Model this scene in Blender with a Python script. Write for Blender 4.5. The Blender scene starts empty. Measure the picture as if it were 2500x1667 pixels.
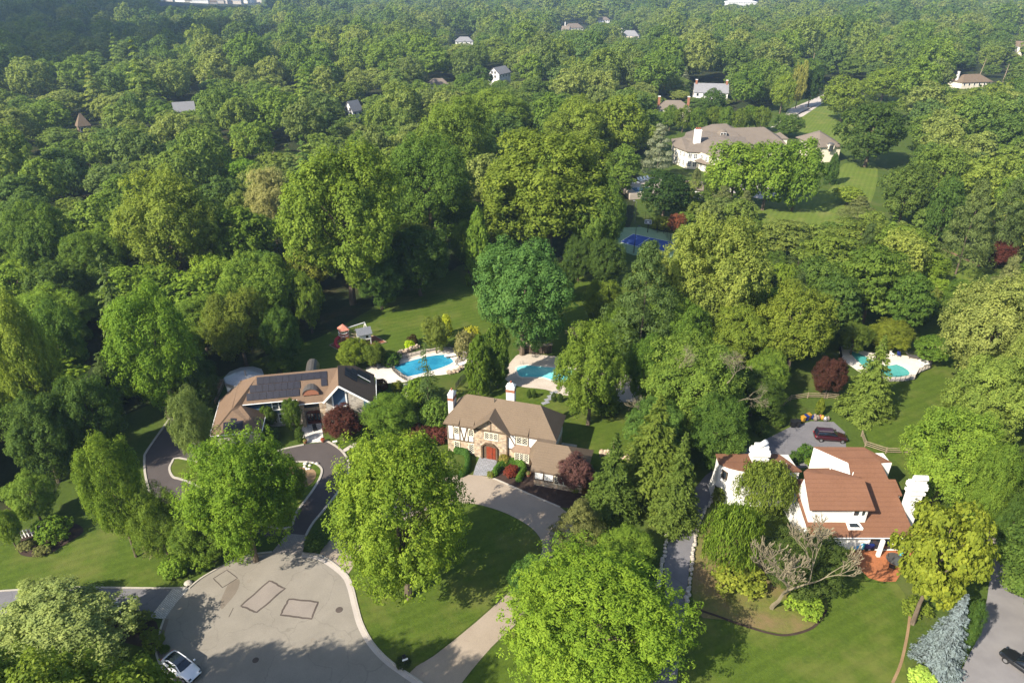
import bpy, math, random
import numpy as np
from mathutils import Vector, Matrix

# ------------------------------------------------------------------ camera, sky, sun, exposure
sc = bpy.context.scene
PITCH = math.radians(28.2); CAMH = 64.0; FPX = 1665.0
cam_d = bpy.data.cameras.new("camera"); cam = bpy.data.objects.new("camera", cam_d)
sc.collection.objects.link(cam); sc.camera = cam
cam_d.sensor_width = 36; cam_d.lens = FPX / 2500 * 36
cam_d.clip_start = 0.5; cam_d.clip_end = 9000
cam.location = (0, 0, CAMH); cam.rotation_euler = (math.pi/2 - PITCH, 0, 0)
SUN_EL = math.radians(38); SUN_AZ = math.atan2(-.77, -.64)
world = bpy.data.worlds.new("World"); sc.world = world; world.use_nodes = True
wn = world.node_tree; sky = wn.nodes.new("ShaderNodeTexSky"); sky.sky_type = 'NISHITA'; sky.sun_disc = False
sky.sun_elevation = SUN_EL; sky.sun_rotation = SUN_AZ; sky.air_density = 1.0; sky.dust_density = 1.2
bg = wn.nodes["Background"]; bg.inputs[1].default_value = 0.105; wn.links.new(sky.outputs[0], bg.inputs[0])
sun_d = bpy.data.lights.new("sun", 'SUN'); sun_d.energy = 4.8; sun_d.angle = math.radians(.5); sun_d.color = (1, .915, .77)
sun = bpy.data.objects.new("sun", sun_d); sc.collection.objects.link(sun)
sv = Vector((math.sin(SUN_AZ)*math.cos(SUN_EL), math.cos(SUN_AZ)*math.cos(SUN_EL), math.sin(SUN_EL)))
sun.rotation_euler = sv.to_track_quat('Z', 'Y').to_euler()
sc.view_settings.view_transform = 'Standard'; sc.view_settings.look = 'None'
sc.view_settings.exposure = 1.2; sc.view_settings.gamma = 1
sc.cycles.max_bounces = 5; sc.cycles.diffuse_bounces = 3; sc.cycles.transmission_bounces = 3
sc.cycles.volume_bounces = 0; sc.cycles.transparent_max_bounces = 6

# ------------------------------------------------------------------ pixel <-> world
SP, CP = math.sin(PITCH), math.cos(PITCH)
def P3(px, py, z=0.0):
    u = (px-1250)/FPX; v = (py-833.5)/FPX; t = (CAMH-z)/(SP+v*CP)
    return Vector((u*t, (CP-v*SP)*t, z))
def zf(ox, oy, s): return lambda x, y, z=0.0: P3(ox+x/s, oy+y/s, z)
S = zf(0, 0, 1); D = zf(0, 0, 1/1.06293); Z1 = zf(400, 800, 3.92); Z2 = zf(1000, 800, 3.485); Z3 = zf(1700, 950, 3.137)
Z4 = zf(700, 400, 2.6133); Z5 = zf(350, 1200, 3.136); Z6 = zf(0, 1000, 2.3514); Z7 = zf(1900, 1000, 2.35); Z8 = zf(1200, 1000, 2.35)
ZA = zf(1500, 500, 2.352); ZB = zf(500, 870, 5.2267); ZC = zf(1750, 1050, 4.2377); ZP = zf(780, 770, 6.1895); ZT = zf(1500, 400, 6.533); ZM = zf(1600, 280, 4.9)
def proj(x, y, z):
    z = z-CAMH; f = y*CP - z*SP; dn = -z*CP - y*SP
    return 1250+FPX*x/f, 833.5+FPX*dn/f
def proj_np(a):
    z = a[:, 2]-CAMH; f = a[:, 1]*CP - z*SP; dn = -z*CP - a[:, 1]*SP
    return np.stack([1250+FPX*a[:, 0]/f, 833.5+FPX*dn/f], 1)
def sstep(a, b, x):
    t = min(1, max(0, (x-a)/(b-a))); return t*t*(3-2*t)
def terr(x, y):
    h = 30*math.exp(-((x+1050)/520)**2-((y-1350)/420)**2)*sstep(500, 900, y)
    h += 10*math.exp(-((x-900)/700)**2-((y-1900)/500)**2)
    h += 4*sstep(420, 900, y)*math.sin(x*.006+1)*math.sin(y*.005)
    return h

# ------------------------------------------------------------------ tagging
def tag(o, label=None, cat=None, group=None, kind=None):
    if label: o["label"] = label
    if cat: o["category"] = cat
    if group: o["group"] = group
    if kind: o["kind"] = kind
    return o
def empty(name, loc, rz=0, label=None, cat=None, group=None):
    o = bpy.data.objects.new(name, None); sc.collection.objects.link(o)
    o.location = loc; o.rotation_euler = (0, 0, rz); o.empty_display_size = .3
    return tag(o, label, cat, group)
def copy_tree(o, parent=None):
    c = o.copy(); sc.collection.objects.link(c)
    if parent: c.parent = parent
    for ch in list(o.children): copy_tree(ch, c)
    return c

# ------------------------------------------------------------------ materials
MATS = {}
def nodes_new(name):
    m = bpy.data.materials.new(name); m.use_nodes = True; nt = m.node_tree
    b = nt.nodes["Principled BSDF"]; return m, nt, b
def N(nt, t, **kw):
    n = nt.nodes.new(t)
    for k, v in kw.items(): setattr(n, k, v)
    return n
def ramp(nt, fac, stops):
    r = N(nt, "ShaderNodeValToRGB"); nt.links.new(fac, r.inputs[0])
    e = r.color_ramp.elements
    while len(e) < len(stops): e.new(.5)
    for el, (p, c) in zip(e, stops): el.position = p; el.color = (*c, 1)
    return r.outputs[0]
def noise(nt, scale, detail=4, rough=.6, coord='Object', vec=None, stretch=None):
    n = N(nt, "ShaderNodeTexNoise"); n.inputs["Scale"].default_value = scale
    n.inputs["Detail"].default_value = detail; n.inputs["Roughness"].default_value = rough
    if vec is None:
        tc = N(nt, "ShaderNodeTexCoord"); vec = tc.outputs[coord]
    if stretch:
        mp = N(nt, "ShaderNodeMapping"); mp.inputs["Scale"].default_value = stretch
        nt.links.new(vec, mp.inputs[0]); vec = mp.outputs[0]
    nt.links.new(vec, n.inputs["Vector"]); return n.outputs[0]
def mix(nt, fac, a, b, mode='MIX'):
    m = N(nt, "ShaderNodeMix", data_type='RGBA', blend_type=mode)
    for sock, val in ((m.inputs[0], fac), (m.inputs[6], a), (m.inputs[7], b)):
        if isinstance(val, (int, float)): sock.default_value = val
        elif isinstance(val, tuple): sock.default_value = (*val, 1)
        else: nt.links.new(val, sock)
    return m.outputs[2]
def bump(nt, b, h, strength=.3, dist=.05):
    n = N(nt, "ShaderNodeBump"); n.inputs["Strength"].default_value = strength; n.inputs["Distance"].default_value = dist
    nt.links.new(h, n.inputs["Height"]); nt.links.new(n.outputs[0], b.inputs["Normal"])
def simple(name, col, var=.15, scale=3, rough=.8, spec=.3, metal=0, bstr=0.0, scale2=None):
    """base colour broken up by two noises"""
    if name in MATS: return MATS[name]
    m, nt, b = nodes_new(name)
    f = noise(nt, scale); lo = tuple(max(0, c*(1-var)) for c in col); hi = tuple(min(1, c*(1+var)) for c in col)
    c = ramp(nt, f, [(.3, lo), (.7, hi)])
    if scale2:
        g = noise(nt, scale2, 2); c = mix(nt, .5, c, ramp(nt, g, [(.35, lo), (.65, hi)]))
    nt.links.new(c, b.inputs["Base Color"])
    b.inputs["Roughness"].default_value = rough; b.inputs["Metallic"].default_value = metal
    b.inputs["Specular IOR Level"].default_value = spec
    if bstr: bump(nt, b, noise(nt, scale*6), bstr)
    MATS[name] = m; return m

def mat_grass(name, lo, hi, dry=None, stripe=None, dryamt=.62):
    m, nt, b = nodes_new(name)
    f = noise(nt, .35, 8, .72); f2 = noise(nt, 2.2, 5, .8)
    c = ramp(nt, f, [(.32, lo), (.68, hi)])
    c = mix(nt, .55, c, ramp(nt, f2, [(.35, tuple(v*.8 for v in lo)), (.65, tuple(v*1.15 for v in hi))]))
    if dry:
        g = noise(nt, .12, 5, .7); fac = N(nt, "ShaderNodeMapRange"); fac.inputs[1].default_value = dryamt-.12; fac.inputs[2].default_value = dryamt+.12
        nt.links.new(g, fac.inputs[0]); c = mix(nt, fac.outputs[0], c, dry)
    if stripe:
        ang, per, amt = stripe
        tc = N(nt, "ShaderNodeTexCoord"); mp = N(nt, "ShaderNodeMapping"); mp.inputs["Rotation"].default_value = (0, 0, ang)
        nt.links.new(tc.outputs["Object"], mp.inputs[0])
        w = N(nt, "ShaderNodeTexWave", wave_type='BANDS'); w.inputs["Scale"].default_value = 6.283/per/20*1.0
        w.inputs["Distortion"].default_value = .6; w.inputs["Detail"].default_value = 1; nt.links.new(mp.outputs[0], w.inputs["Vector"])
        c = mix(nt, amt, c, ramp(nt, w.outputs[1], [(.35, tuple(v*.8 for v in lo)), (.65, tuple(v*1.25 for v in hi))]))
    nt.links.new(c, b.inputs["Base Color"]); b.inputs["Roughness"].default_value = .9; b.inputs["Specular IOR Level"].default_value = .1
    bump(nt, b, noise(nt, 9, 3, .7), .6, .08)
    return m
M_ground = mat_grass("ground_grass", (.038, .062, .010), (.065, .098, .016), dry=(.09, .10, .028))
M_lawn = mat_grass("lawn_grass", (.042, .070, .009), (.072, .108, .013), dry=(.115, .125, .03), dryamt=.59, stripe=(1.1, 1.5, .12))
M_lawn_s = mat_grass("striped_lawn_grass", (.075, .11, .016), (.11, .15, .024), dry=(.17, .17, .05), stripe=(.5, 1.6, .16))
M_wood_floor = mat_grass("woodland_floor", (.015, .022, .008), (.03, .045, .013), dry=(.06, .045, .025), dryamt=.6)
M_rough = mat_grass("rough_grass", (.055, .085, .014), (.12, .145, .025), dry=(.17, .12, .06), dryamt=.50)

def mat_pave(name, a, b_, sc1=.35, sc2=14, stains=None, cracks=False, rough=.9):
    m, nt, b = nodes_new(name)
    c = ramp(nt, noise(nt, sc1, 5, .6), [(.35, a), (.65, b_)])
    c = mix(nt, .35, c, ramp(nt, noise(nt, sc2, 2, .8), [(.3, tuple(v*.72 for v in a)), (.7, tuple(min(1, v*1.2) for v in b_))]))
    if stains:
        g = noise(nt, .9, 6, .75); fac = N(nt, "ShaderNodeMapRange"); fac.inputs[1].default_value = .60; fac.inputs[2].default_value = .72
        nt.links.new(g, fac.inputs[0]); fac.inputs[4].default_value = .55; c = mix(nt, fac.outputs[0], c, stains)
    if cracks:
        v = N(nt, "ShaderNodeTexVoronoi", feature='DISTANCE_TO_EDGE'); v.inputs["Scale"].default_value = .16
        tc = N(nt, "ShaderNodeTexCoord"); va = N(nt, "ShaderNodeVectorMath", operation='ADD')
        nz = N(nt, "ShaderNodeTexNoise"); nz.inputs["Scale"].default_value = .5; nz.inputs["Detail"].default_value = 5
        sub = N(nt, "ShaderNodeVectorMath", operation='MULTIPLY'); sub.inputs[1].default_value = (3, 3, 0)
        nt.links.new(tc.outputs["Object"], nz.inputs["Vector"]); nt.links.new(nz.outputs[1], sub.inputs[0])
        nt.links.new(tc.outputs["Object"], va.inputs[0]); nt.links.new(sub.outputs[0], va.inputs[1]); nt.links.new(va.outputs[0], v.inputs["Vector"])
        mr = N(nt, "ShaderNodeMapRange"); mr.inputs[1].default_value = .0; mr.inputs[2].default_value = .012; mr.inputs[3].default_value = .35; mr.inputs[4].default_value = 0
        nt.links.new(v.outputs[0], mr.inputs[0]); c = mix(nt, mr.outputs[0], c, tuple(v_*.45 for v_ in a))
    nt.links.new(c, b.inputs["Base Color"]); b.inputs["Roughness"].default_value = rough; b.inputs["Specular IOR Level"].default_value = .2
    bump(nt, b, noise(nt, 20, 2), .2, .02)
    return m
M_street = mat_pave("worn_asphalt", (.19, .172, .145), (.235, .213, .18), stains=(.17, .135, .10), cracks=True)
M_patch = mat_pave("patched_asphalt", (.19, .165, .145), (.24, .21, .185))
M_tar = mat_pave("tar_seam", (.055, .045, .04), (.10, .08, .07))
M_stain = mat_pave("oil_stain", (.14, .118, .095), (.19, .16, .13))
M_dark = mat_pave("fresh_asphalt", (.064, .054, .052), (.08, .068, .065))
M_beige = mat_pave("beige_drive", (.255, .208, .16), (.30, .248, .195), stains=(.22, .16, .13))
M_drive = mat_pave("grey_drive", (.115, .112, .122), (.16, .155, .165), stains=(.11, .11, .12), cracks=True)
M_gravel = mat_pave("pale_gravel", (.155, .147, .15), (.21, .20, .20), sc2=25)
M_pale_drive = mat_pave("pale_drive", (.34, .3, .27), (.44, .4, .36))
M_deck = mat_pave("pool_deck", (.50, .45, .39), (.62, .57, .50), sc2=6)
M_deck2 = mat_pave("pool_paving", (.36, .31, .26), (.46, .40, .34), sc2=4)
M_mulch = mat_pave("mulch", (.03, .02, .016), (.055, .036, .028), sc1=1.2, sc2=18)
M_redmulch = mat_pave("red_mulch", (.15, .05, .03), (.22, .08, .05), sc1=1.2, sc2=18)
M_soil = mat_pave("bare_soil", (.17, .11, .06), (.27, .18, .10), sc1=.6, sc2=12)
M_gcourt = mat_pave("green_court", (.18, .27, .14), (.25, .34, .19), sc1=.2)
M_bcourt = mat_pave("blue_court", (.03, .065, .22), (.05, .095, .30), sc1=.25)
M_terracotta = mat_pave("terracotta_patio", (.22, .085, .035), (.36, .13, .055), sc1=.6, sc2=5)
def mat_cobble(name, a, b_, scale, mortar=(.09, .08, .07), kind='brick', rotz=0.0, msize=.03):
    m, nt, b = nodes_new(name); tc = N(nt, "ShaderNodeTexCoord"); mp = N(nt, "ShaderNodeMapping")
    mp.inputs["Rotation"].default_value = (0, 0, rotz); nt.links.new(tc.outputs["Object"], mp.inputs[0])
    t = N(nt, "ShaderNodeTexBrick"); t.inputs["Scale"].default_value = scale; t.inputs["Mortar Size"].default_value = msize
    t.inputs["Color1"].default_value = (*a, 1); t.inputs["Color2"].default_value = (*b_, 1); t.inputs["Mortar"].default_value = (*mortar, 1)
    nt.links.new(mp.outputs[0], t.inputs["Vector"])
    c = mix(nt, .3, t.outputs[0], ramp(nt, noise(nt, 2.5, 4), [(.3, a), (.7, b_)]))
    nt.links.new(c, b.inputs["Base Color"]); b.inputs["Roughness"].default_value = .85; bump(nt, b, t.outputs[1], -.4, .03)
    return m
M_cobble = mat_cobble("cobble_setts", (.36, .34, .31), (.52, .49, .45), 1.3, rotz=.6)
M_cobble_d = mat_cobble("brown_setts", (.19, .165, .14), (.29, .25, .22), 1.5, rotz=.2)
M_flag = mat_cobble("flagstones", (.19, .20, .22), (.29, .30, .325), .8, rotz=.3)
M_palewalk = mat_cobble("pale_flags", (.5, .48, .45), (.66, .63, .6), .6, rotz=.4, mortar=(.25, .24, .22))

def mat_stone(name, cols, scale=2.6, mortar=(.33, .29, .24)):
    m, nt, b = nodes_new(name); tc = N(nt, "ShaderNodeTexCoord"); mp = N(nt, "ShaderNodeMapping"); mp.inputs["Scale"].default_value = (1, 1, 1.7)
    nt.links.new(tc.outputs["Object"], mp.inputs[0])
    v = N(nt, "ShaderNodeTexVoronoi"); v.inputs["Scale"].default_value = scale; nt.links.new(mp.outputs[0], v.inputs["Vector"])
    e = N(nt, "ShaderNodeTexVoronoi", feature='DISTANCE_TO_EDGE'); e.inputs["Scale"].default_value = scale; nt.links.new(mp.outputs[0], e.inputs["Vector"])
    sep = N(nt, "ShaderNodeSeparateColor"); nt.links.new(v.outputs["Color"], sep.inputs[0])
    c = ramp(nt, sep.outputs[0], [(i/(len(cols)-1), cc) for i, cc in enumerate(cols)])
    mr = N(nt, "ShaderNodeMapRange"); mr.inputs[2].default_value = .07; mr.inputs[3].default_value = 1; mr.inputs[4].default_value = 0
    nt.links.new(e.outputs[0], mr.inputs[0]); c = mix(nt, mr.outputs[0], c, mortar)
    nt.links.new(c, b.inputs["Base Color"]); b.inputs["Roughness"].default_value = .9; bump(nt, b, e.outputs[0], .6, .06)
    return m
M_stone = mat_stone("field_stone", [(.36, .27, .18), (.20, .14, .10), (.5, .41, .3), (.3, .2, .13), (.46, .35, .22), (.24, .2, .17)])
M_stone_g = mat_stone("grey_stone", [(.38, .35, .31), (.26, .23, .2), (.48, .44, .38), (.33, .28, .24)])
def mat_roof(name, a, b_, dark, course=.32):
    m, nt, b = nodes_new(name); tc = N(nt, "ShaderNodeTexCoord"); sx = N(nt, "ShaderNodeSeparateXYZ"); nt.links.new(tc.outputs["Object"], sx.inputs[0])
    c = ramp(nt, noise(nt, 5.5, 3, .75), [(.3, a), (.7, b_)])
    c = mix(nt, .5, c, ramp(nt, noise(nt, .45, 5, .6), [(.3, a), (.7, b_)]))
    # shingle courses follow height on the slope
    mm = N(nt, "ShaderNodeMath", operation='MULTIPLY'); mm.inputs[1].default_value = 1/course*1.4; nt.links.new(sx.outputs[2], mm.inputs[0])
    fr = N(nt, "ShaderNodeMath", operation='FRACT'); nt.links.new(mm.outputs[0], fr.inputs[0])
    mr = N(nt, "ShaderNodeMapRange"); mr.inputs[1].default_value = 0; mr.inputs[2].default_value = .25; mr.inputs[3].default_value = .5; mr.inputs[4].default_value = 0
    nt.links.new(fr.outputs[0], mr.inputs[0]); c = mix(nt, mr.outputs[0], c, dark)
    sp = noise(nt, 16, 1, .5, stretch=(1, 1, .6)); c = mix(nt, .3, c, ramp(nt, sp, [(.4, dark), (.6, b_)]))
    nt.links.new(c, b.inputs["Base Color"]); b.inputs["Roughness"].default_value = .92; b.inputs["Specular IOR Level"].default_value = .15
    bump(nt, b, fr.outputs[0], .25, .03)
    return m
M_roof_tan = mat_roof("tan_shingles", (.125, .093, .064), (.172, .13, .092), (.08, .058, .04))
M_roof_brown = mat_roof("orange_brown_shingles", (.13, .087, .058), (.18, .124, .085), (.085, .056, .038))
M_roof_red = mat_roof("red_brown_shingles", (.14, .066, .038), (.20, .10, .06), (.09, .043, .025))
M_roof_grey = mat_roof("weathered_shakes", (.135, .11, .088), (.19, .158, .128), (.095, .078, .062))
M_roof_slate = mat_roof("slate_shingles", (.16, .16, .17), (.24, .24, .25), (.11, .11, .12))
M_white = simple("white_render", (.64, .63, .61), .05, 1.5, scale2=.3)
M_cream = simple("cream_render", (.66, .60, .48), .06, 1.2, scale2=.3)
M_trim = simple("white_trim", (.8, .79, .76), .04, 3, rough=.6)
M_creamtrim = simple("cream_window_frame", (.68, .63, .5), .05, 3)
M_timber = simple("dark_timber", (.10, .068, .043), .3, 4)
M_blue = simple("slate_blue_siding", (.05, .10, .17), .12, 2)
M_brick = simple("orange_brick", (.26, .11, .065), .2, 9)
M_door = simple("red_wood_door", (.19, .035, .014), .25, 3, rough=.45)
M_ddoor = simple("dark_wood_door", (.10, .025, .015), .3, 3, rough=.4)
M_wood = simple("weathered_wood", (.24, .19, .13), .25, 4)
M_wood_d = simple("dark_wood", (.075, .055, .04), .3, 4)
M_pinkwood = simple("reddish_play_wood", (.42, .17, .12), .2, 3)
M_bark = simple("bark", (.11, .085, .06), .35, 3, rough=.95, scale2=9)
M_greybark = simple("grey_dead_bark", (.17, .145, .095), .25, 3, rough=.95, scale2=9)
M_palebark = simple("pale_dead_bark", (.38, .32, .25), .2, 3, rough=.95, scale2=9)
M_kerb = simple("kerb_stone", (.35, .32, .275), .18, 1.7, scale2=8)
M_black = simple("black_metal", (.012, .012, .013), .2, 5, rough=.4)
M_greymetal = simple("grey_metal", (.28, .28, .28), .15, 5, rough=.4, metal=.6)
M_copper = simple("aged_copper", (.13, .12, .11), .2, 3, rough=.4, metal=.5)
M_bronze = simple("brown_metal_roof", (.17, .115, .08), .15, 3, rough=.45, metal=.3)
M_rubber = simple("tyre_rubber", (.012, .012, .012), .2, 8, rough=.8)
M_rim = simple("alloy_rim", (.4, .4, .41), .1, 8, rough=.3, metal=.8)
M_yellow = simple("yellow_plastic", (.36, .2, .02), .1, 5, rough=.5)
M_teal = simple("turquoise_cloth", (.05, .33, .42), .2, 4)
M_bluep = simple("bright_blue_plastic", (.02, .22, .5), .25, 9, rough=.4)
M_navy = simple("navy_plastic", (.01, .02, .12), .2, 5, rough=.4)
M_lime = simple("lime_plastic", (.25, .6, .03), .2, 5)
M_red = simple("red_plastic", (.3, .02, .03), .15, 5, rough=.4)
M_stuffbag = simple("mixed_rubbish", (.17, .14, .11), .5, 9)
M_terrapot = simple("clay_pot", (.25, .09, .06), .15, 5)
def mat_glass(name, col, rough=.08):
    m, nt, b = nodes_new(name); c = ramp(nt, noise(nt, .8, 2), [(.3, tuple(v*.6 for v in col)), (.7, col)])
    nt.links.new(c, b.inputs["Base Color"]); b.inputs["Roughness"].default_value = rough; b.inputs["Specular IOR Level"].default_value = .8
    return m
M_glass = mat_glass("window_glass", (.03, .04, .05)); M_carglass = mat_glass("car_glass", (.012, .018, .03), .03)
M_solar = simple("solar_cells", (.010, .010, .018), .25, 1.2, rough=.4, spec=.35)
def mat_paint(name, col, metal=.1):
    m, nt, b = nodes_new(name); c = ramp(nt, noise(nt, .7, 2), [(.3, tuple(v*.93 for v in col)), (.7, col)])
    nt.links.new(c, b.inputs["Base Color"]); b.inputs["Roughness"].default_value = .28; b.inputs["Metallic"].default_value = metal
    b.inputs["Coat Weight"].default_value = .6; b.inputs["Coat Roughness"].default_value = .06
    return m
M_carwhite = mat_paint("white_car_paint", (.66, .67, .71)); M_carred = mat_paint("maroon_car_paint", (.035, .005, .008)); M_carblack = mat_paint("black_car_paint", (.012, .013, .015)); M_carblue = mat_paint("blue_car_paint", (.02, .06, .2))
def mat_water(name, lo, hi):
    m, nt, b = nodes_new(name); c = ramp(nt, noise(nt, .22, 3), [(.38, lo), (.62, hi)])
    v = noise(nt, 3.2, 2, .6); c = mix(nt, .15, c, ramp(nt, v, [(.4, lo), (.6, tuple(min(1, x*1.5) for x in hi))]))
    nt.links.new(c, b.inputs["Base Color"]); b.inputs["Roughness"].default_value = .06; b.inputs["Specular IOR Level"].default_value = .35
    bump(nt, b, noise(nt, 4, 2), .08, .04)
    return m
M_water1 = mat_water("blue_pool_water", (.012, .14, .25), (.035, .25, .37)); M_water2 = mat_water("turquoise_pool_water", (.07, .42, .47), (.22, .58, .58))
M_water3 = mat_water("teal_pool_water", (.04, .23, .22), (.09, .33, .30)); M_water4 = mat_water("navy_pool_water", (.01, .055, .13), (.02, .08, .19))

def foliage_mat(name, far=False):
    m, nt, b = nodes_new(name); oi = N(nt, "ShaderNodeObjectInfo")
    at = N(nt, "ShaderNodeAttribute"); at.attribute_name = "leafvar"
    if far:
        base = ramp(nt, oi.outputs["Random"], [(0, (.09, .148, .024)), (.16, (.13, .19, .028)), (.32, (.068, .115, .026)), (.45, (.165, .21, .036)), (.6, (.108, .165, .032)), (.75, (.185, .22, .055)), (.88, (.118, .155, .042)), (1, (.085, .142, .036))])
    else: base = oi.outputs["Color"]
    hs = N(nt, "ShaderNodeHueSaturation"); nt.links.new(base, hs.inputs["Color"])
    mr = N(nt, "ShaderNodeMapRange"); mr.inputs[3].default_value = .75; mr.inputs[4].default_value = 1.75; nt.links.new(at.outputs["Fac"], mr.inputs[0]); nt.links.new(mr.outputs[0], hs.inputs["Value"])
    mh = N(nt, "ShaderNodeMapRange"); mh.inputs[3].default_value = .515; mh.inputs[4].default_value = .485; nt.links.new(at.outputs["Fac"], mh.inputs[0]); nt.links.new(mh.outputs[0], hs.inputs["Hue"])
    nt.links.new(hs.outputs[0], b.inputs["Base Color"]); b.inputs["Roughness"].default_value = .6; b.inputs["Specular IOR Level"].default_value = .07
    tr = N(nt, "ShaderNodeBsdfTranslucent"); tc = mix(nt, 1.0, hs.outputs[0], (1.5, 1.45, .7), 'MULTIPLY'); nt.links.new(tc, tr.inputs[0])
    ms = N(nt, "ShaderNodeMixShader"); ms.inputs[0].default_value = .4
    nt.links.new(b.outputs[0], ms.inputs[1]); nt.links.new(tr.outputs[0], ms.inputs[2]); nt.links.new(ms.outputs[0], nt.nodes["Material Output"].inputs[0])
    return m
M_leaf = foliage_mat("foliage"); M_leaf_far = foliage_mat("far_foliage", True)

# ------------------------------------------------------------------ mesh builder
class MB:
    def __init__(s): s.v = []; s.f = []
    def add(s, vs, fs):
        o = len(s.v); s.v += [tuple(v) for v in vs]; s.f += [tuple(i+o for i in f) for f in fs]; return s
    def poly(s, pts): return s.add(pts, [tuple(range(len(pts)))])
    def box(s, x0, x1, y0, y1, z0, z1):
        return s.add([(x0,y0,z0),(x1,y0,z0),(x1,y1,z0),(x0,y1,z0),(x0,y0,z1),(x1,y0,z1),(x1,y1,z1),(x0,y1,z1)],
                     [(0,3,2,1),(4,5,6,7),(0,1,5,4),(1,2,6,5),(2,3,7,6),(3,0,4,7)])
    def slab(s, faces, th=.2):
        """closed solid from roof faces: same faces dropped by th, with edges filled"""
        key = {}; vs = []; fs = []
        for f in faces:
            ids = []
            for p in f:
                k = tuple(round(c, 3) for c in p)
                if k not in key: key[k] = len(vs); vs.append(k)
                ids.append(key[k])
            fs.append(ids)
        n = len(vs); ed = {}
        for f in fs:
            for a, b in zip(f, f[1:]+f[:1]): ed[(a, b)] = 1
        out = [tuple(f) for f in fs] + [tuple(i+n for i in reversed(f)) for f in fs]
        for (a, b) in ed:
            if (b, a) not in ed: out.append((b, a, a+n, b+n))
        return s.add(vs + [(x, y, z-th) for x, y, z in vs], out)
    def prism(s, pts, z0, z1):
        n = len(pts); vs = [(p[0], p[1], z0) for p in pts]+[(p[0], p[1], z1) for p in pts]
        return s.add(vs, [tuple(reversed(range(n))), tuple(range(n, 2*n))]+[(i, (i+1) % n, (i+1) % n+n, i+n) for i in range(n)])
    def wallpoly(s, pts, th, nrm):
        """vertical polygon pts (3d) thickened by th along nrm"""
        n = len(pts); d = Vector(nrm)*th; vs = [tuple(p) for p in pts]+[tuple(Vector(p)+d) for p in pts]
        return s.add(vs, [tuple(range(n)), tuple(reversed(range(n, 2*n)))]+[(i, i+n, (i+1) % n+n, (i+1) % n) for i in range(n)])
    def tube(s, pts, rads, k=6):
        pts = [Vector(p) for p in pts]
        if not hasattr(rads, '__len__'): rads = [rads]*len(pts)
        rings = []; vs = []; fs = []
        for i, p in enumerate(pts):
            d = (pts[min(i+1, len(pts)-1)]-pts[max(i-1, 0)]).normalized()
            a = d.cross(Vector((0, 0, 1)) if abs(d.z) < .9 else Vector((1, 0, 0))).normalized(); b = d.cross(a)
            for j in range(k):
                t = 2*math.pi*j/k; vs.append(tuple(p+(a*math.cos(t)+b*math.sin(t))*rads[i]))
        for i in range(len(pts)-1):
            for j in range(k): fs.append((i*k+j, i*k+(j+1) % k, (i+1)*k+(j+1) % k, (i+1)*k+j))
        fs.append(tuple(reversed(range(k)))); fs.append(tuple(range((len(pts)-1)*k, len(pts)*k)))
        return s.add(vs, fs)
    def bar(s, a, b, w, h):
        """rectangular bar from a to b; w sideways, h vertical-ish"""
        a = Vector(a); b = Vector(b); d = (b-a).normalized(); sd = d.cross(Vector((0, 0, 1)))
        if sd.length < .01: sd = Vector((1, 0, 0))
        sd = sd.normalized(); up = sd.cross(d).normalized(); vs = []
        for p in (a, b):
            for i, j in ((-1,-1),(1,-1),(1,1),(-1,1)): vs.append(tuple(p+sd*i*w/2+up*j*h/2))
        return s.add(vs, [(0,1,2,3),(7,6,5,4),(0,4,5,1),(1,5,6,2),(2,6,7,3),(3,7,4,0)])
    def lathe(s, prof, c=(0, 0), k=16):
        vs = []; fs = []
        for r, z in prof:
            for j in range(k): vs.append((c[0]+r*math.cos(2*math.pi*j/k), c[1]+r*math.sin(2*math.pi*j/k), z))
        for i in range(len(prof)-1):
            for j in range(k): fs.append((i*k+j, i*k+(j+1) % k, (i+1)*k+(j+1) % k, (i+1)*k+j))
        fs.append(tuple(reversed(range(k)))); fs.append(tuple(range((len(prof)-1)*k, len(prof)*k)))
        return s.add(vs, fs)
    def build(s, name, m, parent=None, smooth=False, loc=None, bev=0, label=None):
        me = bpy.data.meshes.new(name); me.from_pydata(s.v, [], s.f); me.materials.append(m)
        me.validate(); me.update()
        if smooth: me.polygons.foreach_set("use_smooth", [True]*len(me.polygons))
        o = bpy.data.objects.new(name, me); sc.collection.objects.link(o)
        if parent: o.parent = parent
        if loc: o.location = loc
        if bev:
            b = o.modifiers.new("bevel", 'BEVEL'); b.width = bev; b.segments = 2; b.limit_method = 'ANGLE'
        if label: o["label"] = label
        return o
def smooth_poly(pts, n=5, closed=True):
    out = []; m = len(pts); rng = range(m) if closed else range(m-1)
    for i in rng:
        p = [Vector(pts[(i+k) % m]) if closed else Vector(pts[min(max(i+k, 0), m-1)]) for k in (-1, 0, 1, 2)]
        for j in range(n):
            t = j/n
            out.append(.5*((2*p[1])+(p[2]-p[0])*t+(2*p[0]-5*p[1]+4*p[2]-p[3])*t*t+(-p[0]+3*p[1]-3*p[2]+p[3])*t**3))
    if not closed: out.append(Vector(pts[-1]))
    return out
def sheet(name, pts, z, m, smooth=0, label=None, cat=None, kind='structure'):
    pts = [Vector((p[0], p[1], 0)) for p in pts]
    if smooth: pts = smooth_poly(pts, smooth)
    o = MB().poly([(p.x, p.y, z) for p in pts]).build(name, m)
    if o.data.polygons and o.data.polygons[0].normal.z < 0: o.data.flip_normals()
    return tag(o, label, cat, None, kind)
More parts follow.
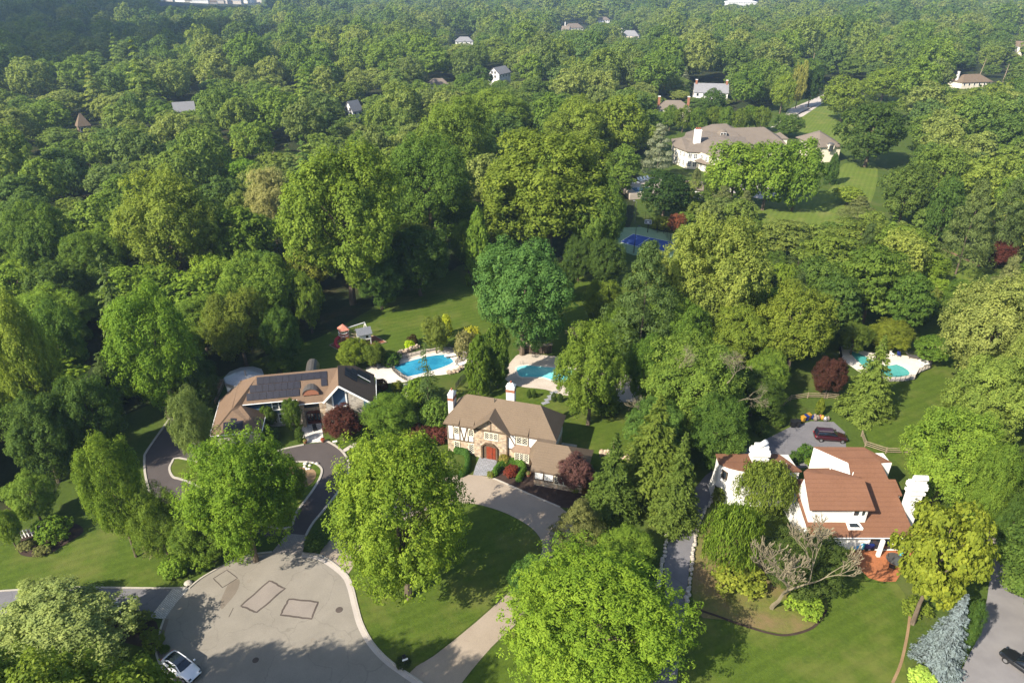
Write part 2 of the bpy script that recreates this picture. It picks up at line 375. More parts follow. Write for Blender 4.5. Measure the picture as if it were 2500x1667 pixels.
def strip(name, pts, w, z0, z1, m, closed=False, smooth=5, kind='structure', label=None, cat=None, jitter=0):
    pts = [Vector((p[0], p[1], 0)) for p in pts]
    if smooth: pts = smooth_poly(pts, smooth, closed)
    n = len(pts); vs = []; fs = []
    for i, p in enumerate(pts):
        a = pts[(i-1) % n] if closed else pts[max(i-1, 0)]; b = pts[(i+1) % n] if closed else pts[min(i+1, n-1)]
        d = (b-a).normalized(); nn = Vector((-d.y, d.x, 0)); j = random.uniform(-jitter, jitter)
        for sgn in (-.5, .5):
            q = p+nn*w*(sgn+j); vs += [(q.x, q.y, z0), (q.x, q.y, z1)]
    for i in range(n if closed else n-1):
        a = i*4; b = ((i+1) % n)*4
        fs += [(a+1, b+1, b+3, a+3), (a, a+1, a+3, a+2)][:1]+[(a, b, b+1, a+1), (a+3, b+3, b+2, a+2)]
    if not closed: fs += [(0, 1, 3, 2), tuple(reversed((n*4-4, n*4-3, n*4-1, n*4-2)))]
    o = MB().add(vs, fs).build(name, m); return tag(o, label, cat, None, kind)
random.seed(7)
# ------------------------------------------------------------------ ground and paved surfaces
nx, ny = 90, 110; xs = [-2800+5600*i/nx for i in range(nx+1)]; ys = [-150+((j/ny)**1.5)*4400 for j in range(ny+1)]
gv = [(x, y, terr(x, y) if y > 300 else 0) for y in ys for x in xs]
gf = [(j*(nx+1)+i, j*(nx+1)+i+1, (j+1)*(nx+1)+i+1, (j+1)*(nx+1)+i) for j in range(ny) for i in range(nx)]
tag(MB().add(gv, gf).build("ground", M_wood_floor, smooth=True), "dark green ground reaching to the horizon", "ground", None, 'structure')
sheet("grounds", [D(-700, 1760), D(-400, 1310), D(0, 1180), D(60, 1180), D(180, 1000), D(330, 930), D(520, 860), D(640, 800), D(720, 775), D(800, 735), D(940, 655), D(1040, 615), D(1090, 600), D(1425, 620), D(1432, 400), D(1540, 290), D(1760, 250), D(1800, 225), D(1890, 190), D(2060, 205), D(2110, 330), D(2150, 560), D(2215, 560), D(2360, 640), D(2700, 900), D(3000, 1760)], .006, M_ground, 0, "grassy grounds of the houses", "ground")
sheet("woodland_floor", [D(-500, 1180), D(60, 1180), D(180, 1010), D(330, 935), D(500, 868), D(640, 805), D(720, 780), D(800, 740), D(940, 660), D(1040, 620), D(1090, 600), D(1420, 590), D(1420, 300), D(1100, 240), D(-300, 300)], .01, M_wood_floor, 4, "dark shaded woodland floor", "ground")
sheet("lawn", [D(-200, 1250), D(100, 1255), D(230, 1215), D(330, 1230), D(420, 1330), D(400, 1348), D(165, 1352), D(-200, 1358)], .02, M_lawn, 3, "sunlit lawn above the grey driveway at the left", "lawn")
sheet("lawn", [D(640, 800), D(760, 770), D(900, 690), D(1050, 625), D(1110, 640), D(1180, 700), D(1150, 790), D(1060, 800), D(960, 800), D(900, 815), D(820, 850), D(660, 850)], .02, M_lawn, 3, "long mown lawn behind the swing set", "lawn")
sheet("lawn", [D(1180, 850), D(1320, 640), D(1440, 640), D(1500, 800), D(1480, 1020), D(1300, 1060), D(1040, 900)], .014, M_lawn, 3, "lawn round the half-timbered house and its pool", "lawn")
oval = [D(1075, 1160), D(1150, 1168), D(1200, 1190), D(1238, 1225), D(1248, 1258), D(1236, 1295), D(1185, 1350), D(1060, 1440), D(940, 1530), D(880, 1495), D(850, 1450), D(825, 1400), D(805, 1345), D(815, 1280), D(900, 1210), D(1000, 1170)]
sheet("lawn", [D(2060, 760), D(2190, 800), D(2230, 900), D(2160, 1040), D(2130, 1140), D(2060, 1060), D(1990, 1010), D(2010, 870)], .02, M_lawn, 3, "sunny lawn between the small far pool and the split-rail fence", "lawn")
sheet("lawn", [D(1600, 1420), D(1720, 1440), D(1840, 1450), D(1900, 1400), D(1960, 1330), D(2060, 1340), D(2090, 1420), D(2075, 1500), D(2040, 1620), D(1560, 1640), D(1580, 1480)], .02, M_lawn, 3, "front lawn below the terracotta patio", "lawn")
sheet("rough_bank", [D(1595, 1400), D(1600, 1250), D(1640, 1150), D(1700, 1200), D(1800, 1290), D(1900, 1380), D(1870, 1440), D(1800, 1455), D(1680, 1425)], .03, M_rough, 3, "dry brown and yellow-green bank below the white house", "bank")
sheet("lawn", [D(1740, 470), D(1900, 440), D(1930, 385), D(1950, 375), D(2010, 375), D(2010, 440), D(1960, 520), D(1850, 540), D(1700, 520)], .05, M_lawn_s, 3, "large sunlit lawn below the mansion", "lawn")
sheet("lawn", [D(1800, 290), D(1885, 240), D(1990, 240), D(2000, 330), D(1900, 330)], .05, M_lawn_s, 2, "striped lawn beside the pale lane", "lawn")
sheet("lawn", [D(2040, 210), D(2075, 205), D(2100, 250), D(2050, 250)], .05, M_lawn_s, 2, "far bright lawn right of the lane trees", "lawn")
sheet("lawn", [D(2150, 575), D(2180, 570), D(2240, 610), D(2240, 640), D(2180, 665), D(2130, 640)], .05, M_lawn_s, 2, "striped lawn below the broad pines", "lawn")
strip("mulch_edge", [D(2155, 568), D(2200, 588), D(2250, 612)], 1.2, .05, .07, M_soil, label="brown earth edge of the striped lawn", cat="edging")
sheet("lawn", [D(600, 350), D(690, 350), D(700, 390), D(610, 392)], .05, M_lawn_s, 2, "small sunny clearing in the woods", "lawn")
strip("bed_edge", [D(1597,1398), D(1640,1412), D(1690,1430), D(1760,1452), D(1810,1458), D(1868,1440), D(1898,1400)], .28, .03, .06, M_mulch, label="dark mulched edge between the bank and the front lawn", cat="edging")
strip("bed_edge", [D(2092,1390), D(2085,1450), D(2070,1520), D(2050,1568)], .28, .03, .06, M_soil, label="brown worn path at the right edge of the front lawn", cat="edging")
# street, drives
road = [S(401,1511), S(382,1576), S(391,1621), S(427,1667), S(480,1760), S(560,1900), S(1400,1900), S(1150,1760), S(1029,1667), S(985,1637), S(946,1608), S(911,1570), S(886,1525), S(873,1481), S(860,1430), S(841,1398), S(787,1359), S(736,1350), S(669,1348), S(618,1356), S(573,1370), S(529,1390), S(490,1413), S(462,1436), S(430,1470)]
sheet("street", road[:3]+road[3:], .05, M_street, 0, "worn beige-grey asphalt cul-de-sac", "road")
sheet("driveway", [S(-300,1450), S(0,1444), S(162,1435), S(383,1437), S(425,1437), S(370,1508), S(264,1497), S(0,1500), S(-300, 1520)], .04, M_drive, 0, "grey driveway entering from the left", "driveway")
sheet("driveway_apron", [S(421,1437), S(464,1434), S(432,1470), S(402,1511), S(366,1507)], .055, M_cobble, 0, "pale cobbled apron where the grey driveway meets the street", "paving")
dk = [S(747,1307), S(765,1276), S(795,1240), S(826,1200), S(850,1157), S(850,1125), S(831,1098), S(802,1079), S(740,1085), S(663,1106), S(560,1118), S(500,1095), S(478,1062), S(440,1020), S(425,1010), S(410,1036), S(361,1098), S(353,1120), S(355,1160), S(366,1204), S(400,1235), S(460,1240), S(560,1270), S(650,1310), S(704,1302)]
sheet("driveway", dk, .04, M_dark, 0, "fresh black asphalt loop driveway of the solar-panel house", "driveway")
isl = [S(711,1129), S(762,1130), S(783,1142), S(785,1157), S(775,1180), S(755,1210), S(725,1250), S(704,1290), S(640,1280), S(560,1245), S(500,1195), S(443,1171), S(423,1165), S(414,1147), S(420,1130), S(438,1119), S(540,1140), S(640,1140)]
sheet("driveway_island", isl, .09, M_lawn, 3, "planted island inside the black driveway loop", "island")
sheet("island_bed", [S(690,1145), S(750,1142), S(772,1155), S(762,1180), S(735,1190), S(690,1180)], .11, M_soil, 3, "bed of mulch and pale stones at the right end of the island", "flower bed")
strip("kerb", isl, .3, 0, .16, M_kerb, True, 3, label="pale stone kerb round the driveway island", cat="kerb")
strip("kerb", [S(747,1307), S(765,1276), S(795,1240), S(826,1200), S(850,1157), S(850,1125), S(831,1098), S(802,1079), S(793, 1079)], .3, 0, .14, M_kerb, label="pale kerb on the right side of the black driveway", cat="kerb")
strip("kerb", [S(742,1086), S(700,1095), S(663,1106), S(600,1118), S(540,1116)], .3, 0, .14, M_kerb, label="pale kerb below the solar-panel house entrance", cat="kerb")
strip("kerb", [S(416,1020), S(361,1098), S(353,1120), S(355,1160), S(366,1204)], .3, 0, .14, M_kerb, label="stone kerb on the left side of the black driveway", cat="kerb")
sheet("driveway_apron", [S(702,1302), S(749,1307), S(738,1352), S(662,1350)], .06, M_cobble_d, 0, "brown cobbled apron of the black driveway", "paving")
bg_ = [S(780,1358), S(800,1325), S(840,1285), S(900,1230), S(980,1185), S(1060,1165), S(1143,1159), S(1189,1163), S(1212,1170), S(1287,1203), S(1367,1237), S(1400,1275), S(1395,1310), S(1366,1340), S(1340,1370), S(1320,1420), S(1300,1470), S(1272,1511), S(1200,1579), S(1127,1667), S(1080,1740), S(960,1740), S(1002,1640), S(1060,1600), S(1160,1520), S(1254,1435), S(1300,1385), S(1319,1358), S(1323,1323), S(1298,1289), S(1251,1260), S(1200,1240), S(1143,1228), S(1080,1234), S(1010,1258), S(930,1305), S(880,1350), S(849,1402), S(815,1385)]
sheet("driveway", bg_, .035, M_beige, 3, "beige loop driveway of the half-timbered house", "driveway")
sheet("lawn", [S(1143,1229), S(1200,1241), S(1251,1261), S(1298,1290), S(1322,1323), S(1317,1358), S(1298,1384), S(1252,1434), S(1158,1518), S(1058,1598), S(1000,1636), S(985,1634), S(947,1604), S(913,1568), S(889,1525), S(876,1481), S(863,1430), S(853,1404), S(882,1352), S(932,1307), S(1012,1260), S(1080,1236)], .06, M_lawn, 2, "oval front lawn inside the beige driveway loop", "lawn")
sheet("lawn", [S(1275,1512), S(1203,1582), S(1132,1667), S(1080,1760), S(1700,1760), S(1640,1520), S(1400,1400)], .03, M_lawn, 0, "lawn under the huge bottom centre tree", "lawn")
strip("kerb", [S(401,1511), S(382,1576), S(391,1621), S(427,1667), S(480,1760)], .2, 0, .16, M_kerb, label="street kerb beside the white sedan", cat="kerb")
strip("kerb", [S(462,1436), S(490,1413), S(529,1390), S(573,1368), S(618,1354), S(664,1348)], .2, 0, .16, M_kerb, label="street kerb under the island maple", cat="kerb")
strip("kerb", [S(738,1351), S(787,1359), S(841,1398), S(860,1430), S(873,1481), S(886,1525), S(911,1570), S(946,1608), S(985,1637), S(1029,1667), S(1100,1730)], .2, 0, .16, M_kerb, label="curving street kerb along the oval lawn", cat="kerb")
strip("kerb", [S(0,1443), S(162,1434), S(383,1436), S(458,1434)], .2, 0, .12, M_kerb, smooth=3, label="white edging along the grey driveway", cat="kerb")
strip("kerb", [S(1189,1164), S(1212,1171), S(1287,1204), S(1367,1238)], .22, 0, .12, M_kerb, label="cobble edging between mulch bed and beige driveway", cat="kerb")
sheet("mulch_bed", [S(1190,1162), S(1215,1128), S(1300,1120), S(1320,1185), S(1420,1190), S(1450,1250), S(1368,1238), S(1287,1203), S(1212,1170)], .045, M_mulch, 0, "dark mulch bed in front of the half-timbered house", "flower bed")
sheet("walkway", [Z2(600,1090), Z2(742,1100), Z2(740,1165), Z2(690,1262), Z2(540,1255), Z2(560,1180)], .06, M_flag, 0, "grey flagstone walk to the red front door", "path")
sheet("walkway", [ZB(1290,810), ZB(1480,800), ZB(1520,1090), ZB(1275,1110), ZB(1220,960)], .05, M_palewalk, 0, "pale paved entrance walk of the solar-panel house", "path")
rd = [S(1590,1700), S(1621,1506), S(1624,1440), S(1621,1383), S(1638,1277), S(1651,1250), S(1689,1200), S(1723,1160), S(1764,1132), S(1808,1103), S(1872,1071), S(1930,1042), S(1981,1028), S(2035,1030), S(2063,1055), S(2066,1100), S(1990,1140), S(1850,1150), S(1790,1175), S(1749,1207), S(1719,1240), S(1698,1298), S(1685,1362), S(1677,1447), S(1664,1520), S(1650,1700)]
sheet("driveway", rd, .04, M_drive, 0, "long grey driveway and parking court of the white house", "driveway")
sheet("gravel_road", [S(2424,1350), S(2560,1380), S(2700,1750), S(2300,1750), S(2345,1640), S(2385,1560), S(2410,1460)], .04, M_gravel, 0, "pale gravel road at the right edge", "road")
pp = [p for p in [ZC(1250,1190), ZC(1960,1190), ZC(2050,1270), ZC(1960,1400), ZC(1850,1568), ZC(1700,1568), ZC(1570,1530), ZC(1480,1440), ZC(1400,1350), ZC(1300,1260)]]
sheet("patio", pp, .06, M_terracotta, 0, "curved terracotta patio of the white house", "patio")
# patches, seams and stain of the street
def patch(pts, lab, col=M_patch, z=.055):
    sheet("street_patch", pts, z, col, 0, lab, "road patch"); strip("tar_seam", [*pts], .22, z, z+.006, M_tar, True, 0, label="dark tar seam round the "+lab, cat="tar seam", jitter=.25)
def dense(pts, n=7): return [Vector(pts[i]).lerp(Vector(pts[(i+1) % len(pts)]), j/n) for i in range(len(pts)) for j in range(n)]
patch(dense([Z5(745,875), Z5(965,682), Z5(1085,742), Z5(870,925)]), "long rectangular asphalt patch")
patch(dense([Z5(1050,945), Z5(1115,822), Z5(1340,845), Z5(1290,975)]), "squarish asphalt patch nearest the oval lawn")
strip("tar_seam", dense([Z5(535,665), Z5(640,600), Z5(722,662), Z5(606,735)]), .12, .05, .057, M_tar, True, 0, label="faint tar outline near the left kerb", cat="tar seam", jitter=.2)
sheet("oil_stain", [Z5(730,670), Z5(735,720), Z5(700,790), Z5(640,860), Z5(600,900), Z5(590,850), Z5(620,770), Z5(660,700)], .056, M_stain, 3, "dark oily stain on the street", "stain")
strip("tar_seam", dense([Z5(690,890), Z5(655,960)], 4)[:5], .1, .05, .057, M_tar, False, 0, label="short tar crack line on the street", cat="tar seam")
strip("concrete_gutter", [S(407,1511), S(390,1576), S(398,1619), S(435,1667), S(488,1760)], .5, .05, .062, M_stain, label="darker worn gutter beside the left street kerb", cat="gutter")
strip("concrete_gutter", [S(736,1356), S(783,1365), S(835,1402), S(852,1432), S(865,1483), S(878,1527), S(904,1573), S(940,1612), S(980,1642), S(1024,1672)], .5, .05, .062, M_pale_drive, label="pale worn gutter along the oval lawn kerb", cat="gutter")
sheet("flower_bed", [Z6(105,815), Z6(150,700), Z6(300,640), Z6(430,650), Z6(480,700), Z6(380,770), Z6(280,830), Z6(180,845)], .03, M_mulch, 3, "brown flower bed by the white rail", "flower bed")
sheet("flower_bed", [Z6(620,1175), Z6(760,1165), Z6(900,1220), Z6(870,1360), Z6(640,1300)], .035, M_mulch, 3, "planting bed beside the lamp post", "flower bed")
# pools
def pool(outer, water, mat_d, mat_w, z, ldeck, lw, coping=None, sm=4):
    sheet("pool_deck", outer, z, mat_d, sm, ldeck, "pool deck"); sheet("pool_water", water, z+.012, mat_w, 2, lw, "pool water")
    strip("pool_coping", water, .35, z, z+.05, coping or M_deck, True, 2, label="edge stones round the "+lw, cat="pool edge")
pool([ZP(700,800), ZP(1070,700), ZP(1100,640), ZP(1620,520), ZP(1900,480), ZP(2150,520), ZP(2300,640), ZP(2280,740), ZP(2000,880), ZP(1500,930), ZP(1330,1000), ZP(1000,1030), ZP(830,930)],
     [ZP(1130,765), ZP(1600,625), ZP(1880,590), ZP(1960,625), ZP(2040,705), ZP(1880,790), ZP(1650,860), ZP(1330,935), ZP(1200,850)], M_deck, M_water1, .05, "white pool deck of the solar-panel house", "bright blue pool water", sm=3)
sheet("pool_paving", [ZP(1070,690), ZP(1100,630), ZP(1620,510), ZP(1900,480), ZP(2150,520), ZP(2300,640), ZP(2180,640), ZP(2100,560), ZP(1880,540), ZP(1600,590), ZP(1150,715), ZP(1140,780), ZP(1200,880), ZP(1320,960), ZP(1300,1000), ZP(1120,860)], .058, M_deck2, 0, "brown paver band along the pool fence", "paving")
pool([Z4(1390,1370), Z4(1400,1310), Z4(1450,1240), Z4(1500,1215), Z4(1680,1225), Z4(1830,1260), Z4(1900,1400), Z4(1800,1480), Z4(1650,1440), Z4(1480,1420)],
     [Z4(1465,1300), Z4(1530,1284), Z4(1620,1292), Z4(1740,1302), Z4(1840,1310), Z4(1850,1360), Z4(1790,1395), Z4(1700,1388), Z4(1640,1366), Z4(1500,1365), Z4(1470,1340)], M_deck2, M_water2, .05, "beige paved deck of the turquoise pool", "turquoise pool water", sm=3)
sheet("terrace", [Z4(1850,1330), Z4(2100,1330), Z4(2250,1370), Z4(2240,1520), Z4(2110,1520), Z4(2040,1480), Z4(1860,1440)], .06, M_pale_drive, 0, "paved terrace under the trees right of the turquoise pool", "terrace")
for i in range(4):
    p = Z4(1705-i*18, 1460+i*22); q = MB().box(-.7, .7, -.35, .35, 0, .08).build("stepping_stone", M_flag, bev=.02); q.location = (p.x, p.y, .03); q.rotation_euler[2] = .5
    tag(q, "pale stepping stone leading down from the turquoise pool, number %s from the deck" % ("one", "two", "three", "four")[i], "stepping stone", "stepping stones by the turquoise pool")
pool([ZA(1290,820), ZA(1340,812), ZA(1420,838), ZA(1540,858), ZA(1680,868), ZA(1800,895), ZA(1812,940), ZA(1740,970), ZA(1720,1004), ZA(1580,1016), ZA(1480,1000), ZA(1320,900)],
     [ZA(1340,845), ZA(1400,850), ZA(1480,890), ZA(1560,925), ZA(1620,915), ZA(1690,950), ZA(1690,985), ZA(1560,992), ZA(1450,950)], M_deck, M_water3, .05, "white deck of the small teal pool", "teal water of the small pool", sm=2)
# sport court
gc = [ZT(-60,1330), ZT(110,1020), ZT(420,1010), ZT(1000,1130), ZT(1120,1230), ZT(900,1500), ZT(300,1460)]
sheet("court_surface", gc, .05, M_gcourt, 0, "faded green surround of the tennis court", "court")
c0, c1, c2, c3 = ZT(88,1250), ZT(300,1122), ZT(960,1262), ZT(740,1425)
sheet("tennis_court", [c0, c1, c2, c3], .06, M_bcourt, 0, "blue tennis court with white lines", "court")
for a, b, lab in ((c0, c1, "left"), (c1, c2, "far"), (c2, c3, "right"), (c3, c0, "near"), (c0.lerp(c3, .42), c1.lerp(c2, .42), "middle")):
    strip("court_line", [a, b], .14, .06, .072, M_white, False, 0, label="white painted %s line of the blue court" % lab, cat="line")
sheet("lane", [S(1895,310), S(1925,268), S(2010,232), S(2030,238), S(1960,285), S(1900,302), S(1880,312)], .07, M_pale_drive, 0, "pale lane leading away between the trees", "road")
sheet("forecourt", [ZM(640,1000), ZM(700,850), ZM(1400,820), ZM(1500,1000), ZM(1250,1010), ZM(900,930)], .07, M_pale_drive, 0, "pale forecourt hidden behind the bright tree row", "driveway")
for (x, y, r, lab) in ((1500, 905, .42, "round iron manhole cover on the lower part of the street"), (860, 1290, .34, "small round iron drain cover near the left street kerb")):
    p = Z5(x, y); o = MB().lathe([(r, 0), (r, .012), (r*.8, .014), (r*.78, .008), (.01, .008)], k=20).build("manhole_cover", M_tar); o.location = (p.x, p.y, .05); tag(o, lab, "manhole cover")
# ------------------------------------------------------------------ vegetation prototypes
def quads_mesh(name, c, n, size, asp, rng, tang=None, matl=None, var=None):
    """c centres, n normals, size half-lengths: one small leaf-cluster face each"""
    m = len(c); n = n/np.linalg.norm(n, axis=1, keepdims=True)
    r = rng.normal(size=(m, 3)) if tang is None else tang
    a = r-np.sum(r*n, 1, keepdims=True)*n; a /= np.linalg.norm(a, axis=1, keepdims=True)+1e-9; b = np.cross(n, a)
    s = size[:, None]; bend = n*s*.25
    V = np.stack([c+a*s-bend, c+b*s*asp, c-a*s-bend, c-b*s*asp], 1).reshape(-1, 3)
    me = bpy.data.meshes.new(name); me.vertices.add(m*4); me.loops.add(m*4); me.polygons.add(m)
    me.vertices.foreach_set("co", V.astype(np.float32).ravel()); me.loops.foreach_set("vertex_index", np.arange(m*4, dtype=np.int32))
    me.polygons.foreach_set("loop_start", np.arange(0, m*4, 4, dtype=np.int32)); me.polygons.foreach_set("loop_total", np.full(m, 4, dtype=np.int32))
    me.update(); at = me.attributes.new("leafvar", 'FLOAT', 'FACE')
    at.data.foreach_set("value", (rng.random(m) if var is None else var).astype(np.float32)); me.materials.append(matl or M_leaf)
    return me
def unit(v): return v/(np.linalg.norm(v, axis=-1, keepdims=True)+1e-9)
def crown_mesh(name, seed, nl=22, nt=45, nf=14, leaf=.05, lr=.40, flat=1.0, env=None, cz=1.35, asp=.6, hang=0, tuft=.11, rag=.12, zmin=-.88, fill=True, matl=None):
    rng = np.random.default_rng(seed); P = []; Nn = []; T = []; LD = []
    for i in range(nl):
        zz = zmin+(1-zmin)*(i+.5)/nl; az = i*2.39996+rng.uniform(-.4, .4)
        if env: rr = env(zz)*rng.uniform(.55, .95); lc = np.array([math.cos(az)*rr, math.sin(az)*rr, zz])
        else:
            rad = rng.uniform(.48, .78); h = math.sqrt(max(0, 1-zz*zz)); lc = np.array([math.cos(az)*h, math.sin(az)*h, zz])*rad
        l_r = lr*rng.uniform(.68, 1.28)*(max(.35, env(zz)) if env else 1); ld = unit(lc+np.array([0, 0, .15]))
        dd = unit(rng.normal(size=(nt, 3))+ld*.75+np.array([0, 0, .35])); tc = lc+dd*l_r*rng.uniform(.72, 1+rag, (nt, 1))*np.array([1, 1, flat])
        tv = rng.uniform(.25, .75, nt)+rng.uniform(-.12, .12)
        tr = tuft*rng.uniform(.6, 1.35, nt)
        dr = unit(rng.normal(size=(nt, nf, 3))+dd[:, None]*.6)
        lp = tc[:, None]+dr*tr[:, None, None]*rng.uniform(.5, 1.1, (nt, nf, 1))*np.array([1, 1, .55+.45*flat])
        if hang: lp[..., 2] -= rng.random((nt, nf))**1.2*hang*rng.uniform(.4, 1, (nt, 1))
        nr = unit(dr*.55+dd[:, None]*.45+np.array([0, 0, .45])+rng.normal(size=(nt, nf, 3))*.33)
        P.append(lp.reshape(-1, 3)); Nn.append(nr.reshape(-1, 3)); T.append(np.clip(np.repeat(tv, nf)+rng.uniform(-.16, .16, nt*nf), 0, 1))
    P = np.concatenate(P); Nn = np.concatenate(Nn); T = np.concatenate(T)
    if not env: k = np.linalg.norm(P, axis=1) > .42; P, Nn, T = P[k], Nn[k], T[k]
    P[:, 2] += cz; sz = leaf*rng.uniform(.6, 1.3, len(P)); tang = None
    if hang: Nn[:, 2] *= .3; tang = np.tile([0, 0, 1.], (len(P), 1))+rng.normal(size=(len(P), 3))*.2
    return quads_mesh(name, P, Nn, sz, asp, rng, tang, matl, T)
def spruce_mesh(name, seed, lev=24, k=4, leaf=.075, droop=.25, z0=.12, top=2.6, dens=1.0, matl=None, gap=0.0, powr=.9):
    rng = np.random.default_rng(seed); P = []; Nn = []; T = []; V = []
    for i in range(lev):
        f = i/(lev-1); z = z0+(top-z0)*f; r = ((1-f)**powr*.97+.025)*rng.uniform(.9, 1.08); nb = int((6+9*(1-f))*dens)
        for j in range(nb):
            az = rng.uniform(0, 6.283); L = r*rng.uniform(.75, 1.1)
            if rng.random() < gap: continue
            ns = max(2, int(L*13)); s = (np.arange(ns)+.7)/ns
            d = np.array([math.cos(az), math.sin(az), 0]); pd = np.array([-d[1], d[0], 0])
            c = d*L*s[:, None]; c[:, 2] = z-droop*L*s**1.5+.06*L*s**4
            for q in range(k):
                w = rng.uniform(-1, 1, ns)*(.14*(1-s*.6))*min(1, L+.3)
                pp = c+pd*w[:, None]+rng.normal(size=(ns, 3))*.012; pp[:, 2] -= np.abs(w)*.35
                P.append(pp); Nn.append(np.array([0, 0, 1.])+d*.35+rng.normal(size=(ns, 3))*.3); T.append(d+pd*np.sign(w)[:, None]*.6+rng.normal(size=(ns, 3))*.25)
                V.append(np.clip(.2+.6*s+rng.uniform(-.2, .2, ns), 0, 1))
    P = np.concatenate(P); rng2 = np.random.default_rng(seed+5)
    return quads_mesh(name, P, np.concatenate(Nn), leaf*rng2.uniform(.6, 1.2, len(P)), .33, rng2, np.concatenate(T), matl, np.concatenate(V))
def trunk_mesh(name, seed, r=.05, top=1.9, limbs=7, m=None, z1=.75, spread=.6):
    rnd = random.Random(seed); b = MB()
    pts = [(0, 0, -.03), (rnd.uniform(-.02, .02), rnd.uniform(-.02, .02), .4), (rnd.uniform(-.05, .05), rnd.uniform(-.05, .05), 1.0), (rnd.uniform(-.08, .08), rnd.uniform(-.08, .08), top)]
    b.tube(pts, [r*1.35, r, r*.75, r*.15], 7)
    for i in range(limbs):
        az = i*2.4+rnd.uniform(-.4, .4); z = rnd.uniform(z1, 1.25); L = rnd.uniform(.7, 1)*spread
        b.tube([(0, 0, z), (math.cos(az)*L*.5, math.sin(az)*L*.5, z+.28), (math.cos(az)*L, math.sin(az)*L, z+.45+rnd.uniform(0, .25))], [r*.5, r*.32, r*.08], 5)
    me = bpy.data.meshes.new(name); me.from_pydata(b.v, [], b.f); me.materials.append(m or M_bark); me.update(); return me
def bare_mesh(name, seed, levels=5, r0=.05, L0=.62, spread=.55, m=None, start=(0, 0, 0), lean=(0, 0), nb=(2, 4), up=.15):
    rnd = random.Random(seed); b = MB()
    def grow(p, d, L, r, lv):
        pts = [p]; q = p; dd = d
        for i in range(3):
            dd = (dd+Vector((rnd.uniform(-.22, .22), rnd.uniform(-.22, .22), rnd.uniform(-.1, .1)+up*.3))).normalized(); q = q+dd*L/3; pts.append(q)
        b.tube(pts, [r, r*.88, r*.75, r*.6], 5 if lv > 2 else 3)
        if lv == 0: return
        for k in range(rnd.randint(*nb)):
            ax = Vector((rnd.gauss(0, 1), rnd.gauss(0, 1), rnd.gauss(0, .6))).normalized()
            nd = (dd+ax*spread*rnd.uniform(.7, 1.4)+Vector((0, 0, up))).normalized()
            grow(pts[-1] if k < 2 else pts[2], nd, L*rnd.uniform(.6, .85), max(.0035, r*.58), lv-1)
    grow(Vector(start), Vector((lean[0], lean[1], 1)).normalized(), L0, r0, levels)
    me = bpy.data.meshes.new(name); me.from_pydata(b.v, [], b.f); me.materials.append(m or M_palebark); me.update(); return me

env_pine = lambda z: max(.08, (1-((z+1)/2)**1.3))*1.0+.05
env_col = lambda z: math.sqrt(max(.03, 1-abs(z)**2.6))*.85
env_flame = lambda z: max(.1, math.cos(max(0, z+.15)*1.25))*.9
PR = {}
def proto(key, crowns, trunks): PR[key] = (crowns, trunks)
tk = [trunk_mesh("trunk", i, .05) for i in range(3)]
tk_thin = [trunk_mesh("trunk", 11, .035, 2.0)]
tk_con = [trunk_mesh("trunk", 12, .03, 2.4, 0)]
proto('broad_hi', [crown_mesh("crown", 1+i, 30, 52, 38, .0225, lr=.34, rag=.2, tuft=.10) for i in range(4)], tk)
proto('broad_mid', [crown_mesh("crown", 31+i, 26, 34, 14, .045, lr=.37) for i in range(6)], tk)
proto('fine_hi', [crown_mesh("crown", 51+i, 36, 60, 22, .024, lr=.3, tuft=.09, asp=.4, rag=.25, zmin=-.85) for i in range(2)], tk_thin)
proto('spiky', [crown_mesh("crown", 67, 44, 50, 34, .021, lr=.25, rag=.7, tuft=.08, asp=.5), crown_mesh("crown", 65, 60, 46, 30, .0205, lr=.19, rag=1.1, tuft=.07, asp=.4)], tk)
proto('oak_hi', [crown_mesh("crown", 61+i, 34, 52, 32, .0225, lr=.28, rag=.35, tuft=.085) for i in range(3)], tk)
proto('layer_hi', [crown_mesh("crown", 71+i, 36, 40, 9, .045, lr=.36, flat=.3, tuft=.09) for i in range(2)], tk)
proto('layer_mid', [crown_mesh("crown", 76+i, 28, 28, 8, .062, lr=.40, flat=.3, tuft=.09) for i in range(2)], tk)
proto('pine_hi', [crown_mesh("crown", 81+i, 40, 40, 9, .040, lr=.42, flat=.35, env=env_pine, asp=.28, tuft=.1, zmin=-.95) for i in range(2)], tk_con)
proto('spruce_hi', [spruce_mesh("crown", 91, 30, 7, .055, dens=1.35), spruce_mesh("crown", 92, 26, 7, .055, .38, dens=1.3)], tk_con)
proto('thin_spruce', [spruce_mesh("crown", 93, 22, 2, .07, .45, gap=.45)], tk_con)
proto('spruce_mid', [spruce_mesh("crown", 94, 16, 2, .11)], tk_con)
proto('cedar', [crown_mesh("crown", 95, 30, 34, 8, .05, lr=.42, flat=.22, env=env_pine, asp=.3, tuft=.1, zmin=-.95)], tk_con)
proto('column', [crown_mesh("crown", 101, 40, 40, 9, .05, lr=.42, env=env_col, tuft=.09, zmin=-.98), crown_mesh("crown", 102, 34, 40, 9, .055, lr=.45, env=env_flame, tuft=.09, zmin=-.98)], tk_con)
proto('weep', [crown_mesh("crown", 105, 26, 44, 12, .05, lr=.36, hang=.55, asp=.3, tuft=.08, zmin=-.2)], tk_thin)
proto('shrub', [crown_mesh("crown", 111+i, 16, 30, 9, .075, lr=.5, cz=.9, zmin=-.8, tuft=.12, rag=.06) for i in range(2)], [trunk_mesh("trunk", 13, .03, .9, 3, z1=.3, spread=.4)])
proto('shrub_loose', [crown_mesh("crown", 115, 18, 24, 8, .08, lr=.42, cz=.95, zmin=-.6, tuft=.13, rag=.4)], [trunk_mesh("trunk", 14, .03, .9, 4, z1=.2, spread=.5)])
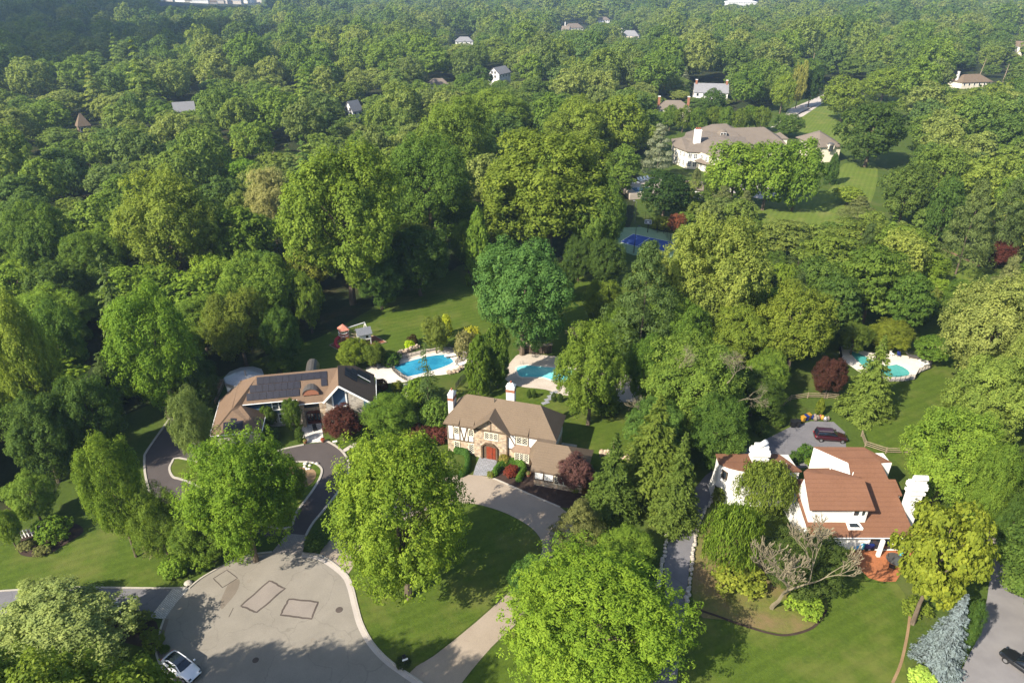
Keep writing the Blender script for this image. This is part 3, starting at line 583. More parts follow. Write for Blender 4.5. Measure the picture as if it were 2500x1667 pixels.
SHAPE = {'spruce_hi': 'cone', 'spruce_mid': 'cone', 'thin_spruce': 'cone', 'shrub': 'low', 'shrub_loose': 'low'}
def samples(kind):
    sh = SHAPE.get(kind, 'ell'); out = []
    if sh == 'cone':
        for f in (0, .25, .5, .75, 1):
            r = (1-f)**.9+.02
            for j in range(12): out.append((r*math.cos(j*.5236), r*math.sin(j*.5236), .15+2.45*f-(.2*r)))
    else:
        c = .9 if sh == 'low' else 1.35
        for i in range(9):
            t = math.pi*i/8
            for j in range(14): out.append((math.sin(t)*math.cos(j*.4488)*1.04, math.sin(t)*math.sin(j*.4488)*1.04, c+math.cos(t)*1.04))
    return np.array(out)
SAMP = {}
def fit(kind, cx, cy, w, h, lim=(.6, 2.6)):
    """true base position, crown radius and height of a tree whose crown covers the given picture box"""
    if kind not in SAMP: SAMP[kind] = samples(kind)
    s = SAMP[kind]; X = P3(cx, cy, 8); R = w/2*X.length/FPX; H = R*1.1; b = [X.x, X.y]
    for _ in range(40):
        a = s*np.array([R, R, H])+np.array([b[0], b[1], 0]); q = proj_np(a); lo = q.min(0); hi = q.max(0)
        R *= (w/(hi[0]-lo[0]))**.6; H *= (h/(hi[1]-lo[1]))**.8; H = min(max(H, lim[0]*R), lim[1]*R)
        ex = cx-(hi[0]+lo[0])/2; ey = cy-(hi[1]+lo[1])/2; zc = H*1.2
        p = proj(b[0], b[1], zc); t = P3(p[0]+ex, p[1]+ey, zc); b = [b[0]+(t.x-b[0])*.8, b[1]+(t.y-b[1])*.8]
    return b[0], b[1], R, H
NAMES = {'spruce_hi': 'spruce_tree', 'spruce_mid': 'spruce_tree', 'thin_spruce': 'spruce_tree', 'pine_hi': 'pine_tree', 'cedar': 'cedar_tree', 'column': 'arborvitae', 'weep': 'weeping_tree', 'shrub': 'shrub', 'shrub_loose': 'shrub'}
ALLTREES = []; trng = random.Random(5)
def plant(kind, x, y, R, H, tint, label, cat=None, group=None, name=None, bark=None, var=None):
    cr, tr = PR[kind]; nm = name or NAMES.get(kind, 'broadleaf_tree')
    o = empty(nm, (x, y, terr(x, y)), trng.uniform(0, 6.28), label, cat or ('shrub' if 'shrub' in kind else 'tree'), group); o.scale = (R, R, H)
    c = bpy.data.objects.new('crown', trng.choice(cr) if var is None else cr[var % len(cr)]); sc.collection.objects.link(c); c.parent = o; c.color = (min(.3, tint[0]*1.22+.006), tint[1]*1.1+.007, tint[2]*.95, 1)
    t = bpy.data.objects.new('trunk', trng.choice(tr)); sc.collection.objects.link(t); t.parent = o
    ALLTREES.append((x, y, R, H)); return o
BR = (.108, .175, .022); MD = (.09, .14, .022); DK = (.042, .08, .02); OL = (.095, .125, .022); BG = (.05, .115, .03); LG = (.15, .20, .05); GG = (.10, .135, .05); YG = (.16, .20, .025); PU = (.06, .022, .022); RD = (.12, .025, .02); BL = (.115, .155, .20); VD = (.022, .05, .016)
def T(kind, cx, cy, w, h, tint, label, **k):
    """cx, cy, w, h: picture box of the crown in 2352-wide view"""
    lim = k.pop('lim', (.6, 2.6)); x, y, R, H = fit(kind, cx*1.06293, cy*1.06293, w*1.06293, h*1.06293, lim)
    return plant(kind, x, y, R, H, tint, label, **k)
# ------------------------------------------------------------------ buildings
def window(par, f, u0, u1, z0, z1, n=2, m=None, diamond=False, rows=1, fw=.09, glass=None, name='window'):
    """f(u, d, z): wall point, d outwards. frame mesh with a pane as its child"""
    m = m or M_trim
    def bx(b, a0, a1, d0, d1, c0, c1):
        vs = [f(a, d, c) for c in (c0, c1) for a, d in ((a0, d0), (a1, d0), (a1, d1), (a0, d1))]
        b.add(vs, [(0,3,2,1),(4,5,6,7),(0,1,5,4),(1,2,6,5),(2,3,7,6),(3,0,4,7)])
    fb = MB(); bx(fb, u0-fw, u0, 0, .10, z0-fw, z1+fw); bx(fb, u1, u1+fw, 0, .10, z0-fw, z1+fw); bx(fb, u0, u1, 0, .10, z1, z1+fw); bx(fb, u0, u1, 0, .13, z0-fw, z0)
    for i in range(1, n): uc = u0+(u1-u0)*i/n; bx(fb, uc-.05, uc+.05, .001, .09, z0, z1)
    for j in range(1, rows): zc = z0+(z1-z0)*j/rows; bx(fb, u0, u1, .002, .08, zc-.03, zc+.03)
    if diamond:
        for i in range(n):
            a0 = u0+(u1-u0)*i/n+.05; a1 = u0+(u1-u0)*(i+1)/n-.05; k = 3; w = a1-a0; h = z1-z0; st = w/1.5
            for s in (-1, 1):
                c = -h
                while c < w+h:
                    # line u = a0+c+s*t, z=z0+t
                    if s > 0: t0 = max(0, -c); t1 = min(h, w-c)
                    else: t0 = max(0, c-w); t1 = min(h, c)
                    if t1-t0 > .06:
                        p = f(a0+c+s*t0, .03, z0+t0); q = f(a0+c+s*t1, .03, z0+t1); fb.bar(p, q, .035, .035)
                    c += st
    o = fb.build(name, m, par); g = MB(); bx(g, u0, u1, -.02, .015, z0, z1); g.build('pane', glass or M_glass, o); return o
def boards(par, f, lines, m=M_timber, w=.17, name='timber_frame'):
    b = MB()
    for (u0, z0, u1, z1) in lines:
        d = Vector((u1-u0, z1-z0)).normalized(); nx_, nz_ = -d.y*w/2, d.x*w/2; vs = []
        for dd in (0, .05):
            for (u, z, s) in ((u0, z0, 1), (u1, z1, 1), (u1, z1, -1), (u0, z0, -1)): vs.append(f(u+nx_*s, dd, z+nz_*s))
        b.add(vs, [(0,1,2,3),(7,6,5,4),(0,4,5,1),(1,5,6,2),(2,6,7,3),(3,7,4,0)])
    return b.build(name, m, par)
# ---- half-timbered house
h2 = empty('half_timbered_house', (-10.3, 83.9, 0), math.radians(-15.5), "half-timbered house with tan roof, stone front gable and two white chimneys", "house")
MB().slab([[(0,0,5.25),(17.3,0,5.25),(14.1,3.3,8.8),(2.8,3.3,8.8)], [(17.3,0,5.25),(17.3,6.9,5.25),(14.1,3.3,8.8)], [(17.3,6.9,5.25),(0,6.9,5.25),(2.8,3.3,8.8),(14.1,3.3,8.8)], [(0,6.9,5.25),(0,0,5.25),(2.8,3.3,8.8)]], .16).build('roof', M_roof_tan, h2)
MB().slab([[(7.45,-.75,7.75),(7.45,2.4,7.75),(4.4,.1,5.2),(4.4,-.75,5.2)], [(7.45,2.4,7.75),(7.45,-.75,7.75),(10.5,-.75,5.2),(10.5,.1,5.2)]], .15).build('gable_roof', M_roof_tan, h2)
MB().slab([[(14.6,-4.4,2.95),(22.4,-4.4,2.95),(19.2,-.9,5.45),(14.6,-.9,5.45)], [(22.4,-4.4,2.95),(22.4,2.5,2.95),(19.2,-.9,5.45)], [(22.4,2.5,2.95),(14.6,2.5,2.95),(14.6,-.9,5.45),(19.2,-.9,5.45)]], .15).build('garage_roof', M_roof_tan, h2)
MB().slab([[(14.62,-.92,5.46),(17.4,-.92,5.46),(17.3,.05,5.33),(14.5,.05,5.33)]], .1).build('roof_saddle', M_roof_tan, h2)
MB().slab([[(13.7,-1.7,3.2),(14.65,-3.4,3.2),(14.65,-1.2,4.7)], [(13.7,-1.7,3.2),(14.65,-1.2,4.7),(14.3,.6,4.7),(13.4,.6,3.2)]], .1).build('porch_roof', M_roof_tan, h2)
MB().box(.5, 16.9, .32, 6.4, 0, 2.35).build('ground_floor_wall', M_stone, h2)
MB().box(.48, 16.92, .30, 6.42, 2.35, 5.2).build('upper_wall', M_white, h2)
MB().box(4.85, 9.95, .05, .7, 0, 5.15).wallpoly([(4.85,.05,5.15),(9.95,.05,5.15),(7.45,.05,7.35)], .3, (0,1,0)).build('gable_wall', M_stone, h2)
MB().box(15, 21.9, -3.95, 2.1, 0, 1.15).build('garage_wall', M_stone, h2)
MB().box(14.98, 21.92, -3.97, 2.12, 1.15, 2.85).build('garage_upper_wall', M_white, h2)
F = lambda u, d, z: (u, .30-d, z); FG = lambda u, d, z: (u, .05-d, z); FW = lambda u, d, z: (u, -3.97-d, z); FL = lambda u, d, z: (.48-d, u, z)
boards(h2, F, [(.6,2.35,4.85,2.35),(.6,2.4,.6,5.1),(1.5,2.4,1.5,5.1),(2.5,2.4,2.5,5.1),(2.55,5.0,3.1,2.45),(3.7,5.0,3.15,2.45),(3.8,2.4,3.8,5.1),(4.7,2.4,4.7,5.1)])
boards(h2, F, [(9.95,2.35,15,2.35),(10.1,4.9,11.1,3.0),(13.05,2.4,13.05,5.1),(13.1,2.6,14.7,4.7),(14.6,2.4,14.6,5.1),(11.2,2.4,11.2,5.1)])
boards(h2, FG, [(4.75,5.2,7.45,7.5),(7.45,7.5,10.15,5.2),(4.85,5.0,9.95,5.0),(7.45,5.0,7.45,7.3),(9.9,0,9.9,5)])
boards(h2, FW, [(15,1.15,21.9,1.15),(15.05,1.2,15.05,2.8),(16.4,1.2,16.4,2.8),(17.85,1.2,17.85,2.8),(20.7,1.2,20.7,2.8)])
for u in (1.65, 3.0+.95): window(h2, F, u, u+.7, 3.5, 4.6, 1, M_creamtrim, True); window(h2, F, u, u+.7, .5, 2.0, 1, M_creamtrim, True)
for u in (1.55, 3.85): MB().slab([[(u-.1,-.1,5.5),(u+.95,-.1,5.5),(u+.95,.8,6.1),(u-.1,.8,6.1)]], .3).build('window_dormer', M_roof_tan, h2)
window(h2, FG, 6.55, 8.5, 3.65, 4.8, 3, M_creamtrim, True)
window(h2, F, 11.35, 12.9, 3.55, 4.75, 2, M_creamtrim, True)
MB().slab([[(11.1,-.1,5.5),(13.1,-.1,5.5),(13.1,1.1,6.35),(11.1,1.1,6.35)]], .3).build('window_dormer', M_roof_tan, h2)
bay = MB().prism([(10.8,.6),(11.15,-.15),(13.35,-.15),(13.7,.6)], 0, 2.35).build('bay', M_stone, h2)
MB().slab([[(10.7,-.3,2.4),(13.8,-.3,2.4),(13.2,.28,3.4),(11.3,.28,3.4)], [(13.8,-.3,2.4),(14.0,.28,2.4),(13.2,.28,3.4)], [(10.5,.28,2.4),(10.7,-.3,2.4),(11.3,.28,3.4)]], .08).build('bay_roof', M_bronze, h2)
window(h2, lambda u, d, z: (u, -.15-d, z), 11.25, 13.25, .75, 2.2, 3, M_creamtrim, True)
window(h2, FW, 18.0, 20.6, 1.0, 2.6, 4, M_creamtrim, True)
# recessed arched entry
MB().prism([(5.95,.03),(6.2,.03),(6.2,-.25),(5.95,-.25)], 0, 2.3).prism([(8.25,.03),(8.5,.03),(8.5,-.25),(8.25,-.25)], 0, 2.3).slab([[(5.95,-.25,2.3),(6.6,-.25,2.95),(6.6,.03,2.95),(5.95,.03,2.3)],[(6.6,-.25,2.95),(7.85,-.25,2.95),(7.85,.03,2.95),(6.6,.03,2.95)],[(7.85,-.25,2.95),(8.5,-.25,2.3),(8.5,.03,2.3),(7.85,.03,2.95)]], .2).build('entry_arch', M_timber, h2)
MB().wallpoly([(6.2,.02,0),(8.25,.02,0),(8.25,.02,2.2),(7.8,.02,2.72),(6.65,.02,2.72),(6.2,.02,2.2)], .02, (0,-1,0)).build('entry_recess', M_timber, h2)
d = MB().box(6.75, 7.65, -.08, -.03, .1, 2.3).box(7.7, 8.15, -.06, -.02, .1, 2.2).build('door', M_door, h2); MB().box(7.5, 7.56, -.12, -.08, 1.0, 1.2).build('handle', M_copper, d)
def chimney(par, x, y, w, dp, z0, z1, name='chimney'):
    o = MB().box(x-w/2, x+w/2, y-dp/2, y+dp/2, z0, z1).build(name, M_white, par)
    MB().box(x-w/2-.04, x+w/2+.04, y-dp/2-.04, y+dp/2+.04, z1-1.0, z1-.55).build('brick_band', M_brick, o)
    MB().slab([[(x-w/2-.05,y-dp/2-.05,z1),(x+w/2+.05,y-dp/2-.05,z1),(x+.25,y,z1+.5),(x-.25,y,z1+.5)],[(x+w/2+.05,y-dp/2-.05,z1),(x+w/2+.05,y+dp/2+.05,z1),(x+.25,y,z1+.5)],[(x+w/2+.05,y+dp/2+.05,z1),(x-w/2-.05,y+dp/2+.05,z1),(x-.25,y,z1+.5),(x+.25,y,z1+.5)],[(x-w/2-.05,y+dp/2+.05,z1),(x-w/2-.05,y-dp/2-.05,z1),(x-.25,y,z1+.5)]], .1).build('chimney_cap', M_white, o)
    MB().lathe([(.13, z1+.4), (.15, z1+.75), (.1, z1+.8)], (x, y), 10).build('chimney_pot', M_terrapot, o)
chimney(h2, .35, 3.3, .8, 1.5, 0, 8.6); chimney(h2, 9.25, 4.6, 1.25, .9, 6.5, 10.6)
MB().tube([(7.2, 2.9, 8.3), (7.2, 2.9, 9.0)], .06).build('vent_pipe', M_copper, h2)
MB().tube([(-.02,-.04,5.14),(4.4,-.04,5.14)], .06).build('gutter', M_timber, h2)
MB().tube([(10.5,-.04,5.14),(14.6,-.04,5.14)], .06).build('gutter', M_timber, h2)
MB().tube([(14.6,-4.45,2.85),(22.4,-4.45,2.85)], .06).build('gutter', M_timber, h2)
MB().box(17.0, 19.4, 3.6, 5.8, 0, .9).build('cellar_entry', M_stone_g, h2)
# curved clipped hedge
def hedge(name, pts, w, h, label, tint):
    pts = smooth_poly([Vector((p[0], p[1], 0)) for p in pts], 8, False); rng = np.random.default_rng(3); C = []; Nm = []
    for p in pts:
        n = 420; t = rng.uniform(0, math.pi, n); o = np.stack([np.cos(t)*w/2, rng.uniform(-.3, .3, n), np.sin(t)**.6*h], 1); a = rng.uniform(0, 6.28, n)
        C.append(np.stack([p.x+np.cos(a)*np.abs(o[:, 0]), p.y+np.sin(a)*np.abs(o[:, 0]), np.minimum(h, o[:, 2])*rng.uniform(.6, 1, n)], 1)); Nm.append(np.stack([np.cos(a)*np.abs(o[:, 0])*2, np.sin(a)*np.abs(o[:, 0])*2, o[:, 2]+.1], 1)+rng.normal(size=(n, 3))*.25)
    C = np.concatenate(C); Nm = np.concatenate(Nm); me = quads_mesh(name, C, Nm, rng.uniform(.06, .12, len(C)), .6, rng)
    o = bpy.data.objects.new(name, me); sc.collection.objects.link(o); o.color = (*tint, 1); tag(o, label, 'hedge')
# ---- solar panel house
A1 = math.radians(10.5); h1 = empty('stone_house', (-41.9, 88.9, 0), A1, "stone and blue-sided house with solar panels on its orange-brown roof", "house")
sl = lambda y: 5.3+.97*y
MB().slab([[(0,-.05,5.25),(12.3,-.05,5.25),(14.7,3.15,8.36),(2.2,3.15,8.36)], [(2.2,3.15,8.36),(14.7,3.15,8.36),(14.65,3.9,8.24),(14,7.2,5),(.8,7.0,5.6),(-1.6,7,5.4)], [(2.2,3.15,8.36),(-1.6,7,5.4),(-4.8,5.8,3.0),(-4.4,-4.3,2.95),(-1.5,-1.15,5.25),(0,-.05,5.25)],
    [(-4.4,-4.3,2.95),(3.0,-4.5,2.95),(-.2,-.35,5.3),(-1.5,-1.15,5.25)], [(3.0,-4.5,2.95),(3.0,.75,2.95),(-.2,-.35,5.3)]], .16).build('roof', M_roof_brown, h1)
MB().slab([[(14.7,3.15,8.38),(12.2,-.1,5.25),(12.35,-2.1,5.45),(14.95,-2.1,8.2)], [(14.95,-2.1,8.24),(20.3,-2.1,3.99),(20.1,7.3,4.15),(17.15,6.8,6.49),(14.65,3.9,8.45)], [(14.65,3.9,8.45),(17.15,6.8,6.49),(14,7.2,5)]], .16).build('gable_roof', M_roof_brown, h1)
MB().slab([[(8.2,-.75,4.75),(12.3,-.75,4.75),(12.3,.3,5.6),(8.2,.3,5.6)]], .14).build('porch_roof', M_roof_brown, h1)
MB().prism([(.3,.7),(12.4,.7),(12.4,6.5),(.3,6.5)], 0, 2.6).prism([(12.4,-1.3),(19.6,-1.3),(19.6,6.8),(12.4,6.8)], 0, 3.6).build('ground_floor_wall', M_stone_g, h1)
MB().prism([(.3,.68),(8.2,.68),(8.2,6.52),(.3,6.52)], 2.6, 5.15).build('blue_wall', M_blue, h1)
MB().prism([(8.2,.69),(12.4,.69),(12.4,6.5),(8.2,6.5)], 2.6, 5.1).wallpoly([(12.6,-1.3,3.6),(19.6,-1.3,3.6),(19.6,-1.3,4.2),(14.95,-1.3,7.9),(12.6,-1.3,5.6)], .3, (0,1,0)).build('stone_wall', M_stone_g, h1)
FB = lambda u, d, z: (u, -1.3-d, z); FM = lambda u, d, z: (u, .68-d, z)
MB().wallpoly([(13.75,-1.33,4.0),(15.75,-1.33,4.0),(15.75,-1.33,7.1),(14.95,-1.33,7.8),(13.75,-1.33,6.6)], .03, (0,-1,0)).build('blue_gable_panel', M_blue, h1)
MB().wallpoly([(18.4,-1.33,2.4),(19.6,-1.33,2.4),(19.6,-1.33,4.1),(18.4,-1.33,5.1)], .03, (0,-1,0)).build('blue_corner_panel', M_blue, h1)
boards(h1, lambda u, d, z: (u, -2.12-d, z), [(12.3,5.35,14.95,8.12),(14.95,8.12,20.4,3.85)], M_trim, .3, 'barge_board')
boards(h1, lambda u, d, z: (u, -1.37-d, z), [(13.7,2.2,13.7,6.5),(15.8,2.2,15.8,7.0)], M_trim, .22, 'corner_trim')
window(h1, lambda u, d, z: (u, -1.36-d, z), 13.85, 15.65, 2.7, 3.9, 3, M_trim, rows=2, fw=.12)
window(h1, FM, 4.2, 7.0, 3.3, 4.75, 3, M_trim, rows=2, fw=.16); window(h1, FM, 4.9, 6.7, .9, 2.3, 3, M_trim, rows=2, fw=.12)
MB().box(8.5, 9.0, -.35, .7, 0, 4.7).box(11.5, 12.5, -.9, .7, 0, 4.7).build('porch_pier', M_stone, h1)
MB().box(9.0, 11.5, .3, .42, 3.25, 4.6).build('porch_glazing', M_glass, h1)
MB().box(9.0, 11.5, .28, .45, 2.7, 3.25).build('door_lintel', M_stone, h1)
dd = MB().wallpoly([(9.15,.42,0),(11.35,.42,0),(11.35,.42,2.2),(10.9,.42,2.65),(10.25,.42,2.75),(9.6,.42,2.65),(9.15,.42,2.2)], .06, (0,-1,0)).build('door', M_ddoor, h1)
for k in range(4): window(dd, lambda u, d, z: (u, .36-d, z), 9.3+k*.5, 9.65+k*.5, .7, 2.1, 1, M_ddoor, fw=.03, name='door_light')
MB().box(-4, 2.6, -3.95, 5, 0, 2.85).build('garage_wall', M_stone_g, h1)
MB().tube([(0,-.12,5.16),(8.2,-.12,5.16)], .07).build('gutter', M_trim, h1)
MB().tube([(8.2,-.8,4.66),(12.25,-.8,4.66)], .07).build('gutter', M_trim, h1)
MB().tube([(-4.4,-4.38,2.85),(3.0,-4.56,2.85)], .07).build('gutter', M_trim, h1)
MB().tube([(20.36,-2.1,3.86),(20.36,7.6,3.96)], .07).build('gutter', M_trim, h1)
MB().tube([(3.06,-4.5,2.86),(3.06,.7,2.86)], .06).build('gutter', M_trim, h1)
MB().tube([(-4.5,-4.3,2.86),(-4.9,5.8,2.9)], .06).build('gutter', M_trim, h1)
# eyebrow dormer
eb = MB(); ev = []; ef = []
for i in range(9):
    t = math.pi*i/8; ux = 10.36-1.35*math.cos(t); uz = 5.75+1.15*math.sin(t); ev += [(ux, -.05, uz), (ux, (uz-5.3)/.97+.15, uz+.02), (ux, -.05, uz-.12)]
for i in range(8): a = i*3; ef += [(a, a+3, a+4, a+1), (a, a+2, a+5, a+3)]
eb.add(ev, ef).build('eyebrow_dormer', M_copper, h1)
MB().wallpoly([(10.36-1.25*math.cos(math.pi*i/8), .08, 5.72+1.03*math.sin(math.pi*i/8)) for i in range(9)], .05, (0,-1,0)).build('dormer_window', M_brick, h1)
# barrel-roofed conservatory and bay behind

bv = []; bf = []
for j, yy in enumerate((6.6, 10.6)):
    for i in range(9): t = math.pi*i/8; bv.append((9.9-1.1*math.cos(t), yy, 5.0+1.5*math.sin(t)))
for i in range(8): bf.append((i, i+1, i+10, i+9))
bf += [tuple(range(9)), tuple(reversed(range(9, 18)))]
MB().add(bv, bf).build('barrel_roof', M_copper, h1, smooth=False)
MB().slab([[(7.2,7,4.9),(12.6,7,4.9),(12.6,9.6,4.4),(7.2,9.6,4.4)]], .2).box(7.4, 12.4, 6.8, 9.3, 0, 4.3).build('rear_extension', M_roof_slate, h1)
MB().lathe([(3.3,4.6),(3.2,5.2),(1.2,6.0),(.05,6.2)], (-1.2, 9.0), 10).build('conservatory_roof', M_greymetal, h1)
MB().lathe([(3.15,0),(3.15,4.6)], (-1.2, 9.0), 10).build('conservatory_wall', M_trim, h1)
MB().tube([(-.6, 7.8, 5.5), (-.6, 7.8, 7.0)], .12).build('vent_pipe', M_greymetal, h1)
# solar panels, each its own part
def panel(u, y, w=.94, dy=.84, par=h1, fn=None):
    th = .06; q = [fn(u, y), fn(u+w, y), fn(u+w, y+dy), fn(u, y+dy)]; b = MB(); n = (Vector(q[1])-Vector(q[0])).cross(Vector(q[3])-Vector(q[0])).normalized()
    lo = [tuple(Vector(p)+n*.06) for p in q]; hi = [tuple(Vector(p)+n*.12) for p in q]
    b.add(lo+hi, [(3,2,1,0),(4,5,6,7),(0,1,5,4),(1,2,6,5),(2,3,7,6),(3,0,4,7)]).build('solar_panel', M_solar, par)
main_pl = lambda u, y: (u, y, 5.25+(y+.05)*.972)
for i in range(8): panel(.62+i*1.0, .30, fn=main_pl, w=.97)
for i in range(8): panel(1.1+i*.96, 1.19, fn=main_pl, w=.93)
for i in range(11): panel(2.2+i*.98, 2.08, fn=main_pl, w=.95)
panel(11.98, 1.19, fn=main_pl, w=.95)
gp = lambda u, y: (u, y, 2.95+(y+4.4)*.57)
for u, y in ((-2.6,-3.9),(-1.65,-3.9),(-.7,-3.9),(-1.6,-2.6)): panel(u, y, .92, 1.25, fn=gp)
rp = lambda u, y: (u, y, 8.24-(u-14.95)*.795)
for u0, ys_ in ((15.7, (1.9,2.8,3.7)), (16.62, (1.8,2.7,3.6,4.5)), (17.55, (4.25,5.15)), (18.47, (4.25,5.15))):
    for y0 in ys_: panel(u0, y0, .88, .86, fn=rp)
MB().slab([[rp(17.65,3.45),rp(19.4,3.45),rp(19.4,4.0),rp(17.65,4.0)]], -.1).build('skylight', M_glass, h1)
MB().slab([[rp(17.6,4.02),rp(19.5,4.02),rp(19.5,4.16),rp(17.6,4.16)]], -.16).build('skylight_frame', M_trim, h1)
# ---- white house
h3 = empty('white_house', (49.8, 62.7, 0), math.radians(-.3), "white rendered house with red-brown shingle roofs and sculpted white chimneys", "house")
sh = lambda y: 3.0+.34*y
MB().slab([[(-13,0,3.0),(0,0,3.0),(0,5.6,sh(5.6)),(-13,5.6,sh(5.6))], [(-13,5.6,sh(5.6)),(.6,5.6,sh(5.6)),(.6,7.8,sh(7.8)),(-13,7.8,sh(7.8))], [(-5.0,7.8,sh(7.8)),(-.3,7.8,sh(7.8)),(-.4,10.3,6.5),(-4.7,10.3,6.5)]], .22).build('main_roof', M_roof_red, h3)
MB().slab([[(-4.72,10.31,6.52),(-.4,10.31,6.52),(1.3,10.5,6.3),(-1.5,13.0,6.95),(-8.4,13.0,7.0)]], .2).build('rear_roof', M_roof_red, h3)
MB().slab([[(-13.2,1.3,6.2),(-5.2,1.3,6.2),(-5.2,5.25,7.8),(-12.7,5.25,7.8)], [(-12.7,5.25,7.8),(-5.2,5.25,7.8),(-6.1,6.0,7.7),(-8.8,7.3,7.9),(-11.6,7.1,8.0),(-12.5,6.3,8.1)]], .16).build('upper_roof', M_roof_red, h3)
MB().box(-12.7, -5.6, 1.9, 5.8, 2.5, 6.2).wallpoly([(-12.7,1.9,6.2),(-12.7,5.8,6.2),(-12.6,5.5,7.75),(-12.65,5.2,7.7),(-12.75,1.9,6.3)], .2, (1,0,0)).wallpoly([(-5.8,1.9,6.1),(-5.8,5.4,6.1),(-5.8,5.2,7.6)], .2, (1,0,0)).build('upper_wall', M_white, h3)
MB().box(-12.9, -.15, .9, 8.5, 0, 2.9).box(-7, .4, 5.7, 10, 0, 4.6).box(-4.4, 1.1, 10.2, 12.6, 0, 6.25).box(-1.2, 1.2, 10.35, 10.6, 0, 6.28).build('wall', M_white, h3)
MB().wallpoly([(-4.75,10.25,6.35),(-8.4,12.95,6.85),(-8.4,12.95,1.5),(-5.2,7.8,1.5),(-5.2,7.8,5.4)], .25, (.5,.6,0)).build('courtyard_wall', M_white, h3)
FD = lambda u, d, z: (u, 1.9-d, z); FF = lambda u, d, z: (u, .9-d, z)
window(h3, FD, -7.35, -6.65, 4.75, 5.7, 1, M_trim, glass=M_glass); window(h3, FD, -6.35, -5.9, 4.75, 5.7, 1, M_trim)
window(h3, FF, -4.9, -3.4, .1, 2.3, 1, M_trim, fw=.12, name='patio_door'); window(h3, FF, -3.1, -.8, .1, 2.3, 2, M_trim, fw=.12, name='patio_door')
MB().slab([[(-8.0,.9,sh(.9)+.3),(-6.2,.9,sh(.9)+.3),(-6.6,2.0,sh(2)+.35),(-8.0,2.0,sh(2)+.35)]], .3).build('skylight_box', M_trim, h3)
MB().slab([[(-7.8,1.0,sh(1)+.36),(-6.5,1.0,sh(1)+.36),(-6.8,1.5,sh(1.5)+.36),(-7.8,1.5,sh(1.5)+.36)]], .05).build('skylight_glass', M_glass, h3)
MB().tube([(-13,-.02,2.86),(0,-.02,2.86)], .07).build('gutter', M_trim, h3)
MB().box(-4.25, -3.85, -.4, -.02, 0, 2.7).build('porch_column', M_white, h3)
# left wing with flared curved wall
cw = [(-21.6,11.0),(-20.9,10.0),(-19.8,9.35),(-18.4,9.1),(-15,9.0),(-11.6,9.0),(-11.6,13.2),(-21.4,13.2)]
MB().slab([[(x, y, 6.15-(y-9)*.1) for x, y in [(-21.9,10.6),(-20.9,9.7),(-19.8,9.15),(-18.5,8.9),(-15,8.8),(-11.4,8.8),(-13.0,13),(-21.7,13)]]], .2).build('wing_roof', M_roof_red, h3)
nv = len(cw); wv = []
for k, (s, z) in enumerate(((1.09, 0), (1.03, 1.6), (1.0, 3.2), (1.0, 5.0))):
    for (x, y) in cw: wv.append((-15.5+(x+15.5)*(s if x < -17 else 1), y if y > 12 else y-(s-1)*2, z))
for (x, y) in cw: wv.append((x, y, 5.9-(max(y, 9)-9)*.1))
MB().add(wv, [(k*nv+i, k*nv+(i+1) % nv, (k+1)*nv+(i+1) % nv, (k+1)*nv+i) for k in range(4) for i in range(nv)]).build('wing_wall', M_white, h3, smooth=False)
FC = lambda u, d, z: (-21.75+(u-10.6)*-.45-d*.95, u, z)
window(h3, lambda u, d, z: (-21.25+.62*(10.5-u)*1.0-d*.8-.12*(z < 3), u-d*.5, z), 9.85, 10.45, 3.9, 5.0, 1, M_timber); window(h3, lambda u, d, z: (-21.35+.62*(10.5-u)-d*.8-.55, u-d*.5, z), 9.85, 10.4, 1.0, 2.2, 1, M_timber)
def sculpt_chimney(x, y, w, dp, z0, z1, flare, pipe_ang, name='chimney'):
    c = MB(); c.add([(x-w/2,y-dp/2,z0),(x+w/2,y-dp/2,z0),(x+w/2,y+dp/2,z0),(x-w/2,y+dp/2,z0),(x-w/2-flare,y-dp/2,z1-2.2),(x+w/2,y-dp/2,z1-2.2),(x+w/2,y+dp/2,z1-2.2),(x-w/2-flare,y+dp/2,z1-2.2)], [(0,3,2,1),(4,5,6,7),(0,1,5,4),(1,2,6,5),(2,3,7,6),(3,0,4,7)])
    c.box(x-w/2-.15-flare, x+w/2+.15, y-dp/2-.15, y+dp/2+.15, z1-2.3, z1-1.9).box(x-w/2-flare, x+w/2, y-dp/2, y+dp/2, z1-1.9, z1-1.5).box(x-w/2-.2-flare, x+w/2+.2, y-dp/2-.2, y+dp/2+.2, z1-1.5, z1-.9)
    c.prism([(x-w/2-.1-flare, y-dp/2-.1), (x+w/2+.1, y-dp/2-.1), (x+w/2+.1, y+dp/2+.1), (x-w/2-.1-flare, y+dp/2+.1)], z1-.9, z1-.6).prism([(x-w/2+.25-flare, y-dp/2+.05), (x+w/2-.1, y-dp/2+.05), (x+w/2-.1, y+dp/2-.05), (x-w/2+.25-flare, y+dp/2-.05)], z1-.6, z1)
    o = c.build(name, M_white, h3, bev=.03); a = pipe_ang; dx, dy, dz = math.cos(a)*.75, 0, math.sin(a)*.75
    MB().tube([(x-flare-dx, y-.2, z1+.28-dz), (x-flare+dx, y-.45, z1+.28+dz)], .36, 14).build('chimney_cowl', M_white, o, smooth=False)
    return o
sculpt_chimney(1.1, 4.2, 1.5, 1.1, 0, 8.8, .15, .1); sculpt_chimney(-16.3, 11.4, 1.9, 1.2, 4.5, 8.5, .1, .9)
MB().lathe([(.9,5.65),(.75,5.8),(.3,5.95)], (-15.2, 9.9), 14).build('roof_dome', M_cream, h3)
for x, y in ((-13.6,10.9),(-13.0,10.2),(-16.4,9.4)): MB().tube([(x,y,5.4),(x,y,6.3)], .06).build('vent_pipe', M_trim, h3)
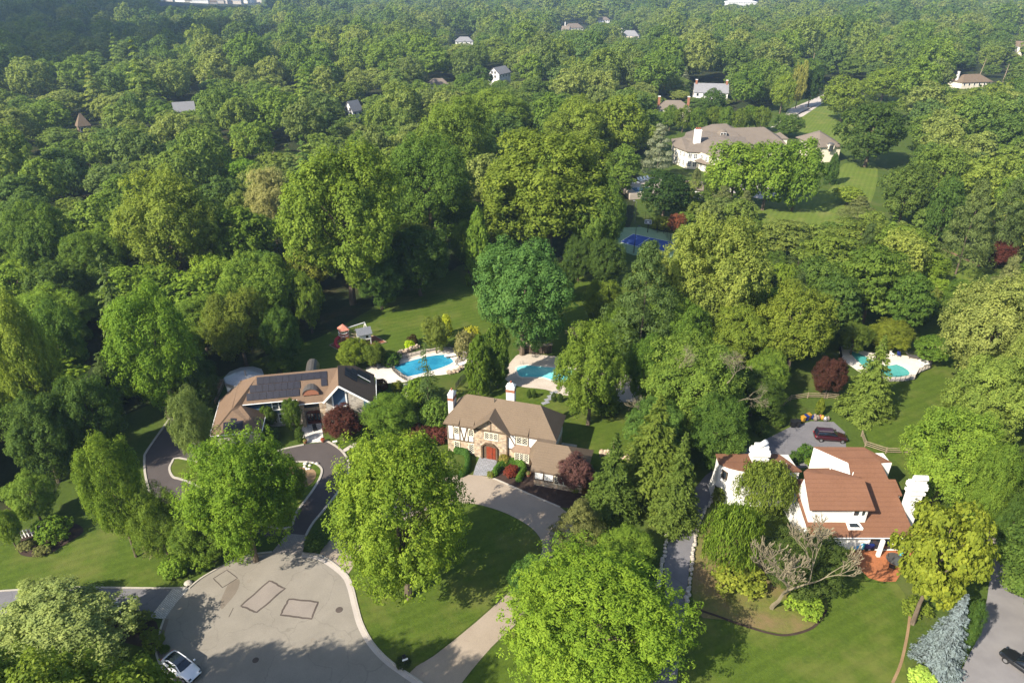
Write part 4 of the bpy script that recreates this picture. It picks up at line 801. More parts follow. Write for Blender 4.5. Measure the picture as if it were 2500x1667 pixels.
for x, y, z in ((-8.8,7.0,7.8),(-6.2,6.2,7.6)): MB().tube([(x,y,z),(x,y,z+.5)], .05).build('vent_pipe', M_trim, h3)
# ---- mansion
m0 = ZM(545,455,6.5); mh = empty('mansion', (m0.x, m0.y, 0), 0, "large cream mansion with weathered shake hip roofs and a tall white chimney", "house")
RG = M_roof_grey
MB().slab([[(-8,11.2,6.5),(-4.8,2.0,6.5),(3.2,10.5,9.3),(1.2,20.5,9.7),(-4.2,15,8.9)], [(-8,11.2,6.5),(-4.2,15,8.9),(1.2,20.5,9.7),(6,27,7),(-6,24,6.5)]], .25).build('west_roof', RG, mh)
MB().slab([[(-4.8,2.0,6.5),(.2,.6,6.5),(3.4,9.5,8.9),(3.2,10.5,9.3)], [(.2,.6,6.5),(2.6,-5.4,6.5),(10,-8,6.5),(12,2,9.6),(10,13.2,10),(3.4,9.5,8.9)], [(3.2,10.5,9.3),(3.4,9.5,8.9),(10,13.2,10),(7.5,21,10.2),(1.2,20.5,9.7)], [(10,-8,6.5),(22,-4,6.5),(18,6,9.4),(12,2,9.6)], [(12,2,9.6),(18,6,9.4),(20,13,9.4),(10,13.2,10)]], .25).build('bay_roof', RG, mh)
MB().slab([[(1.2,20.5,9.7),(7.5,21,10.2),(13.5,12,7.6),(21,13,7.2),(15.8,26.2,12),(9.9,25,12)], [(15.8,26.2,12),(21,13,7.2),(26,30,7),(14,36,7)], [(9.9,25,12),(15.8,26.2,12),(14,36,7),(2,34,7)], [(1.2,20.5,9.7),(9.9,25,12),(2,34,7),(-1,24,7)]], .25).build('tower_roof', RG, mh)
MB().slab([[(16.5,23.0,10.9),(19,13,6.5),(37,16,6.5),(30.5,24.7,11)], [(30.5,24.7,11),(37,16,6.5),(39,29,6.5)], [(16.5,23,10.9),(30.5,24.7,11),(39,29,6.5),(16,33,6.5)]], .25).build('east_roof', RG, mh)
MB().slab([[(-1.8,1.0,3.3),(2.0,-5.5,3.2),(3.2,-4.6,4.4),(.2,.5,4.4)]], .2).build('lower_roof', RG, mh)
MB().prism([(-7.3,11.2),(-4.4,2.6),(-.2,1.3),(2.4,-4.7),(9.7,-7.2),(20,-3.5),(19.5,13.6),(36.5,16.6),(38,28.5),(14,34),(-5.5,23.5)], 0, 6.35).build('wall', M_cream, mh)
def wl(a, b): a = Vector(a); b = Vector(b); e = (b-a).normalized(); n = Vector((e.y, -e.x)); return lambda u, d, z: (a.x+e.x*u+n.x*d, a.y+e.y*u+n.y*d, z)
for fw_, us in ((wl((-4.4,2.6),(-.2,1.3)), (.6, 2.6)), (wl((-.2,1.3),(2.4,-4.7)), (1.2, 3.9)), (wl((-7.3,11.2),(-4.4,2.6)), (1.2, 4.2, 6.8)), (wl((2.4,-4.7),(9.7,-7.2)), (1.2,4.6))):
    for u in us:
        window(mh, fw_, u, u+1.2, 4.0, 5.6, 2, M_trim, rows=3, fw=.14); window(mh, fw_, u, u+1.2, .9, 2.7, 2, M_trim, rows=3, fw=.14)
c_ = MB().box(-1.0, 1.4, 7.5, 9.3, 6, 13.2).build('chimney', M_white, mh); MB().box(-1.1, 1.5, 7.4, 9.4, 12.7, 13.0).build('chimney_crown', M_trim, c_)
for k in range(3): MB().lathe([(.25, 13.2), (.3, 13.9)], (-.5+k*.7, 8.4), 8).build('chimney_pot', M_terrapot, c_)
for (x, y, z, r) in ((4.6, 2.4, 7.0, 1.2), (12.0, 17.4, 9.3, 2.2)):
    MB().lathe([(r, z), (r*.95, z+r*.35), (r*.7, z+r*.75), (r*.3, z+r*.95), (.02, z+r)], (x, y), 14).build('dormer', M_copper if r < 2 else RG, mh)
    window(mh, lambda u, d, zz: (u, y-r*.9-d, zz), x-r*.45, x+r*.45, z+.1, z+r*.55, 2, M_trim)
mg = empty('garage_wing', (m0.x, m0.y, 0), 0, "cream hip-roofed garage wing at the right end of the mansion", "house")
MB().slab([[(52,22,9.6),(48.5,11.2,6.0),(58,12.6,6.0)], [(52,22,9.6),(58,12.6,6.0),(60,26,6.0),(53,25,9.6)], [(52,22,9.6),(53,25,9.6),(60,26,6),(46,30,6)], [(52,22,9.6),(46,30,6),(48.5,11.2,6)]], .25).build('roof', RG, mg)
MB().prism([(49,11.9),(57.4,13.2),(59.2,25.6),(47,28)], 0, 5.9).build('wall', M_cream, mg)
gw = MB().box(51.8, 54.2, 11.6, 13.5, 5.2, 6.7).build('dormer', M_cream, mg); window(mg, lambda u, d, z: (u, 11.6-d, z), 52.3, 53.7, 4.3, 6.3, 2, M_copper, rows=3); MB().lathe([(1.4, 6.7), (1.2, 7.1), (.5, 7.4)], (53, 12.5), 12).build('dormer_roof', M_copper, gw)

pv = ZM(1480,270,5); pk = empty('small_pavilion', (pv.x, pv.y, 0), 0, "small grey pyramid roof seen just above the bright tree row", "outbuilding"); MB().slab([[(0,0,7),(-3,-3,5),(3,-3,5)],[(0,0,7),(3,-3,5),(3,3,5)],[(0,0,7),(3,3,5),(-3,3,5)],[(0,0,7),(-3,3,5),(-3,-3,5)]], .2).build('roof', RG, pk); MB().box(-2.6, 2.6, -2.6, 2.6, 0, 4.9).build('wall', M_cream, pk)
# pool house and raised pool terrace below the mansion
ph_ = ZM(460,880,3.2); po = empty('pool_house', (ph_.x, ph_.y, 0), math.radians(-20), "small cream pool house with grey roof beside the very dark tree", "outbuilding")
MB().slab([[(-5,-1.6,3.2),(3.6,-1.6,3.2),(2.4,2,5),(-4,2,5)],[(3.6,-1.6,3.2),(3.6,5.5,3.2),(2.4,2,5)],[(3.6,5.5,3.2),(-5,5.5,3.2),(-4,2,5),(2.4,2,5)],[(-5,5.5,3.2),(-5,-1.6,3.2),(-4,2,5)]], .2).build('roof', RG, po); MB().box(-4.5, 3.1, -1.1, 5, 0, 3.1).build('wall', M_white, po)
tr_ = [ZT(125,360,2), ZT(250,480,2), ZT(700,440,2), ZT(760,230,2), ZT(560,215,2), ZT(230,330,2)]
o = tag(MB().prism([(p.x, p.y) for p in tr_], 0, 2.0).build('terrace_wall', M_deck2), "raised stone pool terrace below the mansion", "terrace")
wt = [ZT(250,385,2), ZT(340,455,2), ZT(620,430,2), ZT(600,365,2)]
sheet("pool_water", wt, 2.02, M_water4, 0, "dark blue water of the mansion pool", "pool water"); strip("pool_coping", wt, .4, 2.0, 2.07, M_deck, True, 0, label="pale edge of the mansion pool", cat="pool edge")
lg = None
def make_lounger(mat, label, group=None):
    r = empty('sun_lounger', (0,0,0), 0, label, 'sun lounger', group)
    MB().box(-.33, .33, -.95, .3, .28, .40).build('seat', mat, r); MB().slab([[(-.33,.3,.42),(.33,.3,.42),(.33,.85,.95),(-.33,.85,.95)]], .1).build('backrest', mat, r)
    for x, y in ((-.28,-.85),(.28,-.85),(-.28,.25),(.28,.25)): MB().box(x-.03, x+.03, y-.03, y+.03, 0, .28).build('leg', mat, r)
    return r
words = ("first", "second", "third", "fourth", "fifth", "sixth", "seventh")
lg = make_lounger(M_trim, "x")
for i, (x, y) in enumerate(((265,318),(302,312),(350,308),(400,280),(440,268),(495,262),(545,250))):
    p = ZT(x, y, 2.05); l = lg if i == 0 else copy_tree(lg); l.location = (p.x, p.y, 2.02); l.rotation_euler[2] = .5; l.scale = (1.25,)*3
    l['label'] = "white sun lounger on the mansion pool terrace, %s from the left" % words[i]; l['group'] = "white loungers on the mansion terrace"
# ---- far houses among the trees
def far_house(px, py, z, w, d, wallh, roofh, rot, mroof, mwall, label, chim=0, gable=False, name='house'):
    p = D(px, py, z); g = terr(p.x, p.y); p = D(px, py, z+g); o = empty(name, (p.x, p.y, g), math.radians(rot), label, 'house')
    x, y = w/2+.4, d/2+.4; e = z; t = e+roofh
    if gable: MB().slab([[(-x,-y,e),(x,-y,e),(x,0,t),(-x,0,t)],[(x,y,e),(-x,y,e),(-x,0,t),(x,0,t)]], .25).build('roof', mroof, o); MB().box(-w/2, w/2, -d/2, d/2, 0, e-.05).wallpoly([(-w/2,-d/2,e-.1),(-w/2,d/2,e-.1),(-w/2,0,t-.4)], .2, (1,0,0)).wallpoly([(w/2,-d/2,e-.1),(w/2,d/2,e-.1),(w/2,0,t-.4)], .2, (-1,0,0)).build('wall', mwall, o)
    else: r = min(x, y)*.9; MB().slab([[(-x,-y,e),(x,-y,e),(x-r,0,t),(-x+r,0,t)],[(x,-y,e),(x,y,e),(x-r,0,t)],[(x,y,e),(-x,y,e),(-x+r,0,t),(x-r,0,t)],[(-x,y,e),(-x,-y,e),(-x+r,0,t)]], .25).build('roof', mroof, o); MB().box(-w/2, w/2, -d/2, d/2, 0, e-.05).build('wall', mwall, o)
    for k in range(max(2, int(w/3.5))):
        u = -w/2+w*(k+.5)/max(2, int(w/3.5)); window(o, lambda a, dd_, zz: (a, -d/2-dd_, zz), u-.6, u+.6, e-2.0, e-.6, 1, M_trim)
    if gable:
        for zz0 in (e-2, e+.3): window(o, lambda a, dd_, zz: (-w/2-dd_, a, zz), -1.6, -.6, zz0, zz0+1.3, 1, M_timber); window(o, lambda a, dd_, zz: (-w/2-dd_, a, zz), .6, 1.6, zz0, zz0+1.3, 1, M_timber)
    for k in range(chim): cx = (-w/2+.8, w/2-.8)[k]; c = MB().box(cx-.5, cx+.5, -.7, .7, e, t+1.6).build('chimney', M_brick if chim == 2 else M_white, o); MB().box(cx-.6, cx+.6, -.8, .8, t+1.6, t+1.85).build('chimney_crown', M_white, c)
    return o
far_house(1147, 168, 10, 14, 8, 6, 3.8, 60, M_roof_slate, M_white, "tall white gabled house poking out of the central woods", gable=True)
far_house(1006, 192, 5, 12, 7, 6, 3, 10, M_roof_grey, M_white, "low white house half hidden left of the tall white gable")
far_house(1316, 64, 8, 24, 12, 6, 5, 20, M_roof_grey, M_cream, "tan roofed far house at the upper centre", 1)
far_house(1300, 68, 7, 10, 8, 6, 4, -20, M_roof_grey, M_white, "small white wing beside the tan roofed far house", 0, True)
far_house(1447, 82, 9, 20, 12, 6, 5, -15, M_roof_slate, M_cream, "grey roofed far house right of the tan one", 1)
far_house(1066, 95, 8, 17, 10, 6, 4, 5, M_roof_slate, M_white, "pale grey roofed far house in the upper centre woods")
far_house(424, 254, 7, 9, 6, 6, 4, 25, M_roof_slate, M_roof_slate, "grey metal roofed house in the left woods", gable=True)
far_house(191, 288, 8, 4.5, 4.5, 6, 5, 40, M_roof_tan, M_roof_tan, "small brown house in the far left woods")
far_house(1546, 247, 6, 16, 10, 6, 3.4, -5, M_roof_grey, M_cream, "beige hipped house with chimneys behind the clipped tree row", 2)
far_house(1632, 210, 7, 18, 10, 6, 4.2, -10, M_roof_slate, M_white, "white house with slate roof and chimneys above the clipped tree row", 2, True)
far_house(2228, 186, 5, 22, 12, 4, 4, 12, M_roof_tan, M_cream, "brown roofed house below the utility poles at the upper right", 1)
far_house(2342, 106, 8, 16, 10, 6, 4, -30, M_roof_tan, M_cream, "pinkish roofed house at the upper right edge", 1)
far_house(812, 254, 8, 6, 5, 6, 4.5, 55, M_roof_slate, M_white, "small white gable peeking out in the centre woods", gable=True)
far_house(1385, 46, 8, 18, 10, 6, 4, 10, M_roof_grey, M_white, "faint white house right of the tan roofed far house")
far_house(1700, 5, 14, 60, 30, 9, 4, 5, M_trim, M_white, "long white institutional building on the horizon", name='large_building')
# hazy town on the horizon
tn = random.Random(9); tcount = 0
for i in range(110):
    px, py = tn.uniform(378, 602), tn.uniform(-1, 21); h = tn.uniform(9, 17)
    if py > 9+12*math.sin((px-370)/235*math.pi): continue
    p = D(px, py, 0); w = tn.uniform(12, 34); dp = tn.uniform(10, 16)
    tm = tn.choice([M_white, M_cream, M_stone_g]); hw_ = "wide" if w > 25 else "narrow" if w < 17 else "mid-sized"; cn = {M_white.name: "white", M_cream.name: "cream", M_stone_g.name: "grey"}[tm.name]
    seg = min(9, int((px-378)/22.4)); on = ("first", "second", "third", "fourth", "fifth", "sixth", "seventh", "eighth", "ninth", "tenth")[seg]; lv = "back" if py < 3 else "middle" if py < 9 else "front"
    o = empty('town_building', (p.x, p.y, 0), tn.uniform(-.5, .5), "%s %s %s-row building of the horizon town, %s tenth from its left" % (hw_, cn, lv, on), 'building', 'buildings of the town on the horizon')
    MB().box(-w/2, w/2, -dp/2, dp/2, 0, h).build('wall', tm, o)
    MB().slab([[(-w/2-.5,-dp/2-.5,h),(w/2+.5,-dp/2-.5,h),(w/2-2,0,h+3),(-w/2+2,0,h+3)],[(w/2+.5,-dp/2-.5,h),(w/2+.5,dp/2+.5,h),(w/2-2,0,h+3)],[(w/2+.5,dp/2+.5,h),(-w/2-.5,dp/2+.5,h),(-w/2+2,0,h+3),(w/2-2,0,h+3)],[(-w/2-.5,dp/2+.5,h),(-w/2-.5,-dp/2-.5,h),(-w/2+2,0,h+3)]], .3).build('roof', tn.choice([M_roof_slate, M_roof_tan, M_roof_grey]), o)
# ------------------------------------------------------------------ vehicles
def loft(name, secs, m, par, smooth=True, close=True):
    """secs: list of rings of equal length"""
    k = len(secs[0]); vs = [p for s in secs for p in s]; fs = [(i*k+j, i*k+(j+1) % k, (i+1)*k+(j+1) % k, (i+1)*k+j) for i in range(len(secs)-1) for j in range(k)]
    fs += [tuple(reversed(range(k))), tuple(range((len(secs)-1)*k, len(secs)*k))]
    o = MB().add(vs, fs).build(name, m, par, smooth); bm = bpy.data.meshes; sm = o.modifiers.new("subsurf", 'SUBSURF'); sm.levels = 1; sm.render_levels = 2; return o
def car(name, loc, rz, paint, label, L=4.75, Wd=1.84, body_h=.92, roof_h=1.42, suv=False, roofm=None):
    """x forward"""
    r = empty(name, loc, rz, label, 'car'); hl, hw = L/2, Wd/2
    def ring(x, w, zb, zt, sh_): return [(x,-w*.92,zb),(x,-w,zb+(zt-zb)*.35),(x,-w*.97,zt-(zt-zb)*sh_),(x,-w*.80,zt),(x,w*.80,zt),(x,w*.97,zt-(zt-zb)*sh_),(x,w,zb+(zt-zb)*.35),(x,w*.92,zb)]
    bh = body_h; secs = [ring(-hl,hw*.78,.38,bh*.80,.3), ring(-hl+.12,hw*.92,.26,bh*.97,.22), ring(-hl+.7,hw*.99,.22,bh*1.02,.18), ring(-.2,hw,.22,bh,.16), ring(hl-1.5,hw*.99,.22,bh*.97,.16), ring(hl-.65,hw*.96,.22,bh*.86,.2), ring(hl-.15,hw*.85,.26,bh*.72,.3), ring(hl,hw*.68,.38,bh*.58,.3)]
    loft('body', secs, paint, r)
    c0 = -hl+(.12 if suv else .35); gw = hw*.86; rw = hw*.68; rf0 = -hl+(.45 if suv else 1.35); rf1 = .15 if not suv else .1; ws = hl-1.45
    z0 = bh-.06; zr = roof_h
    def cab(x, w0, w1, zt): return [(x,-w0,z0),(x,-w0*.98,z0+(zt-z0)*.5),(x,-w1,zt-.02),(x,-w1*.8,zt),(x,w1*.8,zt),(x,w1,zt-.02),(x,w0*.98,z0+(zt-z0)*.5),(x,w0,z0)]
    loft('window_glass', [cab(c0,gw*.9,gw*.85,z0+.04),cab(c0+(rf0-c0)*.5,gw,rw*1.05,z0+(zr-z0)*.62),cab(rf0,gw,rw,zr-.03),cab((rf0+rf1)/2,gw,rw*1.02,zr),cab(rf1,gw,rw,zr-.02),cab((rf1+ws)/2,gw,rw*1.08,z0+(zr-z0)*.55),cab(ws,gw*.92,gw*.85,z0+.04)], M_carglass, r)
    rp_ = MB(); xs_ = [rf0-.05, (rf0+rf1)/2, rf1+.1]
    rp_.slab([[(xs_[0],-rw*.95,zr-.02),(xs_[1],-rw*.98,zr+.025),(xs_[1],rw*.98,zr+.025),(xs_[0],rw*.95,zr-.02)],[(xs_[1],-rw*.98,zr+.025),(xs_[2],-rw*.95,zr-.01),(xs_[2],rw*.95,zr-.01),(xs_[1],rw*.98,zr+.025)]], .04).build('roof', roofm or paint, r)
    pil = MB()
    for s in (-1, 1):
        pil.bar((rf0-.05,s*rw*.97,zr-.0),(rf1+.1,s*rw*.97,zr),.09,.05).bar((rf1+.1,s*rw*.97,zr-.02),(ws,s*gw*.93,z0+.04),.09,.05).bar((rf0-.05,s*rw*.97,zr-.02),(c0+.05,s*gw*.88,z0+.05),.12,.05).bar((-.25,s*rw*1.0,zr-.02),(-.25,s*gw*1.0,z0+.03),.08,.03)
    pil.build('roof_pillars', paint, r)
    for s in (-1, 1):
        for x in (-hl+.88, hl-.88):
            w = MB(); w.tube([(x, s*(hw-.22), .34), (x, s*(hw+.01), .34)], .345, 18).build('wheel', M_rubber, r); wh = r.children[-1]
            wo = [c for c in r.children if c.name.startswith('wheel')][-1]; MB().tube([(x, s*(hw-.02), .34), (x, s*(hw+.03), .34)], .21, 14).build('rim', M_rim, wo)
        MB().box(hl-1.6, hl-1.42, s*(hw+.02), s*(hw+.2), bh-.02, bh+.12).build('wing_mirror', paint, r, bev=.02) if s > 0 else MB().box(hl-1.6, hl-1.42, -(hw+.2), -(hw+.02), bh-.02, bh+.12).build('wing_mirror', paint, r, bev=.02)
        y0, y1 = sorted((s*hw*.5, s*hw*.82)); MB().box(hl-.28, hl-.1, y0, y1, bh*.62, bh*.74).build('headlight', M_glass, r, bev=.02); MB().box(-hl+.0, -hl+.1, y0, y1, bh*.7, bh*.85).build('tail_light', M_red, r, bev=.02)
    MB().box(hl-.1, hl+.015, -hw*.5, hw*.5, .3, .5).build('grille', M_black, r, bev=.02)
    if suv:
        rr = MB()
        for s in (-1, 1): rr.bar((rf0, s*rw*.85, zr+.08), (rf1, s*rw*.85, zr+.08), .05, .05)
        rr.build('roof_rails', M_greymetal, r)
    return r
pa, pb_ = S(410, 1606), S(480, 1655); ang = math.atan2(pb_.y-pa.y, pb_.x-pa.x); pc = S(446, 1635)
car('white_sedan', (pc.x, pc.y, .06), ang, M_carwhite, "white sedan with dark glass roof parked on the cul-de-sac", roofm=M_carglass)
pc = Z3(1020, 385); car('maroon_suv', (pc.x, pc.y, .05), math.radians(-7), M_carred, "dark maroon SUV parked in the court of the white house", 4.95, 1.95, 1.08, 1.74, True)
pc = Z7(1405, 1490); car('black_car', (pc.x, pc.y, .05), math.radians(120), M_carblack, "black car cut by the right edge on the gravel road", 4.6, 1.85)
pc = ZM(1140, 900); car('blue_car', (pc.x, pc.y, .08), math.radians(20), M_carblue, "dark blue car on the mansion forecourt behind the trees", 4.6, 1.85)
# ------------------------------------------------------------------ yard objects
def fence_rail(pts, label, n_rails=2, hgt=1.05, m=M_wood, gap=2.6, name='split_rail_fence', mesh=None, pw=.12):
    r = empty(name, (0,0,0), 0, label, 'fence'); pts = [Vector((p[0], p[1], 0)) for p in pts]; posts = []
    for a, b in zip(pts, pts[1:]):
        n = max(1, round((b-a).length/gap)); posts += [a.lerp(b, i/n) for i in range(n)]
    posts.append(pts[-1]); r.location = posts[0]; rl = MB()
    for p in posts: q = p-posts[0]; MB().box(q.x-pw/2, q.x+pw/2, q.y-pw/2, q.y+pw/2, 0, hgt+.1).build('post', m, r)
    for a, b in zip(posts, posts[1:]):
        for k in range(n_rails): z = hgt*(k+1)/(n_rails+.1); rl.bar(tuple(a-posts[0]+Vector((0, 0, z))), tuple(b-posts[0]+Vector((0, 0, z))), .06, .1 if n_rails < 4 else .03)
    rl.build('rail', m, r); return r
fence_rail([Z3(1262,360), Z3(1290,440), Z3(1450,492), Z3(1610,495), Z3(1760,490), Z3(1900,480)], "split-rail wooden fence on the lawn behind the white house", 3)
fence_rail([Z3(560,200), Z3(620,160), Z3(720,88), Z3(850,68), Z3(1000,70), Z3(1080,80)], "weathered split-rail fence behind the parking court", 3)
fence_rail([ZP(1070,740), ZP(1110,840), ZP(1210,930), ZP(1330,1000)], "black metal mesh fence along the white deck side of the blue pool", 6, 1.2, M_black, .9, 'pool_fence', pw=.05)
fence_rail([ZP(1080,700), ZP(1320,640), ZP(1600,560), ZP(1900,500), ZP(2150,560)], "black metal mesh fence behind the blue pool", 6, 1.2, M_black, .9, 'pool_fence', pw=.05)
fence_rail([ZP(2150,560), ZP(2110,700), ZP(2060,760)], "dark fence panel at the right end of the blue pool", 6, 1.2, M_black, .9, 'pool_fence', pw=.05)
fence_rail([ZA(1420,990), ZA(1580,1018), ZA(1722,1008), ZA(1742,972), ZA(1815,942), ZA(1800,895), ZA(1680,865)], "dark mesh fence curving round the small teal pool", 6, 1.2, M_black, 1.0, 'pool_fence', pw=.05)
fence_rail([ZA(1300,900), ZA(1290,830), ZA(1340,808)], "dark mesh fence at the left end of the small teal pool", 6, 1.2, M_black, 1.0, 'pool_fence', pw=.05)
fence_rail([ZP(2260,900), ZP(2140,1000), ZP(2060,1110)], "thin black wire fence sloping down beside the arborvitae pair", 6, 1.1, M_black, 1.5, 'wire_fence', pw=.05)
fence_rail([ZT(90,1385), ZT(180,1405), ZT(300,1440), ZT(365,1455), ZT(500,1480)], "dark chain-link fence in front of the tennis court", 5, 2.6, M_black, 3.2, 'court_fence', pw=.07)
fence_rail([ZT(210,850), ZT(490,900), ZT(680,1110), ZT(780,1120), ZT(890,1250)], "dark chain-link fence behind the tennis court", 5, 2.6, M_black, 3.5, 'court_fence', pw=.07)
fence_rail([Z6(130,735), Z6(225,712), Z6(300,690)], "white railed fence beside the rounded hedge at the left", 2, 1.1, M_trim, .35, 'picket_fence')
# basketball hoop, court lights
p = ZT(530, 1098); bh = empty('basketball_hoop', (p.x, p.y, .05), math.radians(-20), "basketball hoop with white-edged clear backboard at the court end", 'basketball hoop')
MB().bar((0,0,0),(0,-.2,3.3),.22,.22).build('pole', M_black, bh); MB().box(-.93,.93,-.9,-.86,2.8,3.9).build('backboard', M_greymetal, bh)
MB().box(-.95,.95,-.93,-.84,3.85,3.95).box(-.95,.95,-.93,-.84,2.75,2.85).box(-.97,-.87,-.93,-.84,2.75,3.95).box(.87,.97,-.93,-.84,2.75,3.95).box(-.3,.3,-.93,-.91,3.05,3.5).build('backboard_frame', M_trim, bh)
MB().tube([(math.cos(i*.524)*.23, -1.2+math.sin(i*.524)*.23, 3.05) for i in range(13)], .02).build('rim', M_red, bh); MB().bar((0,-.2,3.2),(0,-.88,3.3),.12,.12).build('arm', M_black, bh)
def light_pole(base, h, label, dx=-.9, m=M_greymetal):
    r = empty('court_light', (base.x, base.y, 0), 0, label, 'lamp post'); MB().tube([(0,0,0),(0,0,h)], [.09,.06]).build('pole', m, r)
    MB().bar((0,0,h-.1),(dx,0,h+.3),.06,.06).build('arm', m, r); MB().box(dx-.45, dx+.15, -.25, .25, h+.2, h+.42).build('lamp_head', m, r, bev=.04)
light_pole(ZT(325,960), 6.6, "pale court light pole behind the tennis court", -.6); light_pole(ZT(312,1420), 7.0, "dark court light pole on the near side of the tennis court", .9, M_black); light_pole(ZT(850,900), 3.2, "court light pole beside the copper-red tree", -.6, M_black); light_pole(ZT(885,1260), 4.2, "short dark pole at the right end of the blue court", .3, M_black)
# utility poles and wires
def upole(px, py, h, lean, label, arms=1):
    p = D(px, py, 0); r = empty('utility_pole', (p.x, p.y, 0), .4, label, 'utility pole'); top = (lean, 0, h); MB().tube([(0,0,0), top], [.28,.16]).build('pole', M_wood, r)
    for k in range(arms): MB().bar((lean-1.6,0,h-.8-k*1.4),(lean+1.6,0,h-.8-k*1.4),.14,.16).build('crossarm', M_wood_d, r)
    return Vector((p.x+lean, p.y, h-.7))
u1 = upole(2240, 200, 17, 2.5, "leaning utility pole behind the brown roofed house", 0); u2 = upole(2297, 205, 15, 1.2, "upright utility pole with crossarms at the upper right"); u3 = upole(1862, 165, 13, .5, "utility pole standing in the trees above the pale lane"); u4 = upole(1563, 160, 12, .1, "thin utility pole above the blue-grey spruce", 0); u5 = upole(2308, 208, 8, .8, "shorter slanting pole beside the upright utility pole")
for k, (a, b) in enumerate(((u1, u2), (u2, u2+Vector((60, -10, 0))), (u1+Vector((-40, 5, -1)), u1))):
    for j, dz in enumerate((0, -1.6)):
        pts_ = [a.lerp(b, t/8)+Vector((0, 0, dz-2.2*(1-(2*t/8-1)**2))) for t in range(9)]
        tag(MB().tube(pts_, .035, 4).build('power_cable', M_black), "%s cable strung %s" % (("upper", "lower")[j], ("between the two poles at the upper right", "from the upright pole to the right edge", "running left from the leaning pole")[k]), "cable")
# play set
pc = ZP(560, 430); ps = empty('play_set', (pc.x, pc.y, 0), math.radians(25), "wooden playground set with red-roofed tower, playhouse and swing beam", 'play set')
def post4(b, x, y, w, d, h):
    for i in (-1, 1):
        for j in (-1, 1): b.box(x+i*w/2-.06, x+i*w/2+.06, y+j*d/2-.06, y+j*d/2+.06, 0, h)
b = MB(); post4(b, -2.0, 1.2, 1.4, 1.4, 3.3); b.box(-2.8,-1.2,.4,2.0,1.6,1.72); b.build('tower', M_pinkwood, ps)
MB().slab([[(-3,.2,3.2),(-1,.2,3.2),(-2,1.2,4.3)],[(-1,.2,3.2),(-1,2.2,3.2),(-2,1.2,4.3)],[(-1,2.2,3.2),(-3,2.2,3.2),(-2,1.2,4.3)],[(-3,2.2,3.2),(-3,.2,3.2),(-2,1.2,4.3)]], .08).build('tower_roof', M_pinkwood, ps)
MB().tube([(-2+1.0*math.cos(i*.524), 1.2+1.0*math.sin(i*.524), 2.6) for i in range(13)], .06).tube([(-2+1.0*math.cos(i*.524), 1.2+1.0*math.sin(i*.524), 2.0) for i in range(13)], .05).build('tower_rail', M_trim, ps)
MB().tube([(-2.9,1.2,1.7),(-3.6,1.0,1.3),(-4.0,.3,.9),(-3.8,-.5,.5),(-3.1,-1.0,.2)], .36, 10).build('slide', M_red, ps)
b = MB(); b.box(.3,2.7,-1.4,.6,1.2,2.5); post4(b, 1.5, -.4, 2.2, 1.8, 1.2); b.build('playhouse', M_trim, ps)
MB().slab([[(0,-1.7,2.45),(3,-1.7,2.45),(3,-.4,3.5),(0,-.4,3.5)],[(3,.9,2.45),(0,.9,2.45),(0,-.4,3.5),(3,-.4,3.5)]], .08).build('playhouse_roof', M_greymetal, ps)
MB().box(1.7,2.2,-1.42,-1.4,1.6,2.1).build('playhouse_window', M_black, ps)
b = MB(); b.bar((-1.2,1.6,3.0),(2.6,2.6,3.0),.14,.16).bar((2.6,2.6,3.0),(2.2,3.5,0),.12,.12).bar((2.6,2.6,3.0),(3.2,1.8,0),.12,.12); b.build('swing_beam', M_trim, ps)
for k in range(3):
    x = -.2+k*.95; y = 1.85+k*.25; sw = MB().tube([(x-.22,y,2.95),(x-.22,y,.6)], .015, 4).tube([(x+.22,y,2.95),(x+.22,y,.6)], .015, 4).build('swing_chain', M_greymetal, ps); MB().box(x-.24,x+.24,y-.1,y+.1,.55,.6).build('swing_seat', M_teal, sw)
b = MB(); b.slab([[(-1.2,.9,1.65),(-1.2,1.5,1.65),(.4,.2,1.25),(.4,-.4,1.25)]], .08).bar((-1.2,.9,2.3),(.3,-.4,2.0),.06,.06).bar((-1.2,1.5,2.3),(.4,.2,2.0),.06,.06); b.build('bridge', M_wood, ps)
MB().slab([[(-1.9,.45,1.6),(-1.4,.45,1.6),(-1.2,-1.6,.15),(-1.7,-1.6,.15)]], .06).build('small_slide', M_yellow, ps)
sheet("play_area", [ZP(150,455), ZP(380,355), ZP(640,300), ZP(850,320), ZP(1015,410), ZP(700,500), ZP(500,560), ZP(270,520)], .04, M_redmulch, 0, "red mulch play area under the playground set", "play area")
strip("timber_edging", [ZP(150,455), ZP(380,355), ZP(640,300), ZP(850,320), ZP(1015,410), ZP(700,500), ZP(500,560), ZP(270,520)], .18, .02, .2, M_wood, True, 0, label="timber edging round the play area", cat="edging")
# pool things
def chair(loc, rz, m, label, group=None):
    r = empty('patio_chair', loc, rz, label, 'chair', group); MB().box(-.3,.3,-.3,.3,.4,.47).build('seat', m, r); MB().slab([[(-.3,.3,.47),(.3,.3,.47),(.3,.42,1.0),(-.3,.42,1.0)]], .06).build('backrest', m, r)
    for x in (-.26,.26):
        for y in (-.26,.26): MB().box(x-.02,x+.02,y-.02,y+.02,0,.4).build('leg', m, r)
    return r
def at0(p, z=.07): return (p.x, p.y, z)
l = make_lounger(M_black, "black lounger on the terrace under the trees"); p = Z4(2208,1445); l.location = at0(p); l.rotation_euler[2] = .1; l.scale = (1.2,)*3
l = make_lounger(M_trim, "white lounger at the right end of the small teal pool"); l.location = at0(ZA(1770,925)); l.rotation_euler[2] = 1.9; l.scale = (1.3,)*3
l = make_lounger(M_copper, "grey lounger behind the small teal pool"); l.location = at0(ZA(1700,880)); l.rotation_euler[2] = 1.2; l.scale = (1.3,)*3
